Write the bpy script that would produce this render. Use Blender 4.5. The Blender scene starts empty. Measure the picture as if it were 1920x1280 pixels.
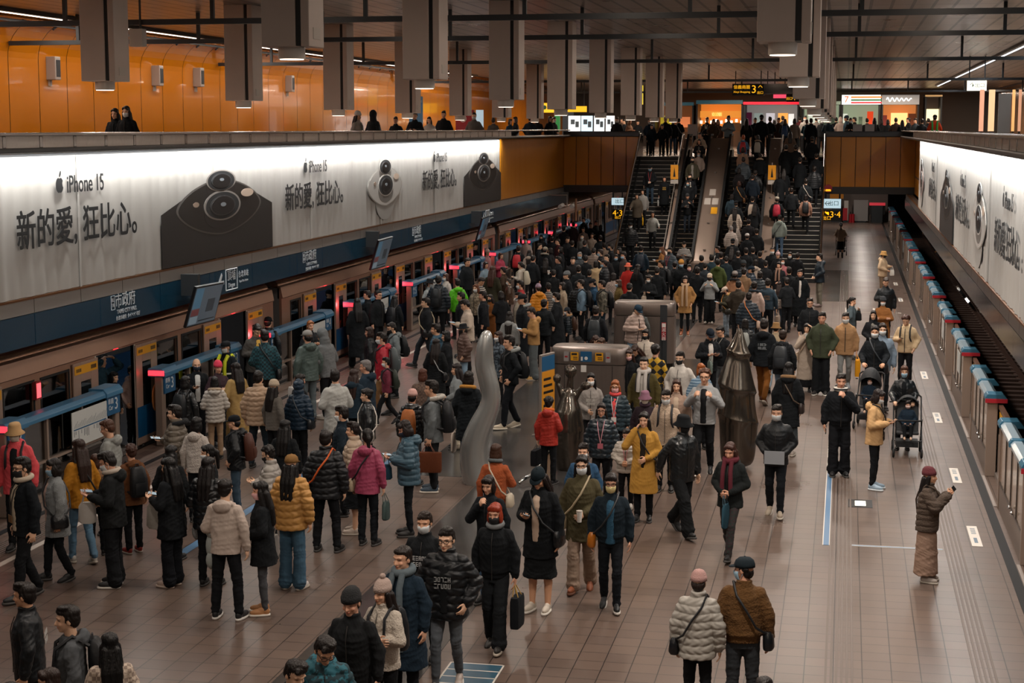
import bpy, math, random
import numpy as np
from mathutils import Vector, Matrix
PI = math.pi
C = bpy.context.scene
COL = C.collection
random.seed(7)

# ---------------------------------------------------------------- camera
F, H = 3100.0, 6.0                                  # focal length in pixels of a 1920-wide frame, lens height over the platform (m)
TH = math.atan(400 / F)                             # tilt down
PS = math.atan(628 * math.cos(TH) / F)              # turn to the left of the platform's axis (+Y)
cd = bpy.data.cameras.new('camera'); cam = bpy.data.objects.new('camera', cd); COL.objects.link(cam)
cd.sensor_width = 36.0; cd.lens = F / 1920 * 36.0; cd.clip_end = 400; cd.clip_start = 0.1
cam.location = (0, 0, H); cam.rotation_euler = (PI / 2 - TH, 0, PS)
C.camera = cam

# ---------------------------------------------------------------- exposure, world
C.view_settings.view_transform = 'Standard'; C.view_settings.look = 'None'
C.view_settings.gamma = 1.0; C.view_settings.use_curve_mapping = False
C.view_settings.exposure = 0.15
C.cycles.max_bounces = 6; C.cycles.diffuse_bounces = 3; C.cycles.glossy_bounces = 3
C.cycles.transmission_bounces = 3; C.cycles.transparent_max_bounces = 6
C.cycles.caustics_reflective = False; C.cycles.caustics_refractive = False
C.cycles.sample_clamp_indirect = 4.0; C.cycles.use_denoising = True
W = bpy.data.worlds.new('world'); C.world = W; W.use_nodes = True
W.node_tree.nodes['Background'].inputs[0].default_value = (0.75, 0.70, 0.66, 1)
W.node_tree.nodes['Background'].inputs[1].default_value = 0.06

# ---------------------------------------------------------------- lamps of the hall and added fill lights
def area(name, loc, sx, sy, power, col, rot=(0, 0, 0), spread=180, shape='RECTANGLE'):
    l = bpy.data.lights.new(name, 'AREA'); l.shape = shape; l.size = sx
    if shape == 'RECTANGLE': l.size_y = sy
    l.energy = power; l.color = col; l.spread = math.radians(spread)
    o = bpy.data.objects.new(name, l); o.location = loc; o.rotation_euler = rot; COL.objects.link(o)
    return o
WARM, NEUT, COOL = (1.0, 0.80, 0.64), (1.0, 0.88, 0.78), (0.92, 0.96, 1.0)
PILLAR_X = (-12.5, -6.84, -0.75); PILLAR_Y = [13.4 + 6.7 * k for k in range(13)]
def pillar_z(y): return float(np.interp(y, [13, 20.1, 26.8, 33.5, 40.2, 60], [7.2, 7.0, 6.79, 6.57, 6.45, 6.38]))
LP = dict(pillar=150, slot=85, led=320, ad=72, mezz=300)
for x in PILLAR_X:                                  # downlights under the hanging columns
    for y in PILLAR_Y:
        if y > 72: continue
        area('column_downlight', (x, y, pillar_z(y) - .165), .3, .3, LP['pillar'] * (.36 if x < -10 else .62 if x < -5 else 1.25), NEUT, spread=150, shape='DISK')
for x in (-9.6, -3.8, 1.6):                         # added fill rows under the ceiling, no fixtures; the nearest light the faces
    for y in (-8, 2, 12, 24, 37, 50, 62): area('ceiling_lamp', (x, y, 8.5), .4, 9, LP['slot'] * (.45 if x < -8 else .95) * (1.6 if y < 5 else 1), WARM)
area('led_line', (-17.7, 46, 8.42), .12, 64, LP['led'] * 3.4, NEUT)
area('led_line', (5.2, 60, 8.42), .12, 84, LP['led'] * 2.2, COOL)
for y0, y1 in ((22, 40.9), (41, 59.6)):             # tubes hidden under the rail, washing down the advertising walls
    area('banner_tube', (-12.22, (y0 + y1) / 2, 5.60), .08, y1 - y0, LP['ad'] * (y1 - y0) / 4, (1, .97, .93), (0, math.radians(18), 0), 160)
for y0, y1 in ((16, 40), (40.1, 61.6)):
    area('banner_tube', (2.42, (y0 + y1) / 2, 5.56), .08, y1 - y0, LP['ad'] * (y1 - y0) / 4, (1, .97, .93), (0, -math.radians(18), 0), 160)
for x in (-10.5, -6.5, -2.5, 1.0):                  # lamps in the low ceiling beyond the stairs; added fill over the upper concourse
    for y in (80, 92, 104): area('low_ceiling_lamp', (x, y, 3.38), .3, 2.4, 75 if x > -4 else 40, NEUT)
for x in (-15.5, -9, -3, 4.5):
    for y in (82, 96): area('concourse_fill', (x, y, 8.3), .4, 6, LP['mezz'], WARM)
for y in (78, 92, 106): area('concourse_fill', (7.6, y, 8.3), .4, 6, 160, WARM)  # unseen fill, added to brighten the dark right wall
for x in (-14, -6, 2, 8): area('shop_front_lamp', (x, 110.5, 8.2), 5, .3, 110, WARM)

# ---------------------------------------------------------------- pixels of the photograph to points of the place
_cp, _sp, _ct, _st = math.cos(PS), math.sin(PS), math.cos(TH), math.sin(TH)
_R = np.array([_cp, _sp, 0]); _FW = np.array([-_sp * _ct, _cp * _ct, -_st]); _U = np.cross(_R, _FW); _E = np.array([0, 0, H])
def ray(px, py): return _FW + _R * (px - 960) / F - _U * (py - 640) / F
def on_z(px, py, z): d = ray(px, py); return d * ((z - H) / d[2]) + _E
def on_x(px, py, x): d = ray(px, py); return d * (x / d[0]) + _E
def on_y(px, py, y): d = ray(px, py); return d * (y / d[1]) + _E

# ---------------------------------------------------------------- materials
def lin(h):
    h = h.lstrip('#'); r = [int(h[i:i + 2], 16) / 255 for i in (0, 2, 4)]
    return tuple(x / 12.92 if x <= .04045 else ((x + .055) / 1.055) ** 2.4 for x in r)
MATS = {}
def mat(name, col='808080', rough=.6, metal=0, bump=None, var=0, emit=0, spec=.5, coat=0):
    """bump = (noise scale, strength[, stretch in z]); var = how much the colour wanders"""
    if name in MATS: return MATS[name]
    m = bpy.data.materials.new(name); m.use_nodes = True; MATS[name] = m
    nt = m.node_tree; b = nt.nodes['Principled BSDF']; c = lin(col) if isinstance(col, str) else col
    b.inputs['Base Color'].default_value = (*c, 1); b.inputs['Roughness'].default_value = rough
    b.inputs['Metallic'].default_value = metal; b.inputs['Specular IOR Level'].default_value = spec
    b.inputs['Coat Weight'].default_value = coat
    m.diffuse_color = (*c, 1)
    if emit:
        b.inputs['Emission Color'].default_value = (*c, 1); b.inputs['Emission Strength'].default_value = emit
    if bump or var:
        tc = nt.nodes.new('ShaderNodeTexCoord'); mp = nt.nodes.new('ShaderNodeMapping'); nz = nt.nodes.new('ShaderNodeTexNoise')
        nt.links.new(tc.outputs['Object'], mp.inputs[0]); nt.links.new(mp.outputs[0], nz.inputs['Vector'])
        sc = bump[0] if bump else 6
        nz.inputs['Scale'].default_value = sc; nz.inputs['Detail'].default_value = 4
        if bump and len(bump) > 2: mp.inputs['Scale'].default_value = (1, 1, bump[2])
        if bump:
            bp = nt.nodes.new('ShaderNodeBump'); bp.inputs['Strength'].default_value = bump[1]; bp.inputs['Distance'].default_value = .02
            nt.links.new(nz.outputs[0], bp.inputs['Height']); nt.links.new(bp.outputs[0], b.inputs['Normal'])
        if var:
            mx = nt.nodes.new('ShaderNodeMix'); mx.data_type = 'RGBA'
            mx.inputs['A'].default_value = (*[x * (1 - var) for x in c], 1); mx.inputs['B'].default_value = (*[min(1, x * (1 + var)) for x in c], 1)
            nt.links.new(nz.outputs[0], mx.inputs['Factor']); nt.links.new(mx.outputs['Result'], b.inputs['Base Color'])
    return m
def nodes(m): return m.node_tree, m.node_tree.nodes['Principled BSDF']
def add(nt, kind, **kw):
    n = nt.nodes.new(kind)
    for k, v in kw.items(): setattr(n, k, v)
    return n
def brick_mat(name, c1, c2, cm, bw, rh, mortar, rough, bump=.3, metal=0, offset=0.0, spec=.5, rvar=.12, rot=0.0):
    m = mat(name, c1, rough, metal, spec=spec); nt, b = nodes(m)
    tc = add(nt, 'ShaderNodeTexCoord'); mp = add(nt, 'ShaderNodeMapping'); mp.inputs['Rotation'].default_value = (0, 0, rot)
    br = add(nt, 'ShaderNodeTexBrick'); br.offset = offset; br.squash = 1
    nt.links.new(tc.outputs['Object'], mp.inputs[0]); nt.links.new(mp.outputs[0], br.inputs['Vector'])
    for k, v in (('Color1', c1), ('Color2', c2), ('Mortar', cm)): br.inputs[k].default_value = (*lin(v), 1)
    for k, v in (('Scale', 1), ('Mortar Size', mortar), ('Brick Width', bw), ('Row Height', rh), ('Bias', 0), ('Mortar Smooth', .1)): br.inputs[k].default_value = v
    nz = add(nt, 'ShaderNodeTexNoise'); nz.inputs['Scale'].default_value = .7; nz.inputs['Detail'].default_value = 5
    nt.links.new(tc.outputs['Object'], nz.inputs['Vector'])
    mx = add(nt, 'ShaderNodeMix', data_type='RGBA', blend_type='MULTIPLY'); mx.inputs['Factor'].default_value = .5
    nt.links.new(br.outputs['Color'], mx.inputs['A']); nt.links.new(nz.outputs[0], mx.inputs['B'])
    mul = add(nt, 'ShaderNodeMix', data_type='RGBA'); mul.inputs['Factor'].default_value = .55
    nt.links.new(br.outputs['Color'], mul.inputs['A']); nt.links.new(mx.outputs['Result'], mul.inputs['B'])
    nt.links.new(mul.outputs['Result'], b.inputs['Base Color'])
    mr = add(nt, 'ShaderNodeMapRange'); mr.inputs['To Min'].default_value = rough - rvar; mr.inputs['To Max'].default_value = rough + rvar
    nt.links.new(nz.outputs[0], mr.inputs['Value']); nt.links.new(mr.outputs[0], b.inputs['Roughness'])
    bp = add(nt, 'ShaderNodeBump'); bp.inputs['Strength'].default_value = bump; bp.inputs['Distance'].default_value = .004; bp.invert = True
    nt.links.new(br.outputs['Fac'], bp.inputs['Height']); nt.links.new(bp.outputs[0], b.inputs['Normal'])
    return m
def glass_mat(name, tint=(.55, .6, .62), gloss=.12, rough=.03):
    m = bpy.data.materials.new(name); m.use_nodes = True; MATS[name] = m; nt = m.node_tree
    nt.nodes.remove(nt.nodes['Principled BSDF']); out = nt.nodes['Material Output']
    tr = add(nt, 'ShaderNodeBsdfTransparent'); tr.inputs[0].default_value = (*tint, 1)
    gl = add(nt, 'ShaderNodeBsdfGlossy'); gl.inputs['Roughness'].default_value = rough
    fr = add(nt, 'ShaderNodeFresnel'); fr.inputs[0].default_value = 1.45
    ad = add(nt, 'ShaderNodeMath', operation='ADD'); ad.inputs[1].default_value = gloss * .4
    nt.links.new(fr.outputs[0], ad.inputs[0])
    mx = add(nt, 'ShaderNodeMixShader')
    nt.links.new(ad.outputs[0], mx.inputs[0]); nt.links.new(tr.outputs[0], mx.inputs[1]); nt.links.new(gl.outputs[0], mx.inputs[2])
    nt.links.new(mx.outputs[0], out.inputs[0]); m.diffuse_color = (*tint, .4)
    return m
tile = brick_mat('floor_tile', '6a594f', '61524a', '241e1b', .318, .31, .006, .32, spec=.5)
granite = brick_mat('dark_granite', '43413f', '3c3a39', '232221', .62, .62, .004, .2, spec=.5, rvar=.06)
steel = mat('brushed_steel', 'a0968f', .34, .6, bump=(40, .06, .05), var=.12)
dsteel = mat('dark_steel', '3a3836', .35, .85)
chrome = mat('chrome', 'c8c8c8', .12, 1)
bronze_m = mat('train_skin', 'ab8670', .33, .5, bump=(30, .03, .1), var=.06)
black = mat('black_paint', '0d1012', .5); rubber = mat('rubber', '0b0c0d', .8); dgrey = mat('dark_grey', '24282b', .5)
orange = mat('orange_panel', 'c0700e', .13, .0, bump=(.8, .05), spec=.6, coat=.3)
orange2 = mat('orange_ribbed', 'bd7814', .35)
bluefas = mat('blue_fascia', '0e384e', .18, spec=.6); blue = mat('blue_rail', '3a7094', .35)
white = mat('white_paint', 'd8d5d0', .5); offw = mat('off_white', 'b9b1a8', .5); yellow = mat('yellow_sign', 'd99a12', .5)
red = mat('red_paint', '9c1520', .45); red_lamp = mat('red_lamp', 'ff2a35', .4, emit=3.0)
tint_glass = glass_mat('window_glass', (.30, .31, .32), .2); clear_glass = glass_mat('clear_glass', (.82, .86, .86), .12)

# ---------------------------------------------------------------- mesh building
class G:
    """collects shapes; build() links them as one mesh object"""
    def __init__(s): s.v = []; s.f = []; s.mi = []; s.n = 0; s.m = 0
    def addm(s, v, f, m=None):
        v = np.asarray(v, float).reshape(-1, 3)
        s.v.append(v); s.f += [tuple(i + s.n for i in q) for q in f]
        s.mi += [s.m if m is None else m] * len(f); s.n += len(v); return s
    def box(s, x0, x1, y0, y1, z0, z1, m=None):
        v = [(x, y, z) for x in (x0, x1) for y in (y0, y1) for z in (z0, z1)]
        return s.addm(v, [(0, 1, 3, 2), (4, 6, 7, 5), (0, 4, 5, 1), (2, 3, 7, 6), (0, 2, 6, 4), (1, 5, 7, 3)], m)
    def quad(s, a, b, c, d, m=None): return s.addm([a, b, c, d], [(0, 1, 2, 3)], m)
    def ring(s, rings, m=None, caps=True, close=False):
        n = len(rings[0]); R = len(rings); f = []
        for i in range(R if close else R - 1):
            a, b = i * n, ((i + 1) % R) * n
            f += [(a + j, a + (j + 1) % n, b + (j + 1) % n, b + j) for j in range(n)]
        if caps and not close: f += [tuple(range(n - 1, -1, -1)), tuple((R - 1) * n + j for j in range(n))]
        return s.addm(np.concatenate([np.asarray(r, float) for r in rings]), f, m)
    def cyl(s, a, b, r0, r1=None, seg=12, m=None):
        return s.tube([a, b], [r0, r0 if r1 is None else r1], seg, m)
    def tube(s, pts, r, seg=8, m=None, close=False):
        P = [np.array(p, float) for p in pts]; n = len(P); rs = r if isinstance(r, (list, tuple)) else [r] * n
        rings = []; up = np.array([0, 0, 1.])
        for i, p in enumerate(P):
            if close: t = P[(i + 1) % n] - P[i - 1]
            else: t = P[min(i + 1, n - 1)] - P[max(i - 1, 0)]
            t = t / (np.linalg.norm(t) + 1e-9)
            if i == 0:
                u = np.cross(t, up)
                if np.linalg.norm(u) < .05: u = np.cross(t, [0, 1., 0])
            else: u = u - t * (u @ t)
            u = u / (np.linalg.norm(u) + 1e-9); w = np.cross(t, u)
            a = np.linspace(0, 2 * PI, seg, endpoint=False)
            rings.append(p + rs[i] * (np.outer(np.cos(a), u) + np.outer(np.sin(a), w)))
        return s.ring(rings, m, True, close)
    def ell(s, c, r, R=None, seg=12, rings=8, m=None):
        th = np.linspace(0, PI, rings + 1)[1:-1]; a = np.linspace(0, 2 * PI, seg, endpoint=False)
        v = [(0, 0, -1)] + [(math.sin(t) * math.cos(x), math.sin(t) * math.sin(x), -math.cos(t)) for t in th for x in a] + [(0, 0, 1)]
        v = np.array(v) * np.array(r)
        if R is not None: v = v @ np.array(R).T
        f = [(0, 1 + (j + 1) % seg, 1 + j) for j in range(seg)]
        for i in range(len(th) - 1):
            b0, b1 = 1 + i * seg, 1 + (i + 1) * seg
            f += [(b0 + j, b0 + (j + 1) % seg, b1 + (j + 1) % seg, b1 + j) for j in range(seg)]
        e = 1 + (len(th) - 1) * seg; last = len(v) - 1
        f += [(e + j, e + (j + 1) % seg, last) for j in range(seg)]
        return s.addm(v + np.array(c), f, m)
    def cap(s, a, b, ra, rb=None, seg=10, m=None):
        """capsule with round ends"""
        a, b = np.array(a, float), np.array(b, float); rb = ra if rb is None else rb
        t = b - a; L = np.linalg.norm(t) + 1e-9; t = t / L
        ps, rs = [], []
        for k in (80, 50, 22): ps.append(a - t * ra * math.sin(math.radians(k))); rs.append(ra * math.cos(math.radians(k)))
        ps += [a, b]; rs += [ra, rb]
        for k in (22, 50, 80): ps.append(b + t * rb * math.sin(math.radians(k))); rs.append(rb * math.cos(math.radians(k)))
        return s.tube(ps, rs, seg, m)
    def eloft(s, rows, seg=20, m=None, p=2.0):
        """rows of (x, y, z, rx, ry): level ellipses stacked up; p > 2 squares them off"""
        a = np.linspace(0, 2 * PI, seg, endpoint=False); ca, sa = np.cos(a), np.sin(a)
        k = (np.abs(ca) ** p + np.abs(sa) ** p) ** (-1 / p)
        return s.ring([np.stack([x + rx * k * ca, y + ry * k * sa, np.full(seg, z)], 1) for x, y, z, rx, ry in rows], m)
    def prism(s, poly, axis, d0, d1, m=None):
        """poly of 2-D points pushed along an axis (the other two axes in x, y, z order)"""
        def P(q, d): q = list(q); q.insert(axis, d); return q
        r0, r1 = [P(q, d0) for q in poly], [P(q, d1) for q in poly]
        return s.ring([r0, r1], m)
    def mesh(s, name):
        me = bpy.data.meshes.new(name); v = np.concatenate(s.v) if s.v else np.zeros((0, 3))
        me.from_pydata(v.tolist(), [], s.f)
        if any(s.mi): me.polygons.foreach_set('material_index', s.mi)
        me.update(); return me
    def build(s, name, mats, parent=None, smooth=None, bevel=0, loc=None, rotz=None):
        me = s.mesh(name)
        for m in (mats if isinstance(mats, (list, tuple)) else [mats]): me.materials.append(m)
        if smooth:
            me.polygons.foreach_set('use_smooth', [True] * len(me.polygons))
            me.set_sharp_from_angle(angle=math.radians(smooth))
        return link(name, me, parent, bevel, loc, rotz)
def link(name, me, parent=None, bevel=0, loc=None, rotz=None):
    o = bpy.data.objects.new(name, me); COL.objects.link(o)
    if parent: o.parent = parent
    if loc is not None: o.location = loc
    if rotz is not None: o.rotation_euler = (0, 0, rotz)
    if bevel:
        b = o.modifiers.new('bevel', 'BEVEL'); b.width = bevel; b.segments = 2; b.limit_method = 'ANGLE'
    return o
def tag(o, label, cat, group=None):
    o['label'] = label; o['category'] = cat
    if group: o['group'] = group
    return o
def struct(o): o['kind'] = 'structure'; return o
def thing(name, label, cat, loc=(0, 0, 0), rotz=0, group=None):
    o = bpy.data.objects.new(name, None); COL.objects.link(o); o.location = loc; o.rotation_euler = (0, 0, rotz); o.empty_display_size = .2
    return tag(o, label, cat, group)
def copy_tree(o, loc, rotz=None, label=None):
    c = o.copy(); COL.objects.link(c); c.location = loc
    if rotz is not None: c.rotation_euler = (0, 0, rotz)
    if label: c['label'] = label
    for ch in [x for x in o.children]:
        d = ch.copy(); COL.objects.link(d); d.parent = c
        for gch in [x for x in ch.children]:
            e = gch.copy(); COL.objects.link(e); e.parent = d
    return c
def words(name, s, size, m, M, parent=None, align='CENTER', ext=.002, sx=1.0, bold=0):
    """lettering; M places it: letters run along its x, stand along its y, face its z"""
    cu = bpy.data.curves.new(name, 'FONT'); cu.body = s; cu.size = size; cu.align_x = align; cu.align_y = 'CENTER'; cu.extrude = ext; cu.resolution_u = 3
    cu.materials.append(m); o = bpy.data.objects.new(name, cu); COL.objects.link(o)
    if parent: o.parent = parent
    o['bold'] = bold
    o.matrix_local = M @ Matrix.Diagonal((sx, 1, 1, 1)); return o
def frame_px(loc): return Matrix.Translation(loc) @ Matrix(((0, 0, 1, 0), (1, 0, 0, 0), (0, 1, 0, 0), (0, 0, 0, 1)))     # wall seen from +X side: letters run to +Y
def frame_nx(loc): return Matrix.Translation(loc) @ Matrix(((0, 0, -1, 0), (-1, 0, 0, 0), (0, 1, 0, 0), (0, 0, 0, 1)))   # wall seen from -X side: letters run to -Y
def frame_ny(loc): return Matrix.Translation(loc) @ Matrix(((1, 0, 0, 0), (0, 0, -1, 0), (0, 1, 0, 0), (0, 0, 0, 1)))    # seen from -Y (towards the lens)
def settle(root):
    """parts were drawn at their real places; hang them on the thing's base point"""
    for ch in root.children: ch.location = Vector(ch.location) - root.location
    return root
# ================================================================ the hall: floor, tracks, walls, slabs, ceiling
XL, XR = -12.4, 2.6            # faces of the two advertising walls, above the platform edges
Y0, YE, YF = 9.0, 73.5, 109.5  # near edge, end of the opening in the upper floor, end of the platform
ZM, ZC = 4.75, 8.55            # upper floor, ceiling
struct(G().box(-12.92, 2.74, Y0, YF, -1.1, 0).build('floor', tile))
g = G()
for x0, x1, y0, y1 in ((-7.3, -4.45, 27.4, 52), (-6.0, -4.45, 12, 27.4), (-4.45, -3.1, 36.5, 43), (-.75, .2, 58.5, 71.5)): g.box(x0, x1, y0, y1, -.004, .004)
struct(g.build('floor_granite', granite))
# ribbed and dotted guide strips, as real ribs and studs
g = G(); gb = G()
for x in np.arange(-.095, .2, .058): g.box(x, x + .026, 14, YF - .4, 0, .007)
struct(g.build('trim_1', mat('guide_rib', '5d5048', .5)))
g = G()
for x in np.arange(1.53, 1.80, .055): g.box(x, x + .026, 14, YF - .4, 0, .007)
struct(g.build('trim_2', mat('guide_rib', '5d5048', .5)))
g = G()
for x in np.arange(-11.95, -11.55, .055): g.box(x, x + .026, 14, YF - .4, 0, .007)
struct(g.build('trim_3', mat('guide_rib', '5d5048', .5)))
struct(G().box(2.31, 2.44, 12, YF - .4, 0, .006).build('trim_4', mat('edge_strip', '0b0b0c', .6, spec=.2)))
struct(G().box(-11.4, -11.3, 12, YF - .4, 0, .006).build('trim_5', mat('edge_line', 'b9ada2', .5)))
struct(G().box(-12.3, -12.18, 12, YF - .4, 0, .006).build('trim_6', mat('edge_strip', '0b0b0c', .6, spec=.2)))
bl_line, wh_line = mat('blue_line', '4d7396', .4), mat('white_line', 'c9c2b8', .5)
def floor_mark(name, boxes, m, label, cat='floor marking', group=None):
    g = G()
    for b in boxes: g.box(*b, .001, .006)
    return tag(g.build(name, m), label, cat, group)
o = floor_mark('queue_line', [(-.185, -.105, 23.85, 36)], bl_line, 'long blue queue line taped along the floor between the walkers and the right platform edge')
g = G().box(-.2, -.185, 23.85, 36, .001, .006).box(-.105, -.09, 23.85, 36, .001, .006); g.build('border', wh_line, o)
o = floor_mark('queue_line', [(.22, 1.5, 23.89, 23.93)], bl_line, 'thin blue line taped across the floor beside the woman in the long brown skirt')
G().box(.22, 1.5, 23.87, 23.89, .001, .005).box(.22, 1.5, 23.93, 23.95, .001, .005).build('border', wh_line, o)
for y, lab in ((19.4, 'blue floor panel with white grid at the bottom edge beside the man in glasses'), ):
    o = floor_mark('floor_panel', [(-4.25, -3.62, 16.9, 17.62)], mat('floor_sticker', '2c4e60', .35), lab)
    g = G()
    for t in np.linspace(16.9, 17.6, 4): g.box(-4.25, -3.62, t, t + .02, .006, .008)
    for t in (-4.25, -3.64): g.box(t, t + .02, 16.9, 17.62, .006, .008)
    g.build('border', wh_line, o)
tag(G().box(-9.2, -9.05, 21.5, 28.2, .001, .006).build('queue_line', bl_line), 'blue queue line on the floor among the people waiting by the left train', 'floor marking')
tag(G().box(-8.05, -7.95, 27.8, 33.2, .001, .006).build('queue_line', bl_line), 'blue queue line on the floor left of the pink knit beanie', 'floor marking')
# lit floor exit sign
p = on_z(1613, 944, 0); x, y = float(p[0]), float(p[1])
t = thing('floor_exit_sign', 'small lit exit sign sunk in the floor beside the guide ribs', 'sign', (x, y, 0))
G().box(x - .19, x + .19, y - .28, y + .28, .001, .006).build('frame', black, t)
G().box(x - .085, x + .085, y - .17, y + .17, .006, .009).build('lamp', mat('floor_lamp_glow', 'e6e8d8', .4, emit=1.6), t); settle(t)
# white corner marks on the floor at the far right
for yy in (55.2, 48.9):
    for px in (.1, 1.0):
        g = G().box(px, px + .07, yy, yy + 1.3, .001, .006)
        if px < .5: g.box(px, 1.9, yy - .06, yy, .001, .006)
        o = tag(g.build('queue_mark', wh_line), 'white corner mark taped on the floor, ' + ('farther' if yy > 52 else 'nearer') + ' row, ' + ('left one' if px < .5 else 'right one'), 'floor marking')
for k, yy in enumerate((24.2, 28.6, 34.5, 40.6, 46.7, 52.8, 58.9, 65)):
    o = tag(G().box(1.93, 2.08, yy, yy + 1.25, .001, .006).build('door_label', wh_line), 'white door position label on the floor by the right platform edge', 'floor marking', 'white door labels along the right platform edge')
    g = G()
    for q in range(4): g.box(1.97, 2.04, yy + .75 + q * .1, yy + .79 + q * .1, .006, .008)
    g.box(1.98, 2.03, yy + .2, yy + .5, .006, .008).build('lettering', mat('blue_print', '5a6d7c', .5), o)
# tracks
g = G().box(-16.9, -12.92, Y0, 125, -1.3, -1.1).box(2.74, 6.3, Y0, 125, -1.3, -1.1)
struct(g.build('floor_trackbed', mat('trackbed', '35271f', .9, bump=(6, .5), var=.3)))
g = G()
for x in (-15.2, -13.75, 3.55, 5.0): g.box(x - .035, x + .035, Y0, 125, -1.0, -.86).box(x - .08, x + .08, Y0, 125, -1.1, -1.06).box(x - .015, x + .015, Y0, 125, -1.06, -1)
struct(g.build('trim_7', mat('rail_steel', '6a5248', .35, .6)))
g = G()
for y in np.arange(Y0, 110, .75): g.box(3.05, 5.5, y, y + .26, -1.1, -1.03)
struct(g.build('trim_8', mat('sleeper', '45322a', .85)))
struct(G().box(5.45, 5.75, Y0, 125, -1.1, -.75).build('trim_9', mat('cable_duct', '2b211c', .7)))
struct(G().box(6.1, 6.3, Y0, 125, -1.3, 4.5).build('wall_right_track', mat('track_wall', '211d1b', .7)))
struct(G().box(-17.1, -16.9, Y0, 125, -1.3, 4.5).build('wall_left_track', mat('track_wall', '211d1b', .7)))
# upper floor slabs and their undersides
mz = brick_mat('concourse_tile', '8a7b6f', '83756a', '4a403a', .6, .6, .006, .25)
struct(G().box(-19.2, XL - .35, Y0, 130, 4.42, ZM).build('floor_left_concourse', mz))
struct(G().box(XR + .35, 10.2, Y0, 130, 4.42, ZM).build('floor_right_concourse', mz))
struct(G().box(XL - .35, XR + .35, YE, 130, 4.42, ZM).build('floor_far_concourse', mz))
struct(G().box(XL - .2, XR + .3, YE + .15, YF, 3.44, 3.5).box(-16.9, XL - .2, Y0, 125, 3.9, 3.96).box(XR + .3, 6.1, Y0, 125, 3.9, 3.96).build('ceiling_low', mat('low_ceiling', '4a4542', .45)))
# main ceiling: long metal planks
ceil_m = brick_mat('ceiling_plank', '9a8e85', '8f847b', '0c0a09', .43, 2.4, .034, .30, bump=.5, metal=.45, rvar=.08)
struct(G().quad((-19.2, -20, ZC), (-19.2, 130, ZC), (10.2, 130, ZC), (10.2, -20, ZC)).build('ceiling', ceil_m))
# upper side walls: glossy orange panels on the left with a coved top
def orange_cove():
    g = G(); prof = [(-19.0, ZM), (-19.0, 7.62)] + [(-19.0 + .95 * (1 - math.cos(t)), 7.62 + .9 * math.sin(t)) for t in np.linspace(.15, PI / 2, 8)]
    ys = np.arange(15, 112, 1.47)
    for k, y in enumerate(ys):
        m = k % 3
        for (a, b) in zip(prof[:-1], prof[1:]):
            g.quad((a[0], y + .012, a[1]), (b[0], y + .012, b[1]), (b[0], y + 1.458, b[1]), (a[0], y + 1.458, a[1]), 0)
    g.box(-19.15, -19.03, 15, 112, ZM, 8.5, 1); return g
struct(orange_cove().build('wall_left', [orange, black], smooth=30))
struct(G().box(-19.02, -18.9, 15, 112, ZM, ZM + .12).build('baseboard_left', dgrey))
g = G()
for y in np.arange(16, 112, 1.47): g.tube([(-18.35, y, 8.42), (-18.35, y + .18, 8.36), (-18.35, y, 8.30)], .03, 6)
g.box(-18.4, -18.3, 15, 112, 8.36, 8.42); struct(g.build('trim_10', dgrey))
g = G()
for y in np.arange(20, 112, 1.6): g.box(9.6, 9.75, y, y + 1.58, ZM, 8.5)
struct(g.build('wall_right', mat('bronze_panel', 'a87c58', .2, .35)))
struct(G().box(-19.2, 10.2, 118, 118.3, ZM, ZC).build('wall_far_concourse', mat('far_wall', '6e6258', .5)))
struct(G().box(-19.2, 10.2, 124.9, 125, -1.3, 4.5).build('wall_far_tunnel', black))
# ---------------------------------------------------------------- hall end: orange boards either side of the stairs, dark rail and edge
XS0, XS1 = -9.02, -.86         # the block of stairs and escalators
for nm, x0, x1 in (('wall_end_left', XL, XS0), ('wall_end_right', XS1, XR + .32)):
    g = G(); n = max(2, round((x1 - x0) / .59)); w = (x1 - x0) / n
    for k in range(n): g.box(x0 + k * w + .012, x0 + (k + 1) * w - .012, YE - .06, YE, 3.47, 5.62, 0)
    g.box(x0, x1, YE, YE + .16, 3.4, 5.62, 1)
    struct(g.build(nm, [mat('orange_board', 'c67e18', .22, spec=.6), black], bevel=.006))
    struct(G().box(x0, x1, YE - .1, YE + .2, 3.16, 3.47).build('trim_edge', mat('edge_band', '2b2a2a', .3)))
    struct(G().box(x0 - .02, x1 + .02, YE - .12, YE + .2, 5.62, 5.86).build('trim_rail', mat('rail_band', '33373a', .3), bevel=.03))
# ribbed orange wall between the left banner and the hall end, and its twin on the right
g = G()
for y in np.arange(59.65, YE, .12): g.box(XL - .06, XL, y, y + .1, 3.39, 5.6, 0)
g.box(XL - .3, XL - .06, 59.6, YE, 3.39, 5.62, 1); struct(g.build('wall_left_ribbed', [orange2, black]))
g = G()
for y in np.arange(61.7, YE, .12): g.box(XR + .32, XR + .38, y, y + .1, 3.2, 5.6, 0)
g.box(XR + .38, XR + .6, 61.6, YE, 3.2, 5.62, 1).box(XR, XR + .4, 61.58, 61.66, 3.2, 5.6, 0); struct(g.build('wall_right_ribbed', [orange2, black]))
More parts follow.
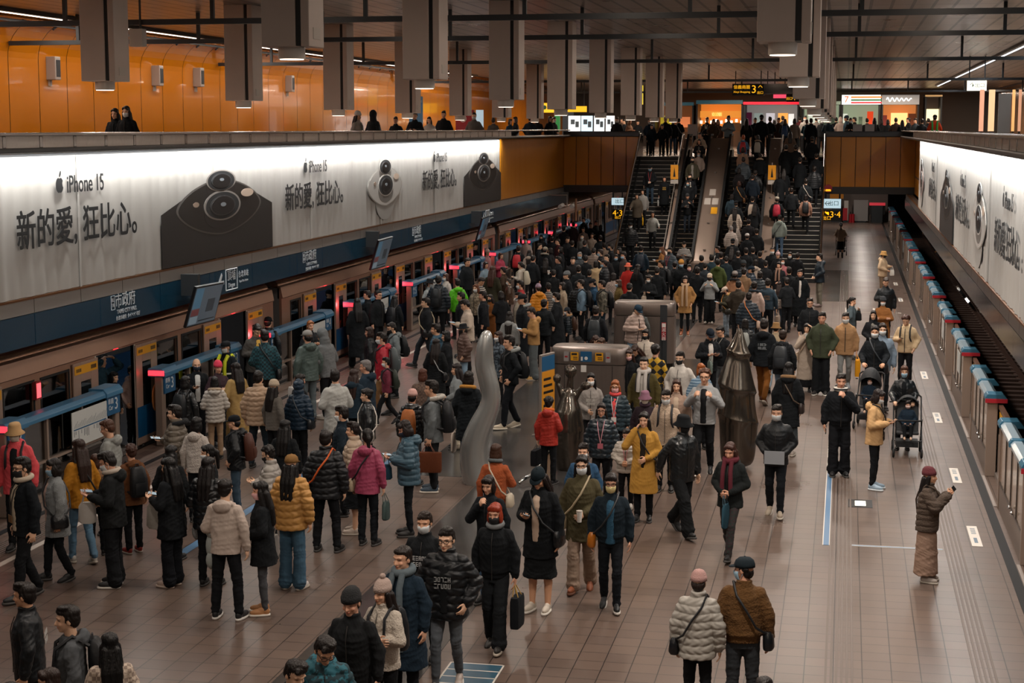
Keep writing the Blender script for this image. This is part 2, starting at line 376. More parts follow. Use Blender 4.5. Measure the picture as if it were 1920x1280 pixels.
# ---------------------------------------------------------------- the two long advertising walls
ban = mat('banner_sheet', 'a9a7a3', .75, spec=.2); ink = mat('banner_ink', '15181b', .6); inkg = mat('banner_grey', '8d9094', .5)
def banner(side):
    X = XL if side == 'left' else XR; y0, y1 = (18, 59.55) if side == 'left' else (12, 61.55)
    zb, zt = (3.40, 5.56) if side == 'left' else (3.19, 5.53)
    d = 1 if side == 'left' else -1
    t = thing('advertising_wall', f'long white lit advertising wall with camera pictures above the {"train" if side == "left" else "empty track"} on the {side}', 'advertising panel', (X, (y0 + y1) / 2, zb))
    g = G(); ys = np.arange(y0, y1 + .01, .07)            # softly corrugated printed sheet
    xs = X + d * (.012 * np.sin(ys * 2 * PI / .42) + .010 * np.sin(ys * 2 * PI / 1.13 + 1))
    zs = [zb, zb + .7, zb + 1.4, zt]
    v = [(x, y, z) for x, y in zip(xs, ys) for z in zs]; f = [(i * 4 + j, i * 4 + 4 + j, i * 4 + 5 + j, i * 4 + 1 + j) for i in range(len(ys) - 1) for j in range(3)]
    g.addm(v, f).build('sheet', ban, t, smooth=60)
    G().box(min(X - d * .04, X - d * .3), max(X - d * .04, X - d * .3), y0, y1, zb - .02, zt + .04).build('backing', dgrey, t)
    g = G()
    for y in np.arange(y0 + 1.3, y1, 6.05): g.box(X + d * .026, X + d * .03, y - .03, y + .03, zb, zt)
    g.build('seam', mat('banner_seam', 'b0aeaa', .6), t)
    fr = frame_px if side == 'left' else frame_nx
    def corner(yc, w, colr, lens, body=True):
        """picture of the corner of a telephone with two lenses; w is how wide it is drawn"""
        s = w / 6.0; e = X + d * .032; a = np.linspace(0, 2 * PI, 56, endpoint=False); k = 1 if d > 0 else -1
        part = bpy.data.objects.new('camera_picture', None); COL.objects.link(part); part.parent = t
        def pl(pts, m, lay, name): gg = G(); gg.prism([(yc + k * u * s, b) for u, b in pts], 0, e + d * lay * .004, e + d * (lay + 1) * .004); gg.build(name, m, part)
        def oval(cy, cz, ry, rz): return [(cy + ry * math.cos(x), cz + rz * math.sin(x)) for x in a]
        def dia(ry, rz, p): return [(ry * np.sign(math.cos(x)) * abs(math.cos(x)) ** p, 4.43 + dz + rz * np.sign(math.sin(x)) * abs(math.sin(x)) ** p) for x in a]
        dz = zb - 3.40
        if body: pl([(-3.0, zb + .01), (3.0, zb + .01), (3.0, 4.38 + dz), (1.9, 4.66 + dz), (-1.9, 4.66 + dz), (-3.0, 4.40 + dz)], mat('picture_body_' + colr, colr, .5), 0, 'body')
        else: pl([(u * .8, z - .42) for u, z in dia(1.5, .50, 1.0)], mat('picture_shade_' + lens, '989692', .5), -1, 'shade')
        pl([(u, z) for u, z in dia(2.3, .56, 1.22)], mat('picture_edge_' + lens, '5a5754' if body else 'a3a19c', .35), 0.5, 'camera_plate'); pl(dia(2.2, .53, 1.22), mat('picture_plate_' + lens, lens, .35), 1.5, 'camera_plate')
        for (cy, cz, ry, rz) in ((.0, 4.95 + dz, .80, .215), (.05, 4.45 + dz, 1.0, .30)):
            pl([(u, z if z > cz else z - .17) for u, z in oval(cy, cz, ry * .97, rz)], mat('picture_barrel_' + lens, '6f6c68' if not body else '171515', .4), 2, 'lens')
            for rr, mm, ly in ((1.0, mat('picture_rim_' + lens, 'c8c6c2' if not body else '8d8883', .4), 3), (.9, ink, 4), (.68, mat('picture_ring', '3c3f42', .3), 5), (.6, mat('picture_lens', '17191b', .3), 6), (.14, mat('picture_glint', '8d98a0', .3), 7)): pl(oval(cy, cz + (.02 if rr < .2 else 0), ry * rr, rz * rr), mm, ly, 'lens')
        pl(oval(1.45, 4.66 + dz, .36, .085), mat('picture_flash', 'cdb9a8', .4), 4, 'flash'); pl(oval(-1.35, 4.52 + dz, .15, .05), mat('picture_mic', 'a08c7c', .4), 4, 'microphone')
    def apple(M, s, m):
        a = np.linspace(0, 2 * PI, 40, endpoint=False); pts = []
        for x in a:
            r = 1 + .06 * math.cos(2 * x) - .17 * math.exp(-((x - PI / 2) / .35) ** 2) - .10 * math.exp(-((x - 3 * PI / 2) / .3) ** 2)
            px, py = .82 * r * math.cos(x), .92 * r * math.sin(x)
            dx, dy = px - 1.02, py - .12
            if math.hypot(dx, dy) < .42: px, py = 1.02 + dx / math.hypot(dx, dy) * .42, .12 + dy / math.hypot(dx, dy) * .42
            pts.append((px * s, py * s))
        gg = G(); gg.prism(pts, 2, 0, .003); lf = [(.06 + .2 * math.cos(x) * 1.0 + .14, 1.22 + .3 * math.sin(x)) for x in a]
        gg.prism([((.18 + .2 * math.cos(x) + .14 * math.sin(x)) * s, (1.2 + .33 * math.sin(x)) * s) for x in a], 2, 0, .003)
        o = gg.build('fruit_emblem', m, t); o.matrix_local = M
    def textblock(yc, zo=0.0):
        e = X + d * .036
        words('lettering', '新的愛, 狂比心。', .64, ink, fr((e, yc + d * .1, zb + .98 + zo)), t, sx=1.0, bold=.016)
        words('lettering', 'iPhone 15', .40, ink, fr((e, yc + d * .12, zb + 1.68 + zo)), t, sx=.86, bold=.006)
        apple(fr((e, yc - d * .82, zb + 1.69 + zo)), .15, ink)
    if side == 'left':
        for yc in (25.5, 37.9, 50.3): textblock(yc)
        corner(31.7, 6.05, '15110f', '191817'); corner(43.9, 4.6, 'c9c7c2', 'b9b7b3', False); corner(56.5, 6.0, '15110f', '191817')
    else:
        for yc in (27.6, 38.2, 51.3, 16.0): textblock(yc, -.05)
        corner(44.2, 5.6, '1e1816', '1c1918'); corner(33.4, 4.6, 'c9c7c2', 'b9b7b3', False); corner(58.8, 4.4, 'd0a8a6', 'b09a98', False); corner(21.6, 5.6, '1e1816', '1c1918')
    settle(t)
    # dark ledge and rail above
    lo, hi = sorted((X + d * .34, X - d * .35))
    struct(G().box(lo, hi, y0, YE, zt + .06, zt + .14).build(f'trim_ledge_{side}', mat('ledge', '2a2e30', .35), bevel=.02))
    g = G(); a0, a1 = sorted((X + d * .22, X + d * .16))
    for y in np.arange(y0, y1, 1.15): g.box(a0, a1, y + .06, y + 1.09, zt + .14, zt + .32)
    struct(g.build(f'trim_glass_{side}', mat('frosted_panel', 'd6cec6', .22, .2, bump=(9, .5))))
    g = G()
    for y in np.arange(y0, y1 + 1, 1.15): g.box(a0 - .01, a1 + .01, y - .05, y + .05, zt + .14, zt + .32)
    a0, a1 = sorted((X + d * .30, X - d * .32)); g.box(a0, a1, y0, YE, zt + .32, zt + .37)
    struct(g.build(f'trim_rail_{side}', mat('rail_steel_polished', 'a8a099', .24, .5, bump=(14, .12)), bevel=.012))
banner('left'); banner('right')
# blue and grey bands below the banners
for side, X, d, zb in (('left', XL, 1, 3.38), ('right', XR, -1, 3.17)):
    g = G(); gh = .24 if side == 'left' else .22; bh = .50 if side == 'left' else .42
    a0, a1 = sorted((X + d * .02, X - d * .25))
    for y in np.arange(14, YE, 1.62): g.box(a0, a1, y + .01, y + 1.61, zb - gh, zb - .015)
    struct(g.build(f'trim_grey_{side}', mat('grey_band_' + side, '8f8b87' if side == 'left' else '5a5552', .32, .3)))
    g = G()
    for y in np.arange(14, YE, 2.43): g.box(a0, a1, y + .008, y + 2.422, zb - gh - bh, zb - gh - .01)
    struct(g.build(f'trim_blue_{side}', bluefas if side == 'left' else mat('blue_mirror', '16222b', .12, .3)))
    g = G()
    a0, a1 = sorted((X + d * .03, X - d * .03)); g.box(a0, a1, 14, YE, zb - .022, zb + .012)
    struct(g.build(f'trim_line_{side}', mat('copper_line', '6b4526', .4, .5)))
# lettering of the station name on the blue band: each block is a printed sign plate
wht = mat('white_letters', 'c6ccd0', .5)
def name_sign(y, lab, kind='name'):
    e = XL + .022; z = 2.90
    t = thing('station_sign', lab, 'sign', (e, y, z)); g = G().box(e - .004, e + .002, y - .9, y + .9, z - .24, z + .23); g.build('plate', bluefas, t)
    if kind == 'name':
        words('lettering', '市政府', .28, wht, frame_px((e + .004, y + .1, z + .1)), t)
        words('lettering', 'TAIPEI CITY HALL', .105, wht, frame_px((e + .004, y + .15, z - .08)), t)
        words('lettering', '台北市政府  タイペイ 市庁', .085, wht, frame_px((e + .004, y + .2, z - .19)), t)
        g = G(); g.tube([(e + .004, y - .48, z - .02), (e + .004, y - .34, z - .02), (e + .004, y - .34, z + .22), (e + .004, y - .48, z + .22)], .006, 4, close=True); g.build('border', wht, t)
        words('lettering', 'BL\n18', .09, wht, frame_px((e + .004, y - .41, z + .1)), t)
    else:
        words('lettering', '頂埔', .24, wht, frame_px((e + .004, y + .0, z + .08)), t); words('lettering', 'Dingpu', .13, wht, frame_px((e + .004, y + .0, z - .11)), t)
        words('lettering', '台北車站', .15, wht, frame_px((e + .004, y + .7, z + .06)), t); words('lettering', 'Taipei Main Station', .07, wht, frame_px((e + .004, y + .7, z - .08)), t)
        g = G(); g.tube([(e + .004, y - .32, z - .2), (e + .004, y + .32, z - .2), (e + .004, y + .32, z + .22), (e + .004, y - .32, z + .22)], .012, 4, close=True)
        g.prism([(y - .75, z - .02), (y - .55, z + .18), (y - .5, z + .13), (y - .58, z + .02), (y - .42, z + .02), (y - .42, z - .06)], 0, e + .002, e + .006); g.build('border', wht, t)
    settle(t)
name_sign(26.95, 'station name sign in white letters on the blue band, nearest on the left')
name_sign(32.2, 'line end sign with white arrow and framed name on the blue band', 'arrow')
name_sign(37.3, 'white station name on the blue band between first and second hanging screens')
name_sign(47.3, 'white station name on the blue band between second and third hanging screens')
name_sign(57.2, 'small station name sign on the blue band beyond the third hanging screen', 'arrow')
# ---------------------------------------------------------------- hanging columns with a lamp each
colm, colm2 = mat('column_paint', 'bcaea4', .42, var=.04), mat('column_side', '9a8e85', .4)
shade_m = mat('lamp_shade', 'c9c2ba', .5); glow = mat('lamp_glow', 'fff0dc', .5, emit=2.2)
def column(x, y):
    zb = pillar_z(y); t = bpy.data.objects.new('hanging_column', None); COL.objects.link(t); t.location = (x, y, zb)
    hgt = ZC - zb
    G().box(-.31, .13, -.3, .3, 0, hgt).box(.2, .31, -.3, .3, 0, hgt).build('casing', colm, t, bevel=.012)
    G().box(.13, .2, -.27, .27, .01, hgt).build('slot', black, t)
    G().box(.31, .316, -.14, .14, .1, .24).build('label_plate', offw, t)
    g = G().cyl((-.02, 0, -.14), (-.02, 0, .0), .17, .17, 20); g.build('lamp_shade', shade_m, t, smooth=40)
    G().cyl((-.02, 0, -.15), (-.02, 0, -.142), .15, .15, 20).build('lamp', glow, t)
    return t
rank = ['nearest', 'second', 'third', 'fourth', 'fifth', 'sixth', 'seventh', 'eighth', 'ninth', 'tenth', 'eleventh', 'twelfth', 'thirteenth']
for nm, x, k0 in (('left', PILLAR_X[0], 2), ('middle', PILLAR_X[1], 1), ('right', PILLAR_X[2], 1)):
    for k in range(k0, 9):
        column(x, PILLAR_Y[k]); t = COL.objects[-1]
        while t.parent: t = t.parent
        tag(t, f'grey square column with a round lamp hanging from the ceiling, {rank[k - k0]} of the {nm} row', 'hanging column', 'hanging columns with lamps')
# dark rails under the ceiling with drop rods
for k, y in enumerate((29.0, 35.5, 48.5, 68.8, 90.5)):
    t = thing('ceiling_rail', f'dark horizontal rail hung under the ceiling by rods, {rank[k]} from the front', 'ceiling rail', (-4.5, y, 7.93), group='rails under the ceiling')
    G().box(-18.9, 9.5, y - .05, y + .05, 7.88, 7.98).build('bar', dgrey, t)
    for x in np.arange(-17.2, 9, 2.9): G().box(x - .035, x + .035, y - .035, y + .035, 7.98, ZC).build('rod', dgrey, t)
    settle(t)
# light lines: housings with a glowing strip
for lab, x, y0, y1, m in (('long line of white light along the ceiling over the left concourse', -17.7, 14, 79, mat('led_warm', 'fff1e0', .5, emit=3)), ('long line of white light along the ceiling over the right concourse', 5.2, 18, 102, mat('led_cool', 'f4f8ff', .5, emit=4))):
    t = thing('light_line', lab, 'light', (x, (y0 + y1) / 2, 8.45)); G().box(x - .16, x + .16, y0, y1, 8.46, 8.54).build('housing', dsteel, t)
    g = G()
    for y in np.arange(y0, y1 - .5, 1.5): g.box(x - .03, x + .03, y, y + 1.42, 8.445, 8.465)
    g.build('strip', m, t); settle(t)
# wall lamps and speakers on the orange wall
for k, (px, py) in enumerate(((102, 128), (205, 135), (297, 142), (374, 145), (545, 157))):
    p = on_x(px, py, -18.85); x, y, z = [float(q) for q in p]
    t = thing('wall_speaker', f'small grey loudspeaker box on the orange wall, {rank[k]} from the left', 'speaker', (x, y, z), group='loudspeakers on the orange wall')
    G().box(-.16, .1, -.14, .14, -.28, .28).build('case', colm2, t, bevel=.02); G().box(.1, .11, -.1, .1, -.2, .2).build('grille', black, t)
    G().box(-.16, -.1, -.05, .05, -.42, -.28).build('bracket', offw, t)
for lab, px, py, Y in (('pale grey box hanging from the first ceiling rail between two columns', 267, 72, 29.0), ):
    p = on_y(px, py, Y); x, z = float(p[0]), float(p[2])
    t = thing('ceiling_box', lab, 'box', (x, Y - .2, z)); G().box(-.13, .13, -.1, .1, -.16, .16).build('case', offw, t, bevel=.01); G().cyl((0, .12, .1), (0, .12, 1.3), .02).build('rod', dgrey, t)
# ================================================================ the train on the left
TX = -13.0
skin2 = mat('train_door', 'ae9484', .36, .4, bump=(30, .03, .1)); roofm = mat('train_roof', 'b88a6e', .26, .75, bump=(12, .04, .2))
tblue = mat('train_blue_band', '14507c', .3, .2); inner = mat('car_interior', '6a6562', .6); seatm = mat('car_seat', '1d4a73', .6)
led_blue = mat('display_blue', '6fb4e6', .4, emit=.9); carglow = mat('car_lamp', 'dfe9f0', .5, emit=1.1)
def train_car(y0, y1, doors, lab, displays=(), side_lamp=None):
    t = thing('train_car', lab, 'train car', (-14.45, (y0 + y1) / 2, -.95))
    ops = []                                                # openings (ya, yb, za, zb, kind) in the side wall
    for d in doors: ops.append((d - .8, d + .8, .03, 1.98, 'door'))
    for a, b in zip(doors[:-1], doors[1:]): m = (a + b) / 2; ops += [(m - 1.12, m - .14, 1.0, 1.86, 'win'), (m + .14, m + 1.12, 1.0, 1.86, 'win')]
    if doors[0] - y0 > 2.6: ops.append((doors[0] - 2.65, doors[0] - 1.95, 1.0, 1.86, 'win'))
    if y1 - doors[-1] > 2.6: ops.append((doors[-1] + 1.95, doors[-1] + 2.65, 1.0, 1.86, 'win'))
    ops = [o for o in sorted(ops) if o[0] > y0 + .1 and o[1] < y1 - .1]
    g = G(); y = y0
    for (a, b, za, zb, k) in ops:
        g.box(TX - .06, TX, y, a, .03, 2.0); y = b
        g.box(TX - .06, TX, a, b, zb, 2.0)
        if k == 'win': g.box(TX - .06, TX, a, b, .03, za)
    g.box(TX - .06, TX, y, y1, .03, 2.0); g.build('side_panel', bronze_m, t)
    g = G(); y = y0
    for (a, b, za, zb, k) in ops:
        if k == 'door': g.box(TX, TX + .006, y, a, .2, .78); y = b
    g.box(TX, TX + .006, y, y1, .2, .78); g.build('blue_band', tblue, t)
    for (a, b, za, zb, k) in ops:
        if k != 'win': continue
        g = G()
        for q in ((a - .04, a, za - .04, zb + .04), (b, b + .04, za - .04, zb + .04), (a, b, za - .04, za), (a, b, zb, zb + .04)): g.box(TX, TX + .012, *q)
        w = g.build('window_frame', rubber, t); G().box(TX - .04, TX - .025, a, b, za, zb).build('pane', tint_glass, w)
    G().prism([(TX + .01, 2.0), (TX + .03, 2.02), (TX - .02, 2.27), (TX - .1, 2.30), (TX - .1, 2.0)], 1, y0 - .0, y1).build('gutter', bronze_m, t)
    prof = [(TX - .09, 2.27), (TX - .12, 2.36), (TX - .2, 2.44), (TX - .34, 2.51), (TX - .6, 2.57), (TX - 1.45, 2.63), (TX - 2.3, 2.57), (TX - 2.7, 2.44), (TX - 2.82, 2.27)]
    G().prism(prof + [(TX - 2.82, 2.2), (TX - .09, 2.2)], 1, y0 + .05, y1 - .05).build('roof', roofm, t, smooth=35)
    g = G().box(TX - 2.9, TX - 2.84, y0, y1, .03, 2.25).box(TX - 2.85, TX - .06, y0, y0 + .05, .03, 2.25).box(TX - 2.85, TX - .06, y1 - .05, y1, .03, 2.25).box(TX - 2.85, TX - .06, y0, y1, -.05, .03)
    g.build('interior', inner, t); g = G()
    for xx in (TX - .9, TX - 2.0): g.box(xx - .08, xx + .08, y0 + .6, y1 - .6, 2.16, 2.19)
    g.build('ceiling_lamp', carglow, t)
    g = G(); g.box(TX - 2.8, TX - 2.35, y0 + .3, y1 - .3, .35, .5).box(TX - 2.84, TX - 2.75, y0 + .3, y1 - .3, .5, 1.0); g.build('seat', seatm, t)
    G().box(TX - 2.6, TX - .25, y0 + .4, y1 - .4, -.95, -.1).build('underframe', black, t)
    for d in doors:
        for s in (-1, 1):
            a, b = sorted((d + s * .80, d + s * 1.77)); g = G()
            c = (a + b) / 2; w0, w1, z0, z1 = c - .2, c + .2, .72, 1.62
            g.box(TX + .014, TX + .045, a, w0, .06, 1.96).box(TX + .014, TX + .045, w1, b, .06, 1.96).box(TX + .014, TX + .045, w0, w1, .06, z0).box(TX + .014, TX + .045, w0, w1, z1, 1.96)
            lf = g.build('door', skin2, t, bevel=.006)
            aa = np.linspace(0, 2 * PI, 32, endpoint=False)
            def rr(k, ox): return [(c + k * .2 * np.sign(math.cos(x)) * abs(math.cos(x)) ** .45, (z0 + z1) / 2 + k * .45 * np.sign(math.sin(x)) * abs(math.sin(x)) ** .3) for x in aa]
            G().prism(rr(1.02, 0), 0, TX + .02, TX + .038).build('window', mat('door_window', '14191c', .08, spec=.7), lf)
            G().box(TX + .046, TX + .05, a, b, .2, .78).build('blue_band', tblue, lf)
            gg = G().box(TX + .046, TX + .052, a + .04, b - .04, 1.76, 1.91); gg.build('yellow_label', yellow, lf)
            gg = G()
            for q in range(5): gg.box(TX + .052, TX + .054, a + .1 + q * .04, a + .125 + q * .04, 1.80, 1.86)
            for q in range(4): gg.box(TX + .052, TX + .054, b - .3 + q * .055, b - .26 + q * .055, 1.80, 1.87)
            gg.build('lettering', black, lf)
        G().box(TX - .06, TX + .01, d - .86, d - .80, .03, 1.98).box(TX - .06, TX + .01, d + .8, d + .86, .03, 1.98).build('door_post', offw, t)
        G().box(TX - .02, TX + .02, d - .1, d + .1, 2.0, 2.03).build('door_lamp', red_lamp, t)
    for y in displays:
        lf = G().box(TX - .12, TX - .09, y - .33, y + .33, 1.50, 1.80).build('destination_display', led_blue, t)
        words('lettering', '往頂埔', .2, black, frame_px((TX - .086, y, 1.65)), lf)
    if side_lamp:
        y, z = side_lamp; lf = G().box(TX, TX + .07, y - .09, y + .09, z - .15, z + .15).build('side_lamp', mat('side_lamp_case', '8a2a2e', .5), t)
        G().box(TX + .07, TX + .075, y - .07, y + .07, z - .12, z + .12).build('lamp', mat('side_lamp_glow', 'ff5a62', .5, emit=1.4), lf)
    return settle(t)
p = on_x(70, 715, -12.95)
train_car(12.3, 36.45, (15.9, 21.9, 27.9, 33.85), 'bronze metal train car with sliding doors open, nearest at the left edge', (30.25,), (float(p[1]), 1.72))
train_car(37.05, 61.4, (40.35, 46.3, 52.3, 58.25), 'bronze metal train car behind the second and third hanging screens', (43.3, 55.2))
train_car(62.2, 86.4, (65.0, 71.0, 77.0, 83.0), 'bronze metal train car partly hidden by the crowd left of the stairs')
train_car(87.1, 109, (90, 96, 102, 107.2), 'farthest bronze train car, seen under the orange hall end')
for y, lab in ((36.75, 'black folded gangway between the first and second train cars'), (61.8, 'black folded gangway between the second and third train cars')):
    g = G()
    for q in np.linspace(-.3, .3, 7): g.box(TX - 2.6, TX - .28, y + q - .03, y + q + .03, .1, 2.3)
    tag(g.box(TX - 2.5, TX - .36, y - .33, y + .33, .12, 2.26).box(TX - 1.7, TX - 1.2, y - .25, y + .25, -1.06, .12).build('gangway', rubber), lab, 'train gangway')
# hanging hand straps seen through the second door
for k, y in enumerate((33.55, 33.95)):
    t = thing('hand_strap', f'white hand strap ring hanging in the open train door, {("left", "right")[k]} one', 'hand strap', (TX - .35, y, 1.6))
    g = G(); g.tube([(0, -.07, 0), (0, .07, 0), (0, .035, .12), (0, -.035, .12)], .012, 6, close=True); g.build('ring', white, t)
    G().box(-.012, .012, -.02, .02, .11, .55).build('strap', dgrey, t)
# ================================================================ platform screen doors
glassg = glass_mat('screen_glass', (.5, .53, .54), .3)
frame_s = mat('screen_frame', '9a887b', .34, .4); sign_b = mat('car_sign_blue', '1c567f', .4)
poster_w, ink2 = mat('poster_white', 'c4c8c6', .5), mat('poster_ink', '4d5a63', .6)
def screen_left(a, b, lab, num='3', poster=None):
    t = thing('platform_screen', lab, 'platform screen', (-12.65, (a + b) / 2, 0)); x0, x1 = -12.74, -12.58
    G().box(x0, x1, a, a + .16, 0, 1.36).build('end_post', frame_s, t, bevel=.02); G().box(x0, x1, b - .16, b, 0, 1.36).build('end_post', frame_s, t, bevel=.02)
    n = 3; ys = np.linspace(a + .16, b - .16, n + 1)
    g = G()
    for y in ys[1:-1]: g.box(x0 + .02, x1 - .02, y - .03, y + .03, 0, 1.36)
    g.box(x0 + .03, x1 - .03, a + .16, b - .16, 0, .12).box(x0 + .03, x1 - .03, a + .16, b - .16, .62, .66); g.build('frame', frame_s, t)
    G().box(x0 + .07, x1 - .07, a + .16, b - .16, .12, 1.33).build('glass', glassg, t)
    G().prism([(x0 - .05, 1.34), (x1 + .05, 1.34), (x1 + .05, 1.40), (x1, 1.46), (x0 - .05, 1.46)], 1, a + .62, b - .62).build('top_rail', blue, t, bevel=.01)
    for (q, w) in ((a - .02, .66), (b - .64, .66)): G().prism([(x0 - .12, 1.33), (x1 + .07, 1.33), (x1 + .07, 1.41), (x1, 1.49), (x0 - .12, 1.49)], 1, q, q + w).build('end_cap', blue, t, bevel=.01)
    G().box(x0 - .1, x1 + .05, a - .055, a - .02, 1.36, 1.45).build('warning_lamp', red_lamp, t)
    if a > 30:
        l = bpy.data.lights.new('warning_lamp', 'POINT'); l.energy = 5; l.color = (1, .12, .15); l.shadow_soft_size = .08; lo = bpy.data.objects.new('warning_light', l); COL.objects.link(lo); lo.location = (x0 - .13, a - .2, 1.42)
    for y in (a + .3, b - .3):
        s = G().box(x1 + .0, x1 + .03, y - .26, y + .26, 1.0, 1.33).build('car_sign', sign_b, t)
        words('lettering', num, .30, wht, frame_px((x1 + .032, y + .1, 1.17)), s); words('lettering', '車廂\nCar', .11, wht, frame_px((x1 + .032, y - .12, 1.18)), s)
    if poster:
        y, w = poster; s = G().box(x1 + .005, x1 + .02, y - w / 2, y + w / 2, .68, 1.28).build('route_map', poster_w, t)
        g = G(); g.box(x1 + .02, x1 + .023, y - w * .46, y + w * .46, .965, .985); g.build('line', sign_b, s)
        g = G(); r = random.Random(3)
        for q in np.linspace(-.45, .45, 24):
            hh = r.uniform(.06, .15); g.addm([(x1 + .021, y + q * w, 1.0), (x1 + .021, y + q * w + .012, 1.0), (x1 + .021, y + q * w + .05 + hh * .4, 1.0 + hh), (x1 + .021, y + q * w + .038 + hh * .4, 1.0 + hh)], [(0, 1, 2, 3)])
            if r.random() < .8: g.box(x1 + .02, x1 + .022, y + q * w, y + q * w + .014, .95 - r.uniform(.05, .16), .95)
        g.build('lettering', ink2, s)
    return settle(t)
D = (21.9, 27.9, 33.85, 40.35, 46.3, 52.3, 58.25, 65.0, 71.0, 77.0, 83.0)
scr = ['at the left edge beside the coral jacket', 'behind the suited man with dark mask', 'behind the grey cap and grey hood', 'behind the dark backpack and green jacket', 'beyond the striped jacket', 'beyond the pink coat', 'in front of the third train car', 'far down by the third train car', 'near the foot of the stairs', 'beyond the stair foot']
for k, (a, b) in enumerate(zip(D[:-1], D[1:])):
    screen_left(a + 1.12, b - .78, 'blue topped platform screen by the train ' + scr[k], '34567'[min(4, k // 2)], (25.9, 1.35) if k == 0 else (38.4, 1.3) if k == 2 else (44.2, 1.2) if k == 3 else (50.4, 1.2) if k == 4 else None)
# orange arm signs that swing out beside the gates
for k, (px, py) in enumerate(((292, 745), (767, 566), (655, 618))):
    p = on_x(px, py, -12.85); y, z = float(p[1]), float(p[2])
    a = np.linspace(PI / 2, 3 * PI / 2, 12)
    o = G().prism([(y + .16 * math.cos(x), z + .26 * math.sin(x)) for x in a], 0, -12.86, -12.83).build('gate_flap', mat('gate_flap', 'd98b4a', .5))
    tag(o, 'half round orange flap beside an open platform gate, ' + ('nearest', 'farthest', 'middle')[k], 'gate flap')
def screen_right(a, b, lab):
    """a = end nearer the lens"""
    t = thing('platform_screen', lab, 'platform screen', (2.6, (a + b) / 2, 0)); x0, x1 = 2.5, 2.68
    G().box(x0, x1, a, a + .1, 0, 1.34).build('end_post', frame_s, t, bevel=.008); G().box(x0, x1, b - .1, b, 0, 1.34).build('end_post', frame_s, t, bevel=.008)
    n = 4; ys = np.linspace(a + .1, b - .1, n + 1); g = G()
    for y in ys[1:-1]: g.box(x0 + .01, x1 - .02, y - .02, y + .02, .42, 1.34)
    g.box(x0 + .01, x1 - .02, a + .1, b - .1, .40, .44); g.build('frame', mat('screen_mullion', '4d4642', .35, .6), t)
    G().box(x0 + .015, x1 - .03, a + .1, b - .1, 0, .40).build('base_panel', mat('screen_base', '7d6f65', .4, .3), t)
    G().box(x0 + .025, x1 - .05, a + .1, b - .1, .44, 1.34).build('glass', mat('screen_pane', 'b3a08f', .12, .15, spec=.7), t)
    G().prism([(x0 - .02, 1.33), (x1 + .02, 1.33), (x1 + .02, 1.39), (x1 - .04, 1.43), (x0 + .03, 1.43), (x0 - .02, 1.38)], 1, a + .3, b - .3).build('top_rail', mat('rail_glaze', 'a9bcc6', .12, .3), t)
    for q in (a - .03, b - .31, (a + b) / 2 - .1):
        w = .34 if q != (a + b) / 2 - .1 else .14
        G().prism([(x0 - .04, 1.33), (x1 + .16, 1.33), (x1 + .16, 1.36), (x1 + .08, 1.45), (x0, 1.45), (x0 - .04, 1.39)], 1, q, q + w).build('end_cap', mat('cap_teal', '35667e', .25), t, bevel=.008)
    G().box(x0 - .04, x1 + .15, a - .06, a - .03, 1.30, 1.37).build('warning_strip', mat('red_strip', 'a8202c', .4), t)
    g = G().ell((x0 - .02, a + 1.2, .46), (.03, .03, .03), seg=8, rings=6).ell((x0 - .02, a + 1.6, .46), (.03, .03, .03), seg=8, rings=6); g.build('lock', chrome, t, smooth=60)
    if int(a * 10) % 2: G().box(x0 - .004, x0 + .012, a + 1.0, a + 1.8, .75, 1.2).build('notice', poster_w, t)
    return settle(t)
def gate_right(a, b, lab):
    t = thing('platform_gate', lab, 'platform gate', (2.72, (a + b) / 2, 0)); m = (a + b) / 2
    for q0, q1 in ((a, m - .01), (m + .01, b)):
        G().box(2.70, 2.75, q0, q1, .08, .75).build('door_leaf', frame_s, t); G().box(2.71, 2.74, q0, q1, .75, 1.2).build('glass', mat('screen_pane', 'b3a08f', .12, .15, spec=.7), t)
        G().box(2.69, 2.76, q0, q1, 1.2, 1.27).build('top_rail', mat('gate_rail', '9a7a66', .3, .6), t)
        s = G().box(2.693, 2.699, q0 + .15, q1 - .15, .92, 1.17).build('yellow_label', yellow, t); G().box(2.688, 2.692, q0 + .3, q0 + .55, .97, 1.12).build('lettering', black, s)
    G().box(2.66, 2.8, a, b, 0, .08).build('threshold', steel, t); return settle(t)
pos = ['at the bottom right corner', 'second from the lens', 'beside the stroller', 'beside the cream hoodie', 'fifth from the lens', 'sixth from the lens', 'seventh from the lens', 'eighth from the lens', 'ninth from the lens', 'tenth from the lens', 'eleventh from the lens', 'twelfth from the lens', 'thirteenth from the lens', 'farthest']
yy = [17.2 + 6.04 * k for k in range(15)]
for k in range(14):
    screen_right(yy[k], yy[k] + 3.62, 'blue topped steel platform screen along the empty track, ' + pos[k])
    gate_right(yy[k] + 3.64, yy[k + 1] - .02, 'low closed platform gate with yellow signs, behind the screen ' + pos[k])
# small steel floor plates in front of the right hand gates
g = G()
for k in range(14): g.box(2.45, 2.5, yy[k] + 3.64, yy[k + 1], .0, .012)
struct(g.build('trim_sill', steel))
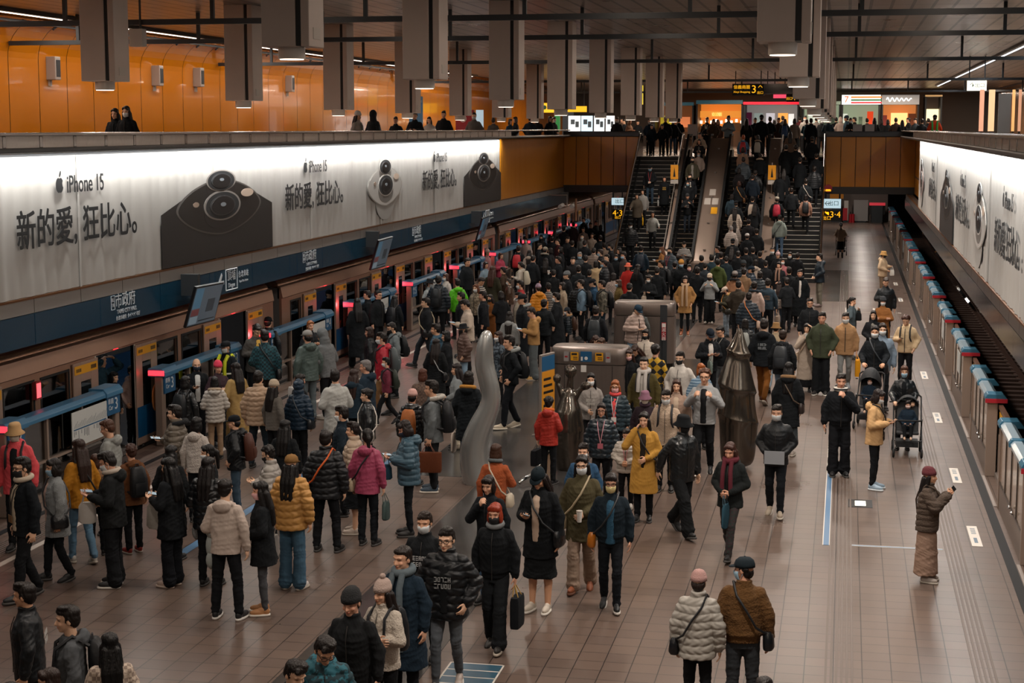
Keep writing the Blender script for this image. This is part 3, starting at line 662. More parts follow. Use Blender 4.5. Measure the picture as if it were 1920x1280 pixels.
# ================================================================ stairs and escalators
NS = 28; YB = 65.4; RUN = (YE - YB) / NS; RISE = ZM / NS
def slope_z(y): return min(max((y - YB) / (YE - YB), 0), 1) * ZM
stairm = mat('stair_stone', '0c0e10', .5, bump=(20, .1)); nosing = mat('stair_nosing', 'c4bcb2', .4); escm = mat('escalator_step', '0b0c0e', .4, .3); escn = mat('escalator_edge', '8a7862', .5)
def flight(g, x0, x1, nose=True):
    for k in range(NS):
        y = YB + k * RUN; g.box(x0, x1, y, y + RUN + .02, max(0, (k) * RISE - .6), (k + 1) * RISE, 0)
        if nose: g.box(x0 + .05, x1 - .05, y - .012, y + .035, (k + 1) * RISE - .012, (k + 1) * RISE + .006, 1)
def slope_box(g, x0, x1, h0, h1, ya=YB - .9, yb=YE + .7, m=None):
    """a band that follows the slope: level at foot and head"""
    P = [(ya, 0), (YB, 0), (YE, ZM), (yb, ZM)]
    lo = [(y, z + h0) for y, z in P]; hi = [(y, z + h1) for y, z in P]
    g.prism(lo + hi[::-1], 0, x0, x1, m) if False else None
    for (a, b) in zip(P[:-1], P[1:]):
        v = [(x, q[0], q[1] + h) for x in (x0, x1) for q in (a, b) for h in (h0, h1)]
        g.addm(v, [(0, 1, 3, 2), (4, 6, 7, 5), (0, 4, 5, 1), (2, 3, 7, 6), (0, 2, 6, 4), (1, 5, 7, 3)], m)
def slope_rail(x, h, r, ya=YB - .8, yb=YE + .6): return [(x, ya, h - .25), (x, ya, h), (x, YB, h), (x, YE, ZM + h), (x, yb, ZM + h), (x, yb, ZM + h - .25)]
def stairs(x0, x1, lab, outer):
    t = thing('staircase', lab, 'stairs', ((x0 + x1) / 2, YB, 0)); g = G(); flight(g, x0, x1); g.build('steps', [stairm, nosing], t)
    for s, x in ((-1, x0), (1, x1)):
        ob = (s == outer)
        g = G(); slope_box(g, x - .09 if s < 0 else x + .0, x - .0 if s < 0 else x + .09, -.45, .92 if ob else .35); g.build('side_wall', mat('stair_side', '17191b', .18, .5), t)
        g = G(); g.tube(slope_rail(x - .045 if s < 0 else x + .045, .98 if ob else .95, .045), .05 if ob else .025, 8); g.build('handrail', chrome if ob else steel, t, smooth=50)
        if not ob:
            g = G()
            for y in np.linspace(YB, YE, 6): g.cyl((x + .045 * s, y, slope_z(y) + .3), (x + .045 * s, y, slope_z(y) + .95), .015, seg=6)
            g.build('baluster', steel, t)
    return settle(t)
stairs(-8.92, -7.12, 'fixed stairs left of the escalators, walked up and down', -1)
stairs(-2.68, -.95, 'fixed stairs right of the escalators with walkers going up', 1)
balu = mat('balustrade', '101315', .12, .4)
def escalator(x0, x1, lab):
    t = thing('escalator', lab, 'escalator', ((x0 + x1) / 2, YB, 0)); g = G(); flight(g, x0 + .1, x1 - .1); g.build('steps', [escm, escn], t)
    for x, s in ((x0, 1), (x1, -1)):
        a, b = sorted((x, x + .06 * s)); g = G(); slope_box(g, a, b, -.4, .92, YB - 1.6, YE + 1.4); g.build('balustrade', balu, t)
        g = G(); slope_box(g, a - .02, b + .02, .92, .99, YB - 1.65, YE + 1.45); g.build('handrail', rubber, t)
        a, b = sorted((x + .06 * s, x + .11 * s)); g = G(); slope_box(g, a, b, -.1, .30, YB - 1.4, YE + 1.2); g.build('skirt', dsteel, t)
    return settle(t)
escalator(-6.86, -5.86, 'descending escalator with people coming down, left of the wide steel strip')
escalator(-5.02, -3.26, 'packed ascending escalator right of the wide steel strip')
deckm = mat('escalator_deck', '948276', .3, .5, bump=(20, .05, .1))
def deck(x0, x1, lab):
    t = thing('escalator_deck', lab, 'escalator deck', ((x0 + x1) / 2, YB, 0)); g = G(); slope_box(g, x0, x1, .42, .80, YB - 1.2, YE + 1.0); g.build('panel', deckm, t)
    g = G()
    for y in np.linspace(YB + .6, YE - .8, 5): g.cyl(((x0 + x1) / 2, y, slope_z(y) + .80), ((x0 + x1) / 2, y, slope_z(y) + .86), .05, seg=10)
    g.build('lug', steel, t); return t
t = deck(-5.84, -5.04, 'wide sloping steel strip between the two escalators')
g = G(); r = random.Random(5)
for k, (y, dx) in enumerate(((68.9, -.16), (68.9, .16), (69.5, .0), (68.3, .16))): g = G(); slope_z0 = slope_z(y); g.addm([(-5.44 + dx - .13, y, slope_z0 + .81), (-5.44 + dx + .13, y, slope_z0 + .81), (-5.44 + dx + .13, y + .42, slope_z(y + .42) + .81), (-5.44 + dx - .13, y + .42, slope_z(y + .42) + .81)], [(0, 1, 2, 3)]).build('notice', (offw, yellow)[k == 3], t)
settle(t)
settle(deck(-3.24, -2.80, 'narrow sloping steel strip between ascending escalator and right stairs'))
settle(deck(-7.02, -6.88, 'narrow sloping steel strip between left stairs and descending escalator'))
struct(G().box(XS0 + .12, XS1 - .12, YE - .02, YE + .3, 3.5, ZM - .02).build('wall_stair_head', dgrey))
for x, lab in ((-7.05, 'tilted yellow warning sign between left stairs and descending escalator'), (-3.0, 'yellow warning sign hanging between ascending escalator and right stairs')):
    y = 69.7; t = thing('warning_sign', lab, 'sign', (x, y, slope_z(y) + .8))
    G().cyl((0, 0, 0), (0, 0, 1.25), .02, seg=8).build('post', steel, t); G().box(-.16, .16, -.03, -.01, .55, 1.15).build('plate', mat('warn_yellow', 'e0961a', .5), t)
    G().prism([(-.05, .65), (.05, .65), (.0, 1.05)], 1, -.036, -.03).build('figure', black, t); G().box(-.16, .16, -.032, -.012, .36, .53).build('caption', offw, t)
# dark boards standing at the head of the stairs
for px, lab in ((1298, 'white notice board at the head of the left stairs'), (1608, 'white notice board behind the right hall end, left one'), (1631, 'white notice board behind the right hall end, right one')):
    p = on_y(px, 236, 75.2); t = thing('notice_board', lab, 'notice board', (float(p[0]), 75.2, ZM))
    G().box(-.2, .2, -.02, .02, .9, 1.42).build('panel', mat('notice_white', 'b5ada8', .5), t); G().cyl((0, 0, 0), (0, 0, .9), .025, seg=8).build('post', steel, t)
# ================================================================ steel service boxes on the platform
steel_c = mat('cabinet_steel', '857a73', .30, .75, bump=(40, .05, .05), var=.1)
def kiosk(x, y, w, h, lab):
    t = thing('steel_cabinet', lab, 'steel cabinet', (x, y, 0)); q = 7
    G().eloft([(0, .34, 0, w / 2 - .03, .33), (0, .34, .12, w / 2 - .03, .33)], 40, p=q).build('plinth', dsteel, t, smooth=40)
    G().eloft([(0, .34, .12, w / 2, .36), (0, .34, h - .36, w / 2, .36)], 40, p=q).build('body', steel_c, t, smooth=40)
    G().eloft([(0, .34, h - .345, w / 2 - .01, .355), (0, .34, h - .33, w / 2, .36), (0, .34, h - .05, w / 2, .36), (0, .34, h - .01, w / 2 - .03, .34), (0, .34, h, w / 2 - .08, .30)], 40, p=q).build('top', steel_c, t, smooth=40)
    g = G()
    for xx in (-w * .31, w * .31): g.box(xx - .005, xx + .005, -.024, -.018, .15, h - .37)
    g.build('seam', black, t); return t
t = kiosk(-4.98, 32.6, 1.56, 1.63, 'lower steel cabinet with yellow and blue stickers behind the bronze figure'); yf = -.024
stk = lambda n, x0, x1, z0, z1, m, tt: G().box(x0, x1, yf - .004, yf, z0, z1).build(n, m, tt)
for x in (-.36, .14): 
    s = stk('sticker', x, x + .16, 1.36, 1.53, yellow, t); G().box(x + .02, x + .13, yf - .007, yf - .004, 1.47, 1.51).box(x + .05, x + .14, yf - .007, yf - .004, 1.42, 1.435).box(x + .05, x + .14, yf - .007, yf - .004, 1.385, 1.40).build('lettering', black, s)
s = stk('sticker', -.16, .07, 1.34, 1.55, sign_b, t); g = G(); g.ell((-.045, yf - .006, 1.41), (.035, .004, .035)); g.build('emblem', white, s); G().box(-.15, -.115, yf - .007, yf - .004, 1.36, 1.44).build('lettering', white, s)
for x in (-.5, .35): s = stk('sticker', x, x + .1, 1.34, 1.54, mat('grey_sticker', '8f8a88', .5), t); G().box(x + .02, x + .08, yf - .007, yf - .004, 1.42, 1.45).build('lettering', red, s)
stk('sticker', -.15, -.04, 1.13, 1.27, white, t)
t = kiosk(-4.90, 41.2, 1.54, 1.66, 'taller steel cabinet with a red fire extinguisher label, farther back')
G().box(.42, .60, yf, yf + .01, .1, 1.6).build('slot', dgrey, t)
s = G().box(.46, .575, yf - .012, yf, .72, 1.16).build('red_label', red, t)
words('lettering', '滅\n火\n器', .11, white, frame_ny((.518, yf - .014, .86)), s); G().box(.47, .565, yf - .014, yf - .012, 1.04, 1.14).build('picture', white, s)
# standing guide board, seen from its edge
p = on_z(1025, 815, 0); t = thing('guide_board', 'tall orange and blue guide board standing left of the bronze figure', 'guide board', (float(p[0]), float(p[1]), 0), math.radians(72))
G().box(-.28, .28, -.03, .03, .25, 1.62).build('frame', steel, t, bevel=.01); G().box(-.26, .26, -.036, -.03, .3, 1.28).build('orange_panel', mat('board_orange', 'cf8a1c', .5), t)
G().box(-.26, .26, -.036, -.03, 1.30, 1.58).build('blue_panel', sign_b, t); g = G()
for q in range(6): g.box(-.2, .2 - .05 * (q % 3), -.04, -.036, .45 + q * .13, .50 + q * .13)
g.build('lettering', black, t); G().box(-.25, -.2, -.2, .2, 0, .03).box(.2, .25, -.2, .2, 0, .03).box(-.24, -.21, -.02, .02, 0, .3).box(.21, .24, -.02, .02, 0, .3).build('stand', steel, t)
# ================================================================ three sculptures
silver = mat('sculpture_silver', 'b4b6b4', .26, .7, bump=(5, .12, .3)); brz = mat('sculpture_bronze', '5e574f', .16, .85, bump=(7, .25, .4), var=.3)
Y = 27.0; rows = []
for (px, py, w) in ((914, 620, 9), (913, 626, 20), (909, 648, 29), (907, 680, 33), (915, 712, 34), (922, 740, 33), (918, 765, 36), (903, 795, 42), (889, 832, 48), (889, 868, 52), (899, 905, 56), (908, 925, 60)):
    p = on_y(px, py, Y); rows.append((p[0], p[1], max(float(p[2]), 0), w / 2 / 3100 * 30.5))
rows = rows[::-1]; k = np.linspace(0, len(rows) - 1, 44); ra = np.array(rows); ra = np.stack([np.interp(k, range(len(rows)), ra[:, c]) for c in range(4)], 1)
for _ in range(3): ra[1:-1] = .25 * ra[:-2] + .5 * ra[1:-1] + .25 * ra[2:]
ra[0, 2] = 0; bx = float(ra[0, 0])
g = G().tube([(a - bx, b - Y, c) for a, b, c, _ in ra], [float(w) for w in ra[:, 3]], 20)
tag(g.build('tentacle_sculpture', silver, None, smooth=60, loc=(bx, Y, 0)), 'tall silver wavy tentacle sculpture rising from the floor', 'sculpture')
p = on_z(1379, 884, 0); bx, by = float(p[0]), float(p[1]) + .3; mp = (by / 3100) * 1.02
prof = [(884, 30), (850, 33), (815, 35), (798, 36), (792, 39), (790, 37), (770, 34), (755, 33), (742, 33), (738, 37), (735, 36), (720, 31), (700, 25), (684, 20), (676, 21), (673, 24), (671, 21), (655, 13), (642, 8), (634, 5), (631, 2)]
a = np.linspace(0, 2 * PI, 40, endpoint=False); rings = []
for py, w in prof:
    z = max(0, (884 - py) * mp * 1.03); r = w * mp; tl = .22 if py < 845 else .05
    rings.append(np.stack([r * np.cos(a) + .02 * math.sin(z * 3), r * np.sin(a) * .9, np.maximum(0, z - tl * r * np.cos(a - 0.3) - .02 * np.sin(3 * a))], 1))
g = G(); g.ring(rings); o = g.build('tiered_cone_sculpture', brz, None, smooth=50, loc=(bx, by, 0))
o.modifiers.new('sub', 'SUBSURF').levels = 1; o.modifiers['sub'].render_levels = 2; tag(o, 'tall bronze sculpture of stacked pointed cones by the man in grey zip top', 'sculpture')
p = on_z(1062, 885, 0); bx, by = float(p[0]), float(p[1]) + .25; k = by / 3100 * 1.02
def q(px, py, dy=0): return ((px - 1062) * k, dy, max(.0, (885 - py) * k * 1.02))
g = G(); g.ell(q(1065, 701), (.115, .105, .125), None, 16, 12); g.cap(q(1063, 740), q(1065, 712), .075, .055); g.cap(q(1061, 772), q(1062, 745), .23, .13, 16); g.cap(q(1060, 812), q(1060, 785), .30, .26, 18); g.cap(q(1062, 880), q(1060, 820), .22, .29, 18)
g.cap(q(1051, 752), q(1042, 727), .07, .05); g.ell(q(1039, 715), (.075, .07, .085), None, 14, 10); g.cap(q(1071, 752), q(1083, 735), .08, .05); g.cap(q(1083, 735), q(1090, 729), .05, .055); g.ell(q(1094, 727), (.09, .08, .075), None, 14, 10)
o = g.build('bulbous_figure_sculpture', brz, None, loc=(bx, by, 0)); rm = o.modifiers.new('rm', 'REMESH'); rm.mode = 'VOXEL'; rm.voxel_size = .02; rm.use_smooth_shade = True; sm = o.modifiers.new('sm', 'SMOOTH'); sm.iterations = 4
tag(o, 'dark bronze bulbous figure sculpture with stump arms in front of the lower cabinet', 'sculpture')
t = thing('floor_handrail', 'low bent chrome tube rail near the bronze figure', 'rail', tuple(float(v) for v in on_z(1000, 900, 0)))
G().tube([(-.15, -.5, .05), (-.1, -.45, .1), (0, -.1, .12), (.22, .9, .5), (.24, 1.1, .5), (.2, 1.2, .2), (.2, 1.2, 0)], .03, 10).build('tube', chrome, t, smooth=60)
# ================================================================ hanging screens
def screen(c, lab, dim=1.0):
    (ax, ay), (bx_, by_), (cx_, cy_), (dx_, dy_) = c                    # top near, top far, bottom far, bottom near corners in the photograph
    A, B = on_x(ax, ay, -11.9), on_x(bx_, by_, -11.9); Cc, Dd = on_x(cx_, cy_, -12.22), on_x(dx_, dy_, -12.22)
    t = thing('hanging_screen', lab, 'screen', tuple(float(v) for v in (A + B + Cc + Dd) / 4)); n = np.cross(Dd - A, B - A); n = n / np.linalg.norm(n); n = n if n[0] > 0 else -n
    def pt(u, v, e): return A * (1 - u) * (1 - v) + B * u * (1 - v) + Dd * (1 - u) * v + Cc * u * v + n * e
    def slab(u0, u1, v0, v1, e0, e1, m, nm):
        g = G(); v = [pt(u, w, e) for u in (u0, u1) for w in (v0, v1) for e in (e0, e1)]
        return g.addm(v, [(0, 1, 3, 2), (4, 6, 7, 5), (0, 4, 5, 1), (2, 3, 7, 6), (0, 2, 6, 4), (1, 5, 7, 3)]).build(nm, m, t)
    slab(-.03, 1.03, -.04, 1.04, -.05, 0, black, 'case'); slab(0, 1, 0, 1, 0, .006, mat('screen_glow', '46525c', .3, emit=.35), 'display')
    slab(.02, .3, .02, .55, .006, .008, mat('screen_blue', '46708a', .3, emit=.25), 'picture'); slab(.02, .3, .57, .75, .006, .008, mat('screen_red', '6e3a3e', .3, emit=.2), 'picture')
    slab(.02, .3, .77, .97, .006, .008, mat('screen_pale', '7a8c98', .3, emit=.25), 'picture'); slab(.55, .82, .35, .7, .006, .008, mat('screen_dim', '343d45', .4, emit=.2), 'picture')
    slab(.36, .95, .9, .93, .006, .008, mat('screen_dark', '20272c', .4, emit=.1), 'caption')
    m = pt(.3, .2, -.1); G().box(m[0] - .5, m[0] + .02, m[1] - .06, m[1] + .06, m[2] - .06, m[2] + .35).build('bracket', dgrey, t)
    return settle(t)
screen(((369, 541), (418, 532), (401, 598.5), (350, 612)), 'slim hanging screen tilted over the platform, nearest of three')
screen(((711, 453), (736, 446), (722, 497), (696, 505)), 'slim hanging screen tilted over the platform, middle of three')
screen(((905, 411), (918, 406), (908, 442), (894, 450)), 'slim hanging screen tilted over the platform, farthest of three')
t = thing('camera_pair', 'pair of white cameras on a bracket below the orange ribbed wall', 'camera', tuple(float(v) for v in on_x(1063, 388, -11.6)))
for dx, dy in ((-.25, 0), (.2, .3)): G().cyl((dx, dy - .3, .02), (dx + .05, dy + .1, .08), .09, seg=12).build('camera_body', white, t, smooth=40)
G().tube([(0, 0, 0), (0, 0, .5), (-.85, 0, .5)], .03).build('bracket', steel, t); G().cyl((.35, .2, -.6), (.35, .2, .35), .05).build('pole', mat('pole_brown', '8a6248', .4), t)
# ================================================================ signs
amber, dark_b = mat('sign_amber', 'ffb41e', .4, emit=1.0), mat('sign_black', '101010', .4)
exit_w = mat('exit_glow', 'bcd4dc', .4, emit=.9); exit_g = mat('exit_green', '2c6a44', .4)
def board(px0, py0, px1, py1, Y, lab, m, name='hanging_sign', texts=(), cat='sign', rod=True, zr=None):
    a, b = on_y(px0, py1, Y), on_y(px1, py0, Y); x0, x1, z0, z1 = float(a[0]), float(b[0]), float(a[2]), float(b[2])
    t = thing(name, lab, cat, ((x0 + x1) / 2, Y, z0)); w, h = x1 - x0, z1 - z0
    G().box(-w / 2, w / 2, -.06, .06, 0, h).build('case', m if not isinstance(m, tuple) else m[0], t)
    for (s, fx, fz, fs, mm) in texts: words('lettering', s, fs * h, mm, frame_ny(((fx - .5) * w, -.064, fz * h)), t)
    low = z1 < 3.4; up = rod or (name == 'hanging_sign' and z0 > (1.3 if low else ZM + 1.3)); top = (3.44 if low else ZC) - z0; bot = (0 if low else ZM) - z0
    if up:
        for x in (-w * .4, w * .4): G().box(x - .02, x + .02, -.02, .02, h, top).build('rod', dgrey, t)
    elif bot < -.02: G().box(-w * .35, w * .35, -.03, .03, bot, 0).build('stand', dgrey, t)
    return t
board(1373, 157, 1433, 179, 76, 'black hanging sign with yellow exit number 3 and arrow over the escalators', dark_b, texts=(('信義商圈', .3, .7, .36, amber), ('Xinyi Shopping', .3, .3, .24, amber), ('3', .68, .5, .95, amber), ('↑', .88, .62, .6, amber), ('出口', .88, .22, .28, amber)))
board(1433, 157, 1494, 176, 76.1, 'dim glassy panel of the hanging sign beside exit number 3', (mat('sign_glass', '3a332e', .12, .3),), rod=False)
board(1475, 176, 1500, 191, 78, 'black hanging sign with yellow exit number 4', dark_b, texts=(('4', .55, .5, .95, amber), ('出口', .2, .4, .4, amber)))
board(1450, 177, 1474, 184, 78, 'pink lit strip sign left of exit number 4', mat('pink_sign', 'd8475e', .4, emit=1.2), rod=False)
board(1813, 151, 1850, 170, 62, 'white lit exit sign with green arrow and running figure under the ceiling', mat('exit_bright', 'f2ead6', .4, emit=1.6), texts=(('↑', .25, .5, .7, exit_g), ('出口', .65, .5, .5, exit_g)), cat='exit sign')
board(1545, 373, 1577, 390, 75, 'pale blue exit sign with arrow below the right hall end', exit_w, texts=(('←', .2, .5, .8, exit_g), ('出口', .55, .5, .6, exit_g)), cat='exit sign')
board(1543, 394, 1578, 414, 75.1, 'black sign with yellow exit numbers 3 4 below the right hall end', dark_b, texts=(('3·4', .66, .58, .8, amber), ('↰', .2, .7, .5, amber), ('出口', .2, .25, .4, amber)))
board(1147, 371, 1169, 384, 75, 'pale blue exit sign left of the left stairs', exit_w, texts=(('出口', .7, .5, .7, exit_g),), cat='exit sign')
board(1148, 392, 1169, 411, 75.1, 'black sign with yellow exit numbers 4 3 left of the left stairs', dark_b, texts=(('4·3', .5, .6, .8, amber), ('出口', .5, .18, .3, amber)))
p = on_y(1553, 353, 72.9); t = thing('round_sign', 'round red notice on the foot of the right hall end', 'sign', tuple(float(v) for v in p))
G().cyl((0, -.03, 0), (0, .03, 0), .17, seg=24).build('disc', red, t); G().prism([(-.12, -.12), (.12, -.12), (.1, -.04), (-.1, -.04)], 1, -.036, -.03).build('lettering', amber, t)
# far end of the platform, under the hall end
for (px0, py0, px1, py1, m, nm, lab, cat) in ((1600, 375, 1628, 414, mat('cabinet_grey', '8b8784', .5), 'metal_cabinet', 'grey metal cabinet at the far end of the platform', 'cabinet'), (1582, 376, 1591, 413, offw, 'notice_pillar', 'narrow white notice pillar at the far end of the platform', 'notice'), (1630, 383, 1660, 402, dark_b, 'dark_display', 'dark display at the far platform end under a red strip', 'display'), (1556, 358, 1582, 372, orange2, 'orange_board', 'small orange board at the far platform end above the exit sign', 'board')):
    board(px0, py0, px1, py1, 108.5, lab, m, nm, rod=False, cat=cat)
board(1630, 380, 1660, 385, 108.3, 'red lit strip at the far end of the platform', mat('red_strip_lit', 'b8323c', .4, emit=.6), rod=False)
for k, px in enumerate((1594, 1599)):
    p = on_z(px, 414, 0); t = thing('fire_extinguisher', f'red fire extinguisher at the far platform end, {("left", "right")[k]} one', 'fire extinguisher', (float(p[0]), 108.2, 0))
    G().cyl((0, 0, 0), (0, 0, .55), .1, seg=12).build('cylinder', red, t, smooth=40); G().cyl((0, 0, .55), (0, 0, .7), .03, seg=8).build('valve', black, t)
struct(G().box(-12.5, 2.7, 109.4, 109.5, 0, 3.44).build('wall_platform_end', mat('end_wall', '6d6058', .5)))
# ================================================================ shops and fittings of the far concourse
def glowm(n, c, e): return mat(n, c, .5, emit=e)
def shop(px0, px1, py_sign, py_top, lab, sign, back, be, items, Y=112, texts=()):
    a, b = on_y(px0, 240, Y), on_y(px1, 240, Y); x0, x1 = float(a[0]), float(b[0]); zt, zs = float(on_y(px0, py_top, Y)[2]), float(on_y(px0, py_sign, Y)[2])
    t = thing('shop_front', lab, 'shop', ((x0 + x1) / 2, Y, ZM)); w = x1 - x0; z1, z0 = zt - ZM, zs - ZM
    s = G().box(-w / 2, w / 2, -.15, .1, z0, z1).build('sign_board', sign, t)
    for (tx, fx, fs, mm) in texts: words('lettering', tx, fs * (z1 - z0), mm, frame_ny(((fx - .5) * w, -.16, (z0 + z1) / 2)), s)
    G().box(-w / 2, w / 2, 2.6, 2.7, 0, z0).build('back_wall', glowm('shop_' + back, back, be), t)  # the shop's inner light is put into the wall's own glow
    G().box(-w / 2, w / 2, 0, 2.7, z0, z0 + .05).build('ceiling', white, t); G().box(-w / 2, -w / 2 + .1, 0, 2.7, 0, z0).build('side_wall', dgrey, t); G().box(w / 2 - .1, w / 2, 0, 2.7, 0, z0).build('side_wall', dgrey, t)
    G().box(-w / 2 + .1, w / 2 - .1, .5, 1.1, 0, 1.0).build('counter', mat('counter', '6b4a30', .4), t)
    for (fx, fw, za, zb, c, e, nm) in items: G().box((fx - .5 - fw / 2) * w, (fx - .5 + fw / 2) * w, 1.9, 1.95, za, zb).build(nm, glowm('shop_item_' + c + str(e), c, e), t)  # shelves and boards glow too, in place of light falling on them
    return t
shop(1305, 1392, 195, 188, 'bakery like shop with warm orange light behind the escalator heads', glowm('sign_teal', '2f5560', .3), 'c8742a', .75, [(.5, .96, 1.95, 2.4, 'e08a34', .9, 'panel'), (.4, .22, 2.05, 2.3, 'f0c080', 1.2, 'picture')] + [(.06 + .11 * q, .045, 1.55 + .1 * (q % 2), 1.75 + .1 * (q % 2), 'ffe8c0', 4, 'lamp') for q in range(9)] + [(.15, .2, .8, 1.4, '4a2c18', .1, 'poster'), (.85, .2, 1.0, 1.6, '6a4424', .2, 'menu_board'), (.5, .3, .9, 1.3, '8a5a2c', .3, 'shelf')])
shop(1393, 1497, 196, 191, 'food counter with a red sign strip and three menu screens', glowm('sign_red', 'd01c30', 1.0), '8f8a86', .45, [(.85, .1, .9, 2.2, 'e8e4dc', 1.0, 'lamp_panel'), (.25, .16, 1.55, 2.25, '7d8a84', .8, 'menu_screen'), (.47, .16, 1.55, 2.25, 'b8b4b8', 1.0, 'menu_screen'), (.7, .18, 1.55, 2.25, 'e09a4a', 1.2, 'menu_screen'), (.08, .1, 1.2, 2.3, '5a1c3a', .3, 'banner'), (.5, .5, .9, 1.4, '3a3634', .1, 'shelf')])
shop(1503, 1575, 196, 190, 'pale lit shop front half hidden by the right row of columns', glowm('sign_pale', '8fa08c', .4), 'a8b496', .5, [(.3, .3, 1.2, 2.2, 'd8dcc8', .8, 'lamp_panel'), (.7, .3, .8, 2.0, '6f7c66', .2, 'shelf')])
shop(1225, 1300, 198, 192, 'small shop with teal sign left of the bakery like shop', glowm('sign_teal', '2f5560', .3), '7a4a2a', .35, [(.7, .3, 1.3, 2.0, 'd87a4a', .8, 'poster'), (.25, .3, 1.3, 2.1, 'b8a02a', .6, 'poster')])
t = shop(1577, 1650, 196, 178, 'convenience store with white sign striped orange green and red', glowm('sign_white', 'e6e4de', 1.2), 'a8b496', .55, [(.1, .12, 1.6, 2.2, 'd8dcc8', .9, 'lamp_panel'), (.5, .1, .8, 2.0, '7c8c70', .3, 'shelf'), (.75, .16, 1.2, 2.35, 'd8421e', .9, 'banner'), (.3, .4, .6, 1.6, '8f9c80', .5, 'shelf')], texts=(('7', .12, .95, glowm('sign_orange', 'e0661e', .8)),))
z0 = float(on_y(1577, 196, 112)[2]) - ZM; z1 = float(on_y(1577, 178, 112)[2]) - ZM; w = 2.63; sb = [c for c in t.children if c.name.startswith('sign_board')][0]
for f, c in ((.75, 'e08a3a'), (.45, '2c6a3c'), (.18, 'c8303a')): G().box(-w * .25, w * .5, -.165, -.155, z0 + (z1 - z0) * (f - .07), z0 + (z1 - z0) * (f + .09)).build('stripe', glowm('stripe_' + c, c, .7), sb)
t = shop(1652, 1722, 196, 178, 'juice shop with grey sign in white script and bright orange picture', glowm('sign_grey', '9a9692', .5), 'c27840', .7, [(.85, .2, 1.3, 2.2, '8a4a2c', .3, 'menu_board'), (.5, .45, 1.35, 2.25, 'f0b070', 1.8, 'picture'), (.1, .14, 1.4, 2.1, '8a3a30', .6, 'poster'), (.6, .5, .95, 1.25, 'fff4e0', 2, 'lamp')])
sb = [c for c in t.children if c.name.startswith('sign_board')][0]; zz = (z0 + z1) / 2
g = G(); u = np.linspace(0, 1, 60); g.tube([(-.9 + 1.6 * a, -.165, zz + .14 * math.sin(a * 34) * (1 - .5 * a)) for a in u], .03, 5); g.build('script', glowm('script_white', 'ffffff', 1.4), sb)
shop(1733, 1765, 181, 178, 'stall with lit food pictures at the right end of the far shops', glowm('sign_warm', 'caa06a', .6), '4a3a30', .2, [(.5, .8, 1.75, 2.5, 'f2d9a8', 1.6, 'picture'), (.5, .8, .9, 1.5, 'd09050', 1.0, 'picture')])
for k, (a, b, c, e) in enumerate(((1066, 1088, 'd8dcdc', 1.4), (1090, 1111, 'b4ccd8', 1.2), (1114, 1133, 'ccd6d8', 1.3), (1136, 1152, 'dde0e0', 1.4))):
    t = board(a, 217, b, 246, 84, f'white lit poster case behind the hall end, {rank[k] if k else "first"} from the left', glowm('case_' + c, c, e), 'poster_case', rod=False, cat='poster case')
    w = (b - a) / 3100 * 85; G().box(-w * .3, w * .05, -.066, -.06, .35, .6).build('picture', glowm('case_dark', '46525a', .2), t); G().box(w * .1, w * .4, -.066, -.06, .2, .5).build('picture', glowm('case_dark', '46525a', .2), t)
board(1013, 193, 1046, 211, 88, 'yellow lit shop sign with a green mark above the concourse', glowm('sign_yellow', 'e0a81e', 1.2), rod=False, texts=(('●', .25, .5, .6, exit_g),))
board(1052, 199, 1100, 210, 90, 'long yellow lit strip sign behind the middle columns', glowm('sign_yellow', 'e0a81e', 1.2), rod=False)
board(1187, 160, 1206, 196, 92, 'yellow lit hanging banner behind the middle columns', glowm('sign_lime', 'c8b02a', 1.0), rod=False)
board(855, 206, 889, 249, 64, 'red wall machine with a round white mark on the left concourse', red, 'vending_machine', rod=False, cat='machine', texts=(('◉', .4, .6, .4, white),))
board(893, 206, 906, 249, 66, 'lit glass machine beside the red wall machine', glowm('machine_glow', '9fb4be', .8), 'vending_machine', rod=False, cat='machine')
board(768, 181, 792, 247, 52, 'blue and white map board on the left concourse', glowm('map_blue', '4a6a80', .25), 'map_board', rod=False, cat='map board', texts=(('BLUE LINE', .5, .86, .09, white),))
board(1040, 212, 1050, 246, 82, 'narrow green lit panel behind the left rail', glowm('panel_green', '1e6a34', .6), 'green_panel', rod=False, cat='panel')
for k, (a, b, c) in enumerate(((1835, 1846, 'e0a080'), (1852, 1866, 'e8c090'), (1896, 1904, 'e0a868'), (1908, 1916, 'c89070'))):
    board(a, 168, b, 246, 58 - k * 3, f'tall glowing strip painted as a wall reflection on the right concourse, {rank[k] if k else "first"} from the left', glowm('strip_' + c, c, .9), 'glass_strip', rod=False, cat='wall reflection')  # bright reflections in the glossy wall, built as glowing strips
board(1870, 175, 1896, 250, 50, 'square grey pillar on the right concourse', mat('pillar_grey', '8d8a86', .5), 'concourse_pillar', rod=False, cat='pillar')
board(1580, 390, 1589, 413, 108, 'small red notice beside the fire extinguishers', red, rod=False)
# mirrors and lamps beside the right track
for k, (px, py, Y) in enumerate(((1812, 560, 33.5), (1768, 490, 41.5), (1742, 452, 50))):
    p = on_x(px, py, 3.2); t = thing('track_mirror', f'long tilted mirror on a bracket over the empty track, {rank[k]}', 'mirror', (3.2, float(p[1]), float(p[2])))
    g = G(); a = np.linspace(0, 2 * PI, 20, endpoint=False); g.prism([(.9 * math.cos(x), .42 * math.sin(x)) for x in a], 0, -.03, .03); o = g.build('glass', mat('mirror_face', '2a2c2e', .06, .9), t); o.rotation_euler = (0, math.radians(-38), 0)
    G().tube([(.2, 0, .2), (.5, .2, .5), (.6, .2, 3.9 - float(p[2]))], .04, 8).build('bracket', steel, t); G().box(.35, .55, -.1, .1, -.35, .05).build('lamp_box', offw, t)
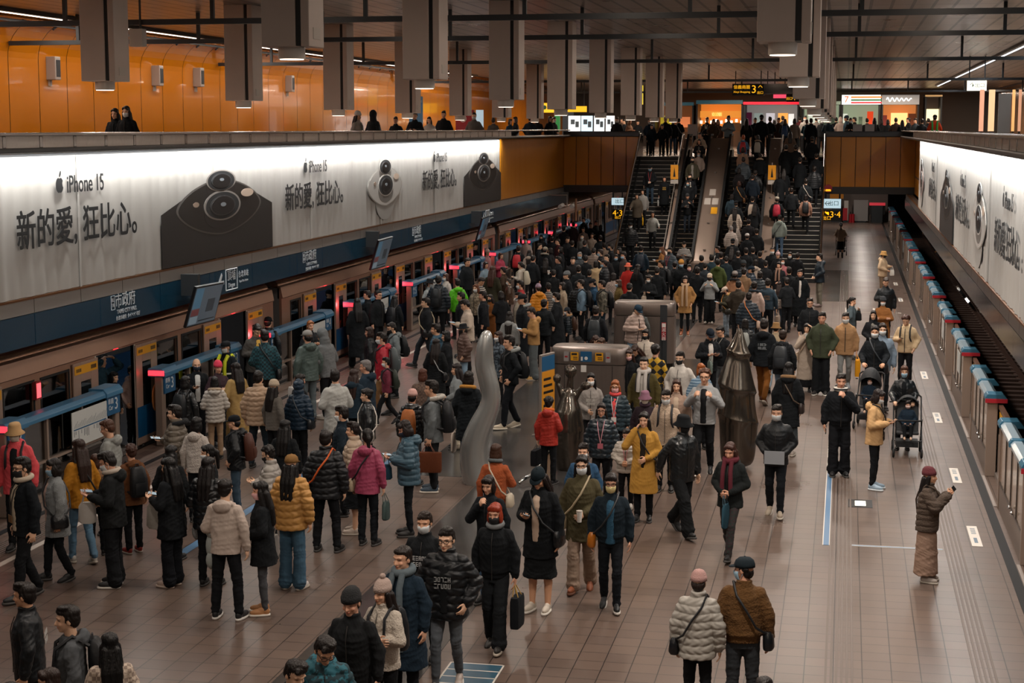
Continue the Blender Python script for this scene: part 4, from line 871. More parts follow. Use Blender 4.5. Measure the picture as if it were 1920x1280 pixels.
# handrail glass on the upper floor edges is the banner rail above
# ================================================================ people
# figures are drawn 1.72 m tall, feet at the origin, looking towards -Y; the person's left hand is on the +X side
ARM = {  # elbow, wrist, thumb side, finger curl (left arm; the right one is mirrored)
    'd': ((.245, .03, 1.13), (.255, -.02, .885), (0, -1, 0), .45), 'f': ((.24, -.08, 1.14), (.215, -.27, .97), (0, -.4, .9), .5),
    'b': ((.245, .12, 1.15), (.25, .20, .92), (0, -1, 0), .5), 'p': ((.245, .01, 1.12), (.10, -.25, 1.17), (1, 0, .2), .7),
    'k': ((.278, .07, 1.14), (.215, -.07, .95), (0, 0, 1), .6), 'e': ((.30, -.10, 1.20), (.125, -.05, 1.46), (0, 1, .2), .8),
    'm': ((.25, -.12, 1.14), (.05, -.20, 1.36), (0, .3, 1), 1.0), 'r': ((.33, -.14, 1.48), (.15, -.16, 1.64), (0, 1, 0), .7),
    'c': ((.25, .02, 1.12), (.06, -.21, 1.03), (0, 0, 1), .7), 'x': ((.26, -.05, 1.13), (-.09, -.21, 1.15), (0, 0, 1), .5),
    'h': ((.27, -.02, 1.15), (.14, -.18, 1.31), (-.3, 0, 1), 1.1), 'P': ((.26, .0, 1.14), (.2, -.34, 1.04), (-1, 0, 0), 1.1),
    'u': ((.23, -.14, 1.18), (.05, -.30, 1.36), (0, .4, 1), .9), 's': ((.245, .02, 1.12), (.255, -.06, .89), (0, -1, 0), 1.2),
    'o': ((.28, -.10, 1.15), (.30, -.33, 1.08), (0, 0, 1), .5), 'B': ((.26, .05, 1.13), (.12, -.16, .98), (0, 0, 1), .9)}
def mir(v, s): return np.array([v[0] * s, v[1], v[2]], float)
LEGS = {  # hip height, then (ankle, knee, foot tilt) left and right
    'st': (.90, ((.10, .01, .085), (.098, -.012, .49), 0), ((-.10, -.01, .085), (-.098, -.022, .49), 0)),
    'wd': (.89, ((.15, .0, .085), (.13, -.02, .49), 0), ((-.15, -.01, .085), (-.13, -.02, .49), 0)),
    'w1': (.875, ((.085, -.30, .10), (.09, -.20, .52), -.2), ((-.085, .29, .17), (-.09, .05, .48), .65)),
    'w2': (.875, ((.085, .29, .17), (.09, .05, .48), .65), ((-.085, -.30, .10), (-.09, -.20, .52), -.2)),
    'h1': (.89, ((.09, -.16, .09), (.092, -.12, .51), -.05), ((-.09, .15, .11), (-.092, .0, .49), .3)),
    'h2': (.89, ((.09, .15, .11), (.092, .0, .49), .3), ((-.09, -.16, .09), (-.092, -.12, .51), -.05)),
    'up': (.90, ((.10, -.26, .255), (.10, -.27, .66), 0), ((-.10, .03, .085), (-.098, 0, .49), 0)),
    'si': (.42, ((.10, -.42, .10), (.11, -.40, .46), 0), ((-.10, -.42, .10), (-.11, -.40, .46), 0))}
def rotx(a): c, s = math.cos(a), math.sin(a); return np.array([[1, 0, 0], [0, c, -s], [0, s, c]])
def rotz(a): c, s = math.cos(a), math.sin(a); return np.array([[c, -s, 0], [s, c, 0], [0, 0, 1]])
class Pose:
    def __init__(s, arms='dd', legs='st', lean=0.0, hy=0.0, hp=0.0):
        s.key = (arms, legs, round(lean, 2), round(hy, 2), round(hp, 2)); s.arms, s.legs = arms, legs
        s.hip, s.L, s.Rr = LEGS[legs]; s.dz = s.hip - .90; s.M = rotx(lean); s.lean = lean
        s.Hr = s.M @ rotz(hy) @ rotx(hp); s.Hp = s.T((0, .0, 1.50))
    def T(s, p):                                            # upper body point: lean about the hips, drop with them
        p = np.array(p, float); o = np.array([0, 0, .92]); return s.M @ (p - o) + o + [0, 0, s.dz]
    def Hd(s, p): return s.Hr @ np.array(p, float) + s.Hp  # head point
    def arm(s, side):
        e, w, t, c = ARM[s.arms[0 if side > 0 else 1]]
        return s.T((side * .152, .012, 1.352)), s.T(mir(e, side)), s.T(mir(w, side)), s.M @ mir(t, side), c
class GT(G):
    """shapes drawn upright, then leant with the body"""
    def __init__(s, pose): super().__init__(); s.p = pose; s.on = True
    def addm(s, v, f, m=None):
        if s.on: v = (np.asarray(v, float).reshape(-1, 3) - [0, 0, .92]) @ s.p.M.T + [0, 0, .92 + s.p.dz]
        return super().addm(v, f, m)
    def world(s): s.on = False; return s
def hand(g, e, w, t, c, side, fine):
    d = w - e; d /= np.linalg.norm(d); t = t - d * (t @ d); t /= np.linalg.norm(t) + 1e-9; n = side * np.cross(d, t)
    R = np.stack([d, t, n], 1); g.ell(w + d * .047, (.054, .042, .019), R, 10, 8)
    if not fine: g.ell(w + d * .11 + n * .02 * c, (.045, .036, .016), R, 8, 6); return
    for k, (o, L) in enumerate(((.031, .068), (.0105, .078), (-.0105, .072), (-.031, .058))):
        a = w + d * .088 + t * o; fan = t * (o * .28); c1 = c * (.75 + .07 * k); d1 = d * math.cos(c1) + n * math.sin(c1); c2 = c1 + c * 1.0; d2 = d * math.cos(c2) + n * math.sin(c2)
        b = a + d1 * L * .52 + fan; g.cap(a, b, .0092, .0085, 7); g.cap(b, b + d2 * L * .48, .0085, .0068, 7)
    a = w + d * .022 + t * .032; b = a + d * .032 + t * .03 + n * .012; g.cap(a, b, .0125, .0105, 7); g.cap(b, b + d * .032 + n * .014 * (1 + c), .0105, .008, 7)
def g_body(pose, bare, fine):
    g = G(); Hr = pose.Hr
    def he(c, r): g.ell(pose.Hd(c), r, Hr, 16, 12)
    he((0, .008, .125), (.076, .096, .096)); he((0, -.018, .066), (.063, .074, .084)); he((0, -.058, .008), (.032, .030, .026)); he((0, .0, .035), (.058, .06, .05))
    g.cap(pose.Hd((0, -.090, .098)), pose.Hd((0, -.106, .062)), .0085, .0135, 8); g.ell(pose.Hd((0, -.098, .061)), (.0185, .012, .010), Hr, 8, 6)
    for sx in (-1, 1):
        he((sx * .075, .012, .085), (.011, .020, .031)); he((sx * .036, -.062, .066), (.025, .022, .022))
        g.cap(pose.Hd((sx * .012, -.088, .122)), pose.Hd((sx * .052, -.072, .124)), .0095, .009, 7)
    g.ell(pose.Hd((0, -.088, .034)), (.024, .012, .010), Hr, 8, 6)
    g.cap(pose.T((0, .022, 1.40)), pose.Hd((0, .008, .035)), .058, .054, 12)
    q = GT(pose); q.eloft([(0, 0, .86, .13, .09), (0, 0, 1.0, .125, .085), (0, 0, 1.2, .14, .09), (0, .01, 1.36, .15, .085), (0, .015, 1.43, .075, .06)], 14)
    g.addm(np.concatenate(q.v), q.f)
    for sd in (1, -1):
        sh, e, w, t, c = pose.arm(sd); g.cap(sh, e, .045, .036); g.cap(e, w, .036, .026); hand(g, e, w, t, c, sd, fine)
    if bare:
        for sd, (an, kn, _) in ((1, pose.L), (-1, pose.Rr)): g.cap((sd * .085, 0, pose.hip), kn, .075, .052); g.cap(kn, (an[0], an[1] + .02, (kn[2] + an[2]) / 2 + .05), .052, .056); g.cap((an[0], an[1] + .02, (kn[2] + an[2]) / 2 + .05), an, .054, .036)
    return g
TOPS = {  # bulk, hem, sleeve bulk, collar, hood, flare
    'tee': (.004, .86, .0, 0, 0, 0), 'knit': (.016, .84, .012, .3, 0, 0), 'hood': (.022, .83, .016, 0, 1, 0), 'jkt': (.026, .80, .020, 1, 0, 0), 'bmb': (.034, .86, .026, 1, 0, -.01),
    'puf': (.05, .78, .042, 1.3, 0, 0), 'puh': (.05, .78, .042, .6, 1, 0), 'jkh': (.03, .78, .024, .5, 1, .01), 'lpu': (.05, .50, .040, .8, 1, .02), 'coat': (.03, .46, .022, .8, 0, .05), 'lcoat': (.03, .32, .022, .8, 0, .06),
    'blz': (.02, .78, .014, .3, 0, .01), 'hup': (.03, .80, .02, 0, 2, 0), 'puu': (.05, .78, .04, 0, 2, 0), 'vest': (.035, .78, 0, 1.1, 0, 0), 'fur': (.045, .55, .036, .5, 1, .03), 'mid': (.035, .66, .026, .8, 0, .03)}
def g_top(pose, kind, sleeves=True):
    b, hem, sb, col, hood, fl = TOPS[kind]; g = GT(pose); low = hem < .70
    rows = [(0, 0, hem, .165 + b + fl, .122 + b + fl)]
    if low: rows.append((0, 0, .78, .165 + b + fl * .5, .125 + b + fl * .5))
    if kind == 'bmb': rows = [(0, 0, hem, .150 + b * .6, .115 + b * .6), (0, 0, hem + .05, .152 + b * .6, .117 + b * .6), (0, 0, hem + .09, .168 + b, .128 + b)]
    rows += [(0, 0, 1.0, .160 + b, .118 + b), (0, -.003, 1.14, .165 + b, .120 + b), (0, -.004, 1.27, .174 + b * .8, .122 + b * .9), (0, .004, 1.345, .160 + b * .5, .108 + b * .7), (0, .010, 1.405, .118 + b * .3, .088 + b * .5), (0, .014, 1.455, .074 + b * .3, .068 + b * .3)]
    g.eloft(rows, 24, p=2.25)
    if col: g.eloft([(0, .014, 1.43, .080 + b * .3, .078 + b * .3), (0, .010, 1.46 + .035 * col, .074 + b * .25, .074 + b * .25)], 18)
    if hood == 1:
        g.ell((0, .105 + b * .6, 1.415), (.115 + b * .3, .060 + b * .3, .085), None, 16, 10); a = np.linspace(-2.3, 2.3, 14)
        g.tube([((.092 + b * .4) * math.sin(x), .03 + (.088 + b * .5) * math.cos(x), 1.455 - .035 * (1 - math.cos(x)) * .9) for x in a], .030 + b * .2, 8)
    g.world()
    if hood == 2:
        g.ell(pose.Hd((0, .038, .118)), (.112, .112, .125), pose.Hr, 18, 14); g.ell(pose.Hd((0, .03, .0)), (.112, .095, .09), pose.Hr, 16, 10); g.ell(pose.T((0, .03, 1.46)), (.12, .095, .07), pose.M, 16, 10)
    if sleeves and kind != 'vest':
        for sd in (1, -1):
            sh, e, w, t, c = pose.arm(sd); g.cap(sh, e, .064 + sb * .6, .053 + sb * .85, 14); w2 = w + (e - w) * .03; g.cap(e, e + (w2 - e) * .85, .053 + sb * .85, .044 + sb * .7, 14); g.cap(e + (w2 - e) * .8, w2, .046 + sb * .8, .040 + sb * .3, 14)
    return g
def g_inner(pose, kind):
    b = TOPS[kind][0]; g = GT(pose)
    g.eloft([(0, -.012, .86, .085, .122 + b), (0, -.012, 1.0, .082, .119 + b), (0, -.014, 1.14, .085, .121 + b), (0, -.014, 1.27, .090, .122 + b * .9), (0, -.006, 1.345, .090, .106 + b * .75), (0, .004, 1.42, .072, .085)], 18, p=2.4); return g
def g_bottom(pose, kind):
    g = G(); hz = pose.hip
    if kind in ('skirt', 'lskirt', 'mskirt'):
        hem = {'skirt': .42, 'mskirt': .26, 'lskirt': .12}[kind]; fw = abs(pose.L[0][1]) * .5
        g.eloft([(0, 0, hem, .215, .185 + fw), (0, 0, hem + .02, .215, .185 + fw), (0, 0, .70, .19, .155), (0, 0, .86, .17, .128), (0, 0, 1.0, .145, .108)], 24, p=2.2); return g
    k = {'slim': (.088, .060, .044), 'tr': (.092, .070, .056), 'wide': (.098, .088, .098), 'jean': (.090, .066, .054), 'short': (.092, .08, .08)}[kind]
    g.eloft([(0, 0, hz - .10, .15, .105), (0, 0, hz, .165, .118), (0, 0, hz + .10, .150, .108)], 18, p=2.3)
    for sd, (an, kn, _) in ((1, pose.L), (-1, pose.Rr)):
        an = np.array(an) - [0, -.012, .022]; kn = np.array(kn); g.cap((sd * .083, 0, hz - .03), kn, k[0], k[1], 14); m = kn + (an - kn) * .35
        g.cap(kn, m, k[1], k[1] * .96 if kind != 'wide' else k[1], 14); g.cap(m, an + [0, 0, .03], k[1] * .96, k[2], 14)
        t = (an - kn) / np.linalg.norm(an - kn); g.tube([an + [0, 0, .05] - t * .02, an + [0, 0, .035]], [k[2] * 1.04, k[2] * 1.04], 14)
    return g
def g_hair(style, hat=False):
    g = G(); E = lambda c, r: (None if hat and c[2] + r[2] > .135 else g.ell(c, r, None, 16, 12))
    if hat: g.ell((0, .048, .062), (.070, .052, .06), None, 16, 12)
    if style in ('short', 'fade', 'curl', 'bob', 'long', 'pony', 'bun', 'cu', 'hang'):
        E((0, .022, .150), (.082, .095, .080)); E((0, .050, .095), (.076, .062, .085))
        for s in (-1, 1): E((s * .062, .028, .105), (.022, .055, .05 if style != 'fade' else .03))
    if style in ('short',): E((.01, -.052, .182), (.064, .038, .034)); E((-.03, -.066, .172), (.033, .024, .022)); E((.03, -.02, .215), (.05, .06, .025))
    if style == 'fade': E((0, -.045, .182), (.062, .045, .032))
    if style == 'curl':
        r = random.Random(4)
        for k in range(38):
            a, t = r.uniform(0, 2 * PI), r.uniform(-.25, 1.35); E((.082 * math.cos(t) * math.cos(a), .018 + .088 * math.cos(t) * math.sin(a) + (.0), .135 + .088 * math.sin(t)) if not (math.sin(a) < -.4 and t < .45) else (.05 * math.cos(a), -.05, .19), (.026, .026, .024))
    if style in ('bob', 'long', 'pony', 'bun', 'hang'):
        E((.0, -.056, .186), (.060, .036, .030))
        for s in (-1, 1): E((s * .052, -.046, .165), (.028, .034, .036))
    if style == 'bob':
        for s in (-1, 1): E((s * .074, .005, .055), (.024, .055, .085))
        E((0, .055, .035), (.085, .058, .088)); E((.0, -.072, .164), (.050, .020, .026))
    if style in ('long', 'hang'):
        for s in (-1, 1): g.cap((s * .074, .0, .09), (s * .088, -.02 if style == 'hang' else .03, -.10), .032, .036, 10); g.cap((s * .088, -.02 if style == 'hang' else .03, -.10), (s * .085, -.055 if style == 'hang' else .08, -.24), .036, .026, 10)
        for x in (-.05, 0, .05): g.cap((x, .075, .06), (x * 1.25, .115, -.14), .046, .048, 10); g.cap((x * 1.25, .115, -.14), (x * 1.2, .135, -.33), .048, .030, 10)
    if style == 'pony': g.cap((0, .10, .13), (0, .145, .09), .03, .036, 10); g.cap((0, .145, .09), (0, .14, -.14), .038, .022, 10)
    if style == 'bun': E((0, .105, .15), (.045, .042, .042))
    if style == 'bald':
        E((0, .060, .075), (.070, .050, .055))
        for s in (-1, 1): E((s * .068, .03, .09), (.014, .05, .04))
    if style == 'cu':                                   # what shows below a cap or knit hat
        pass
    return g
def g_hat(kind):
    g = G(); E = lambda c, r: g.ell(c, r, None, 18, 12)
    if kind == 'beanie':
        g.eloft([(0, .010, .118, .086, .106), (0, .010, .122, .094, .113), (0, .012, .165, .094, .113), (0, .012, .170, .089, .108), (0, .016, .205, .080, .096), (0, .020, .236, .055, .066), (0, .022, .248, .022, .026)], 26)
    if kind == 'pom': g = g_hat('beanie'); g.ell((0, .022, .27), (.035, .035, .032), None, 10, 8)
    if kind == 'cap':
        g.eloft([(0, .010, .120, .088, .108), (0, .010, .150, .089, .109), (0, .012, .190, .078, .094), (0, .014, .216, .050, .06), (0, .014, .224, .015, .018)], 24)
        a = np.linspace(PI, 2 * PI, 14); top = [(.080 * math.cos(x), -.062 + .098 * math.sin(x), .135 + .012 * math.sin(x)) for x in a]
        v = top + [(x, y, z - .009) for x, y, z in top]; n = len(top); g.addm(v, [tuple(range(n)), tuple(range(2 * n - 1, n - 1, -1))] + [(i, i + n, (i + 1) % n + n, (i + 1) % n) for i in range(n)]); g.ell((0, .014, .226), (.010, .010, .006), None, 8, 6)
    if kind == 'bucket': g.eloft([(0, .0, .085, .140, .155), (0, .0, .092, .141, .156), (0, .005, .128, .094, .112), (0, .008, .20, .084, .102), (0, .01, .226, .070, .086), (0, .01, .230, .03, .03)], 28)
    if kind == 'hat': g.eloft([(0, .0, .118, .150, .165), (0, .0, .126, .150, .165), (0, .005, .136, .090, .108), (0, .008, .20, .086, .102), (0, .01, .226, .070, .086), (0, .01, .230, .03, .03)], 28)
    return g
def g_mask():
    g = G(); a = np.radians(np.linspace(-78, 78, 15)); rows = ((.080, .069, .088), (.072, .073, .1045), (.050, .072, .1075), (.025, .067, .100), (.0, .058, .088), (-.016, .048, .070)); v = []
    for off in (0, -.004):
        for z, rx, ry in rows:
            for x in a: nb = .013 * math.exp(-(x / .22) ** 2) * (1 if z > .03 else .3); v.append(((rx + off) * math.sin(x), -(ry + off + nb) * math.cos(x) ** .75 + .0, z))
    n, R = len(a), len(rows); f = []
    for i in range(R - 1):
        for j in range(n - 1):
            p = i * n + j; q = R * n + p; f += [(p, p + n, p + n + 1, p + 1), (q, q + 1, q + n + 1, q + n)]
    per = [j for j in range(n)] + [i * n + n - 1 for i in range(1, R)] + [(R - 1) * n + j for j in range(n - 2, -1, -1)] + [i * n for i in range(R - 2, 0, -1)]
    f += [(per[k], per[(k + 1) % len(per)], per[(k + 1) % len(per)] + R * n, per[k] + R * n) for k in range(len(per))]
    g.addm(v, f)
    for s in (-1, 1): g.tube([(s * .068, -.02, .072), (s * .078, .015, .088)], .0025, 5); g.tube([(s * .060, -.01, .0), (s * .078, .02, .065)], .0025, 5)
    return g
def g_glasses():
    g = G(); a = np.linspace(0, 2 * PI, 14, endpoint=False)
    for s in (-1, 1): g.tube([(s * .032 + .024 * math.cos(x), -.103 + .010 * abs(math.cos(x)) * (math.cos(x) * s > 0), .102 + .019 * math.sin(x)) for x in a], .0032, 5, close=True); g.tube([(s * .056, -.094, .106), (s * .080, .01, .104)], .003, 5)
    g.tube([(-.008, -.107, .106), (.008, -.107, .106)], .003, 5); return g
def g_shoe(kind):
    g = G()
    if kind == 'boot': g.cap((0, .018, .10), (0, .02, .26), .052, .055, 12)
    g.ell((0, -.085, .048), (.045, .115, .044), None, 14, 10); g.ell((0, .022, .062), (.041, .052, .060), None, 12, 10); g.ell((0, -.03, .07), (.038, .07, .045), None, 12, 10); return g
def g_sole(): return G().eloft([(0, -.065, 0, .044, .138), (0, -.065, .012, .050, .145), (0, -.065, .030, .049, .142)], 22, p=2.5)
# ------------------------------------------------------------ voxel-joined meshes, made in one batch
BAKE = {}
def want(key, fn, vox, post=None, it=3):
    k = key + (vox,)
    if k not in BAKE: BAKE[k] = (fn, vox, post, it)
    return k
def bake_all():
    tmp = []
    for k, (fn, vox, post, it) in BAKE.items():
        me = fn().mesh('raw'); o = bpy.data.objects.new('raw', me); COL.objects.link(o)
        if vox:
            r = o.modifiers.new('r', 'REMESH'); r.mode = 'VOXEL'; r.voxel_size = vox; r.use_smooth_shade = True
            s = o.modifiers.new('s', 'SMOOTH'); s.iterations = it; s.factor = .5
        tmp.append((k, o, post))
    dg = bpy.context.evaluated_depsgraph_get(); dg.update()
    out = {}
    for k, o, post in tmp:
        me = bpy.data.meshes.new_from_object(o.evaluated_get(dg)); me.name = str(k[0])
        me.polygons.foreach_set('use_smooth', [True] * len(me.polygons))
        if post: post(me)
        out[k] = me
    for k, o, post in tmp:
        m = o.data; bpy.data.objects.remove(o); bpy.data.meshes.remove(m)
    return out
def coords(me):
    n = len(me.vertices); co = np.empty(n * 3, np.float32); me.vertices.foreach_get('co', co); return co.reshape(n, 3)
def normals(me):
    n = len(me.vertices); no = np.empty(n * 3, np.float32); me.vertices.foreach_get('normal', no); return no.reshape(n, 3)
def displace(me, fn):
    co, no = coords(me), normals(me); co = co + no * fn(co)[:, None]; me.vertices.foreach_set('co', co.astype(np.float32).ravel()); me.update()
_rg = np.random.default_rng(11); _WV = [(_rg.normal(size=3) * f, _rg.uniform(0, 6.3), a) for f, a in ((9, .0034), (13, .003), (17, .0026), (23, .002), (29, .0016), (37, .0013), (48, .001))]
def rough(co, k=1.0, zs=1.0):
    q = co * np.array([1, 1, zs]); q = q + .03 * np.sin(q[:, [1, 2, 0]] * 14 + [.3, 1.1, 2.0]); out = np.zeros(len(co))
    for d, ph, a in _WV: out += a * (1 - np.abs(np.sin(q @ d + ph)) * 2)
    return out * k
def puff(co): return .016 * np.abs(np.sin(np.pi * (co[:, 2] + .012 * np.sin(co[:, 0] * 9 + co[:, 1] * 7)) / .086)) ** .6 - .010 + .003 * np.sin(co[:, 0] * 60 + 3 * np.sin(co[:, 2] * 40)) 
def folds(co): return rough(co, .75, 1.6)
def legfolds(co): return rough(co, .75, 2.2) * (.45 + .8 * np.exp(-((co[:, 2] - .48) / .12) ** 2) + np.exp(-((co[:, 2] - .12) / .1) ** 2))
def curly(co): x, y, z = co.T; return .006 * np.sin(x * 190 + 2 * np.sin(z * 120)) * np.sin(y * 170) * np.sin(z * 180)
def strands(co): x, y, z = co.T; return .0028 * np.sin(np.arctan2(y - .01, x) * 46 + 3 * np.sin(z * 30))
def skin_paint(pose):
    Ri, P = pose.Hr.T, pose.Hp
    def post(me):
        co = coords(me); h = (co - P) @ Ri.T; n = len(co); c = np.ones((n, 4), np.float32); x, y, z = h.T; front = y < -.045
        def blend(w, col): 
            for i in range(3): c[:, i] = c[:, i] * (1 - w) + col[i] * w
        def spot(cx, cz, rx, rz): return np.clip(1.6 - 1.6 * (((np.abs(x) if cx else x) - cx) ** 2 / rx ** 2 + (z - cz) ** 2 / rz ** 2), 0, 1) * front
        blend(spot(.033, .101, .0175, .0078), (.05, .04, .035)); blend(spot(.034, .1235, .023, .0055), (.16, .12, .10)); blend(spot(0, .034, .026, .0105), (.80, .38, .36)); blend(spot(.038, .07, .026, .022) * .25, (1, .72, .66))
        a = me.color_attributes.new('paint', 'FLOAT_COLOR', 'POINT'); a.data.foreach_set('color', c.ravel())
    return post
def skin_mat(tone):
    nm = 'skin_' + tone
    if nm in MATS: return MATS[nm]
    m = mat(nm, tone, .5, bump=(60, .05)); nt, b = nodes(m); at = add(nt, 'ShaderNodeAttribute', attribute_name='paint')
    mx = add(nt, 'ShaderNodeMix', data_type='RGBA', blend_type='MULTIPLY'); mx.inputs['Factor'].default_value = 1; mx.inputs['A'].default_value = (*lin(tone), 1)
    nt.links.new(at.outputs['Color'], mx.inputs['B']); nt.links.new(mx.outputs['Result'], b.inputs['Base Color']); b.inputs['Subsurface Weight'].default_value = 0; return m
def cloth(spec):
    """kind letter + colour: c cotton, n nylon, l leather, d denim, k knit, f fleece, w wool; p: plaid, a argyle, s stripes, o camouflage (two colours with /)"""
    nm = {'c': 'cotton', 'n': 'nylon', 'l': 'leather', 'd': 'denim', 'k': 'knit', 'f': 'fleece', 'w': 'wool', 'p': 'plaid', 'a': 'argyle', 's': 'striped', 'o': 'mottled'}[spec[0]] + '_' + spec[1:].replace('/', '_')
    if nm in MATS: return MATS[nm]
    k, c = spec[0], spec[1:].split('/')
    if k == 'c': return mat(nm, c[0], .85, bump=(16, .35), spec=.18)
    if k == 'n': return mat(nm, c[0], .45, bump=(14, .3), spec=.3)
    if k == 'l': return mat(nm, c[0], .28, bump=(18, .4))
    if k == 'd': return mat(nm, c[0], .8, bump=(9, .3), var=.28)
    if k == 'k': return mat(nm, c[0], .9, bump=(90, .6))
    if k == 'f': return mat(nm, c[0], .95, bump=(55, .8), var=.12)
    if k == 'w': return mat(nm, c[0], .9, bump=(30, .3), spec=.15)
    m = mat(nm, c[0], .85); nt, b = nodes(m); tc = add(nt, 'ShaderNodeTexCoord')
    mx = add(nt, 'ShaderNodeMix', data_type='RGBA'); mx.inputs['A'].default_value = (*lin(c[0]), 1); mx.inputs['B'].default_value = (*lin(c[1]), 1)
    if k == 'p':
        br = add(nt, 'ShaderNodeTexChecker'); br.inputs['Scale'].default_value = 26; nt.links.new(tc.outputs['Object'], br.inputs['Vector']); nt.links.new(br.outputs['Fac'], mx.inputs['Factor'])
    elif k == 'a':
        mp = add(nt, 'ShaderNodeMapping'); mp.inputs['Rotation'].default_value = (0, math.radians(45), 0); mp.inputs['Scale'].default_value = (9, .01, 9); br = add(nt, 'ShaderNodeTexChecker'); br.inputs['Scale'].default_value = 1
        nt.links.new(tc.outputs['Object'], mp.inputs[0]); nt.links.new(mp.outputs[0], br.inputs['Vector']); nt.links.new(br.outputs['Fac'], mx.inputs['Factor'])
    elif k == 's':
        wv = add(nt, 'ShaderNodeTexWave', bands_direction='Z'); wv.inputs['Scale'].default_value = 6; wv.inputs['Distortion'].default_value = 1; cr = add(nt, 'ShaderNodeMath', operation='GREATER_THAN'); cr.inputs[1].default_value = .6
        nt.links.new(tc.outputs['Object'], wv.inputs['Vector']); nt.links.new(wv.outputs['Fac'], cr.inputs[0]); nt.links.new(cr.outputs[0], mx.inputs['Factor'])
    else:
        nz = add(nt, 'ShaderNodeTexNoise'); nz.inputs['Scale'].default_value = 16; cr = add(nt, 'ShaderNodeMath', operation='GREATER_THAN'); cr.inputs[1].default_value = .5
        nt.links.new(tc.outputs['Object'], nz.inputs['Vector']); nt.links.new(nz.outputs[0], cr.inputs[0]); nt.links.new(cr.outputs[0], mx.inputs['Factor'])
    nt.links.new(mx.outputs['Result'], b.inputs['Base Color']); return m
def hair_mat(c): return mat('hair_' + c, c, .42, bump=(60, .5, .08), spec=.35)
# ------------------------------------------------------------ one person
QUEUE = []; SEEN_LABELS = set()
MASKC = {'w': 'cdd2d4', 'b': '8fb0c4', 'k': '121416', 'p': 'd8a8a8', 'y': 'd8c890', 't': 'd6cbbb', 'n': '1c2a3a'}
def P(qx, qy, fy, face, sex, top, bot, hair, arms, label, **kw):
    """qx, qy: top of the head in the photograph; fy: sole of the shoes (None when hidden); face: 0 = towards the lens, 90 = to its right, 180 = away"""
    QUEUE.append((qx, qy, fy, face, sex, top, bot, hair, arms, label, kw))
def where(hx, hy, fy, sex, kw):
    base = kw.get('z', 0.0); h = kw.get('h', 1.73 if sex == 'm' else 1.63 if sex == 'w' else 1.2)
    if kw.get('slope'):                                      # somebody on the stairs or an escalator
        lo, hi = YB - 3, YE + 3
        for _ in range(40):
            y = (lo + hi) / 2; z = float(on_y(hx, hy, y)[2]) - slope_z(y) - h
            if z > 0: lo, hi = (lo, y) if False else (y, hi)
            else: lo, hi = lo, y
        y = (lo + hi) / 2; k = math.floor((y - YB) / RUN); y = YB + (k + .45) * RUN if YB < y < YE else y
        p = on_y(hx, hy, y); zb = max(0, min(NS, k + 1)) * RISE if YB < y < YE else slope_z(y); return float(p[0]), y, zb, h
    if 'X' in kw: p = on_x(hx, hy, kw['X']); return float(p[0]), float(p[1]), base, min(1.85, max(1.45, float(p[2]) - base))
    if 'Y' in kw: p = on_y(hx, hy, kw['Y']); return float(p[0]), float(p[1]), base, min(1.85, max(1.4, float(p[2]) - base))
    if fy: y = float(on_z(hx, fy, 0)[1]); p = on_y(hx, hy, y); return float(p[0]), y, 0.0, min(1.9, max(.8, float(p[2])))
    p = on_z(hx, hy, base + h + .01); return float(p[0]), float(p[1]), base, h
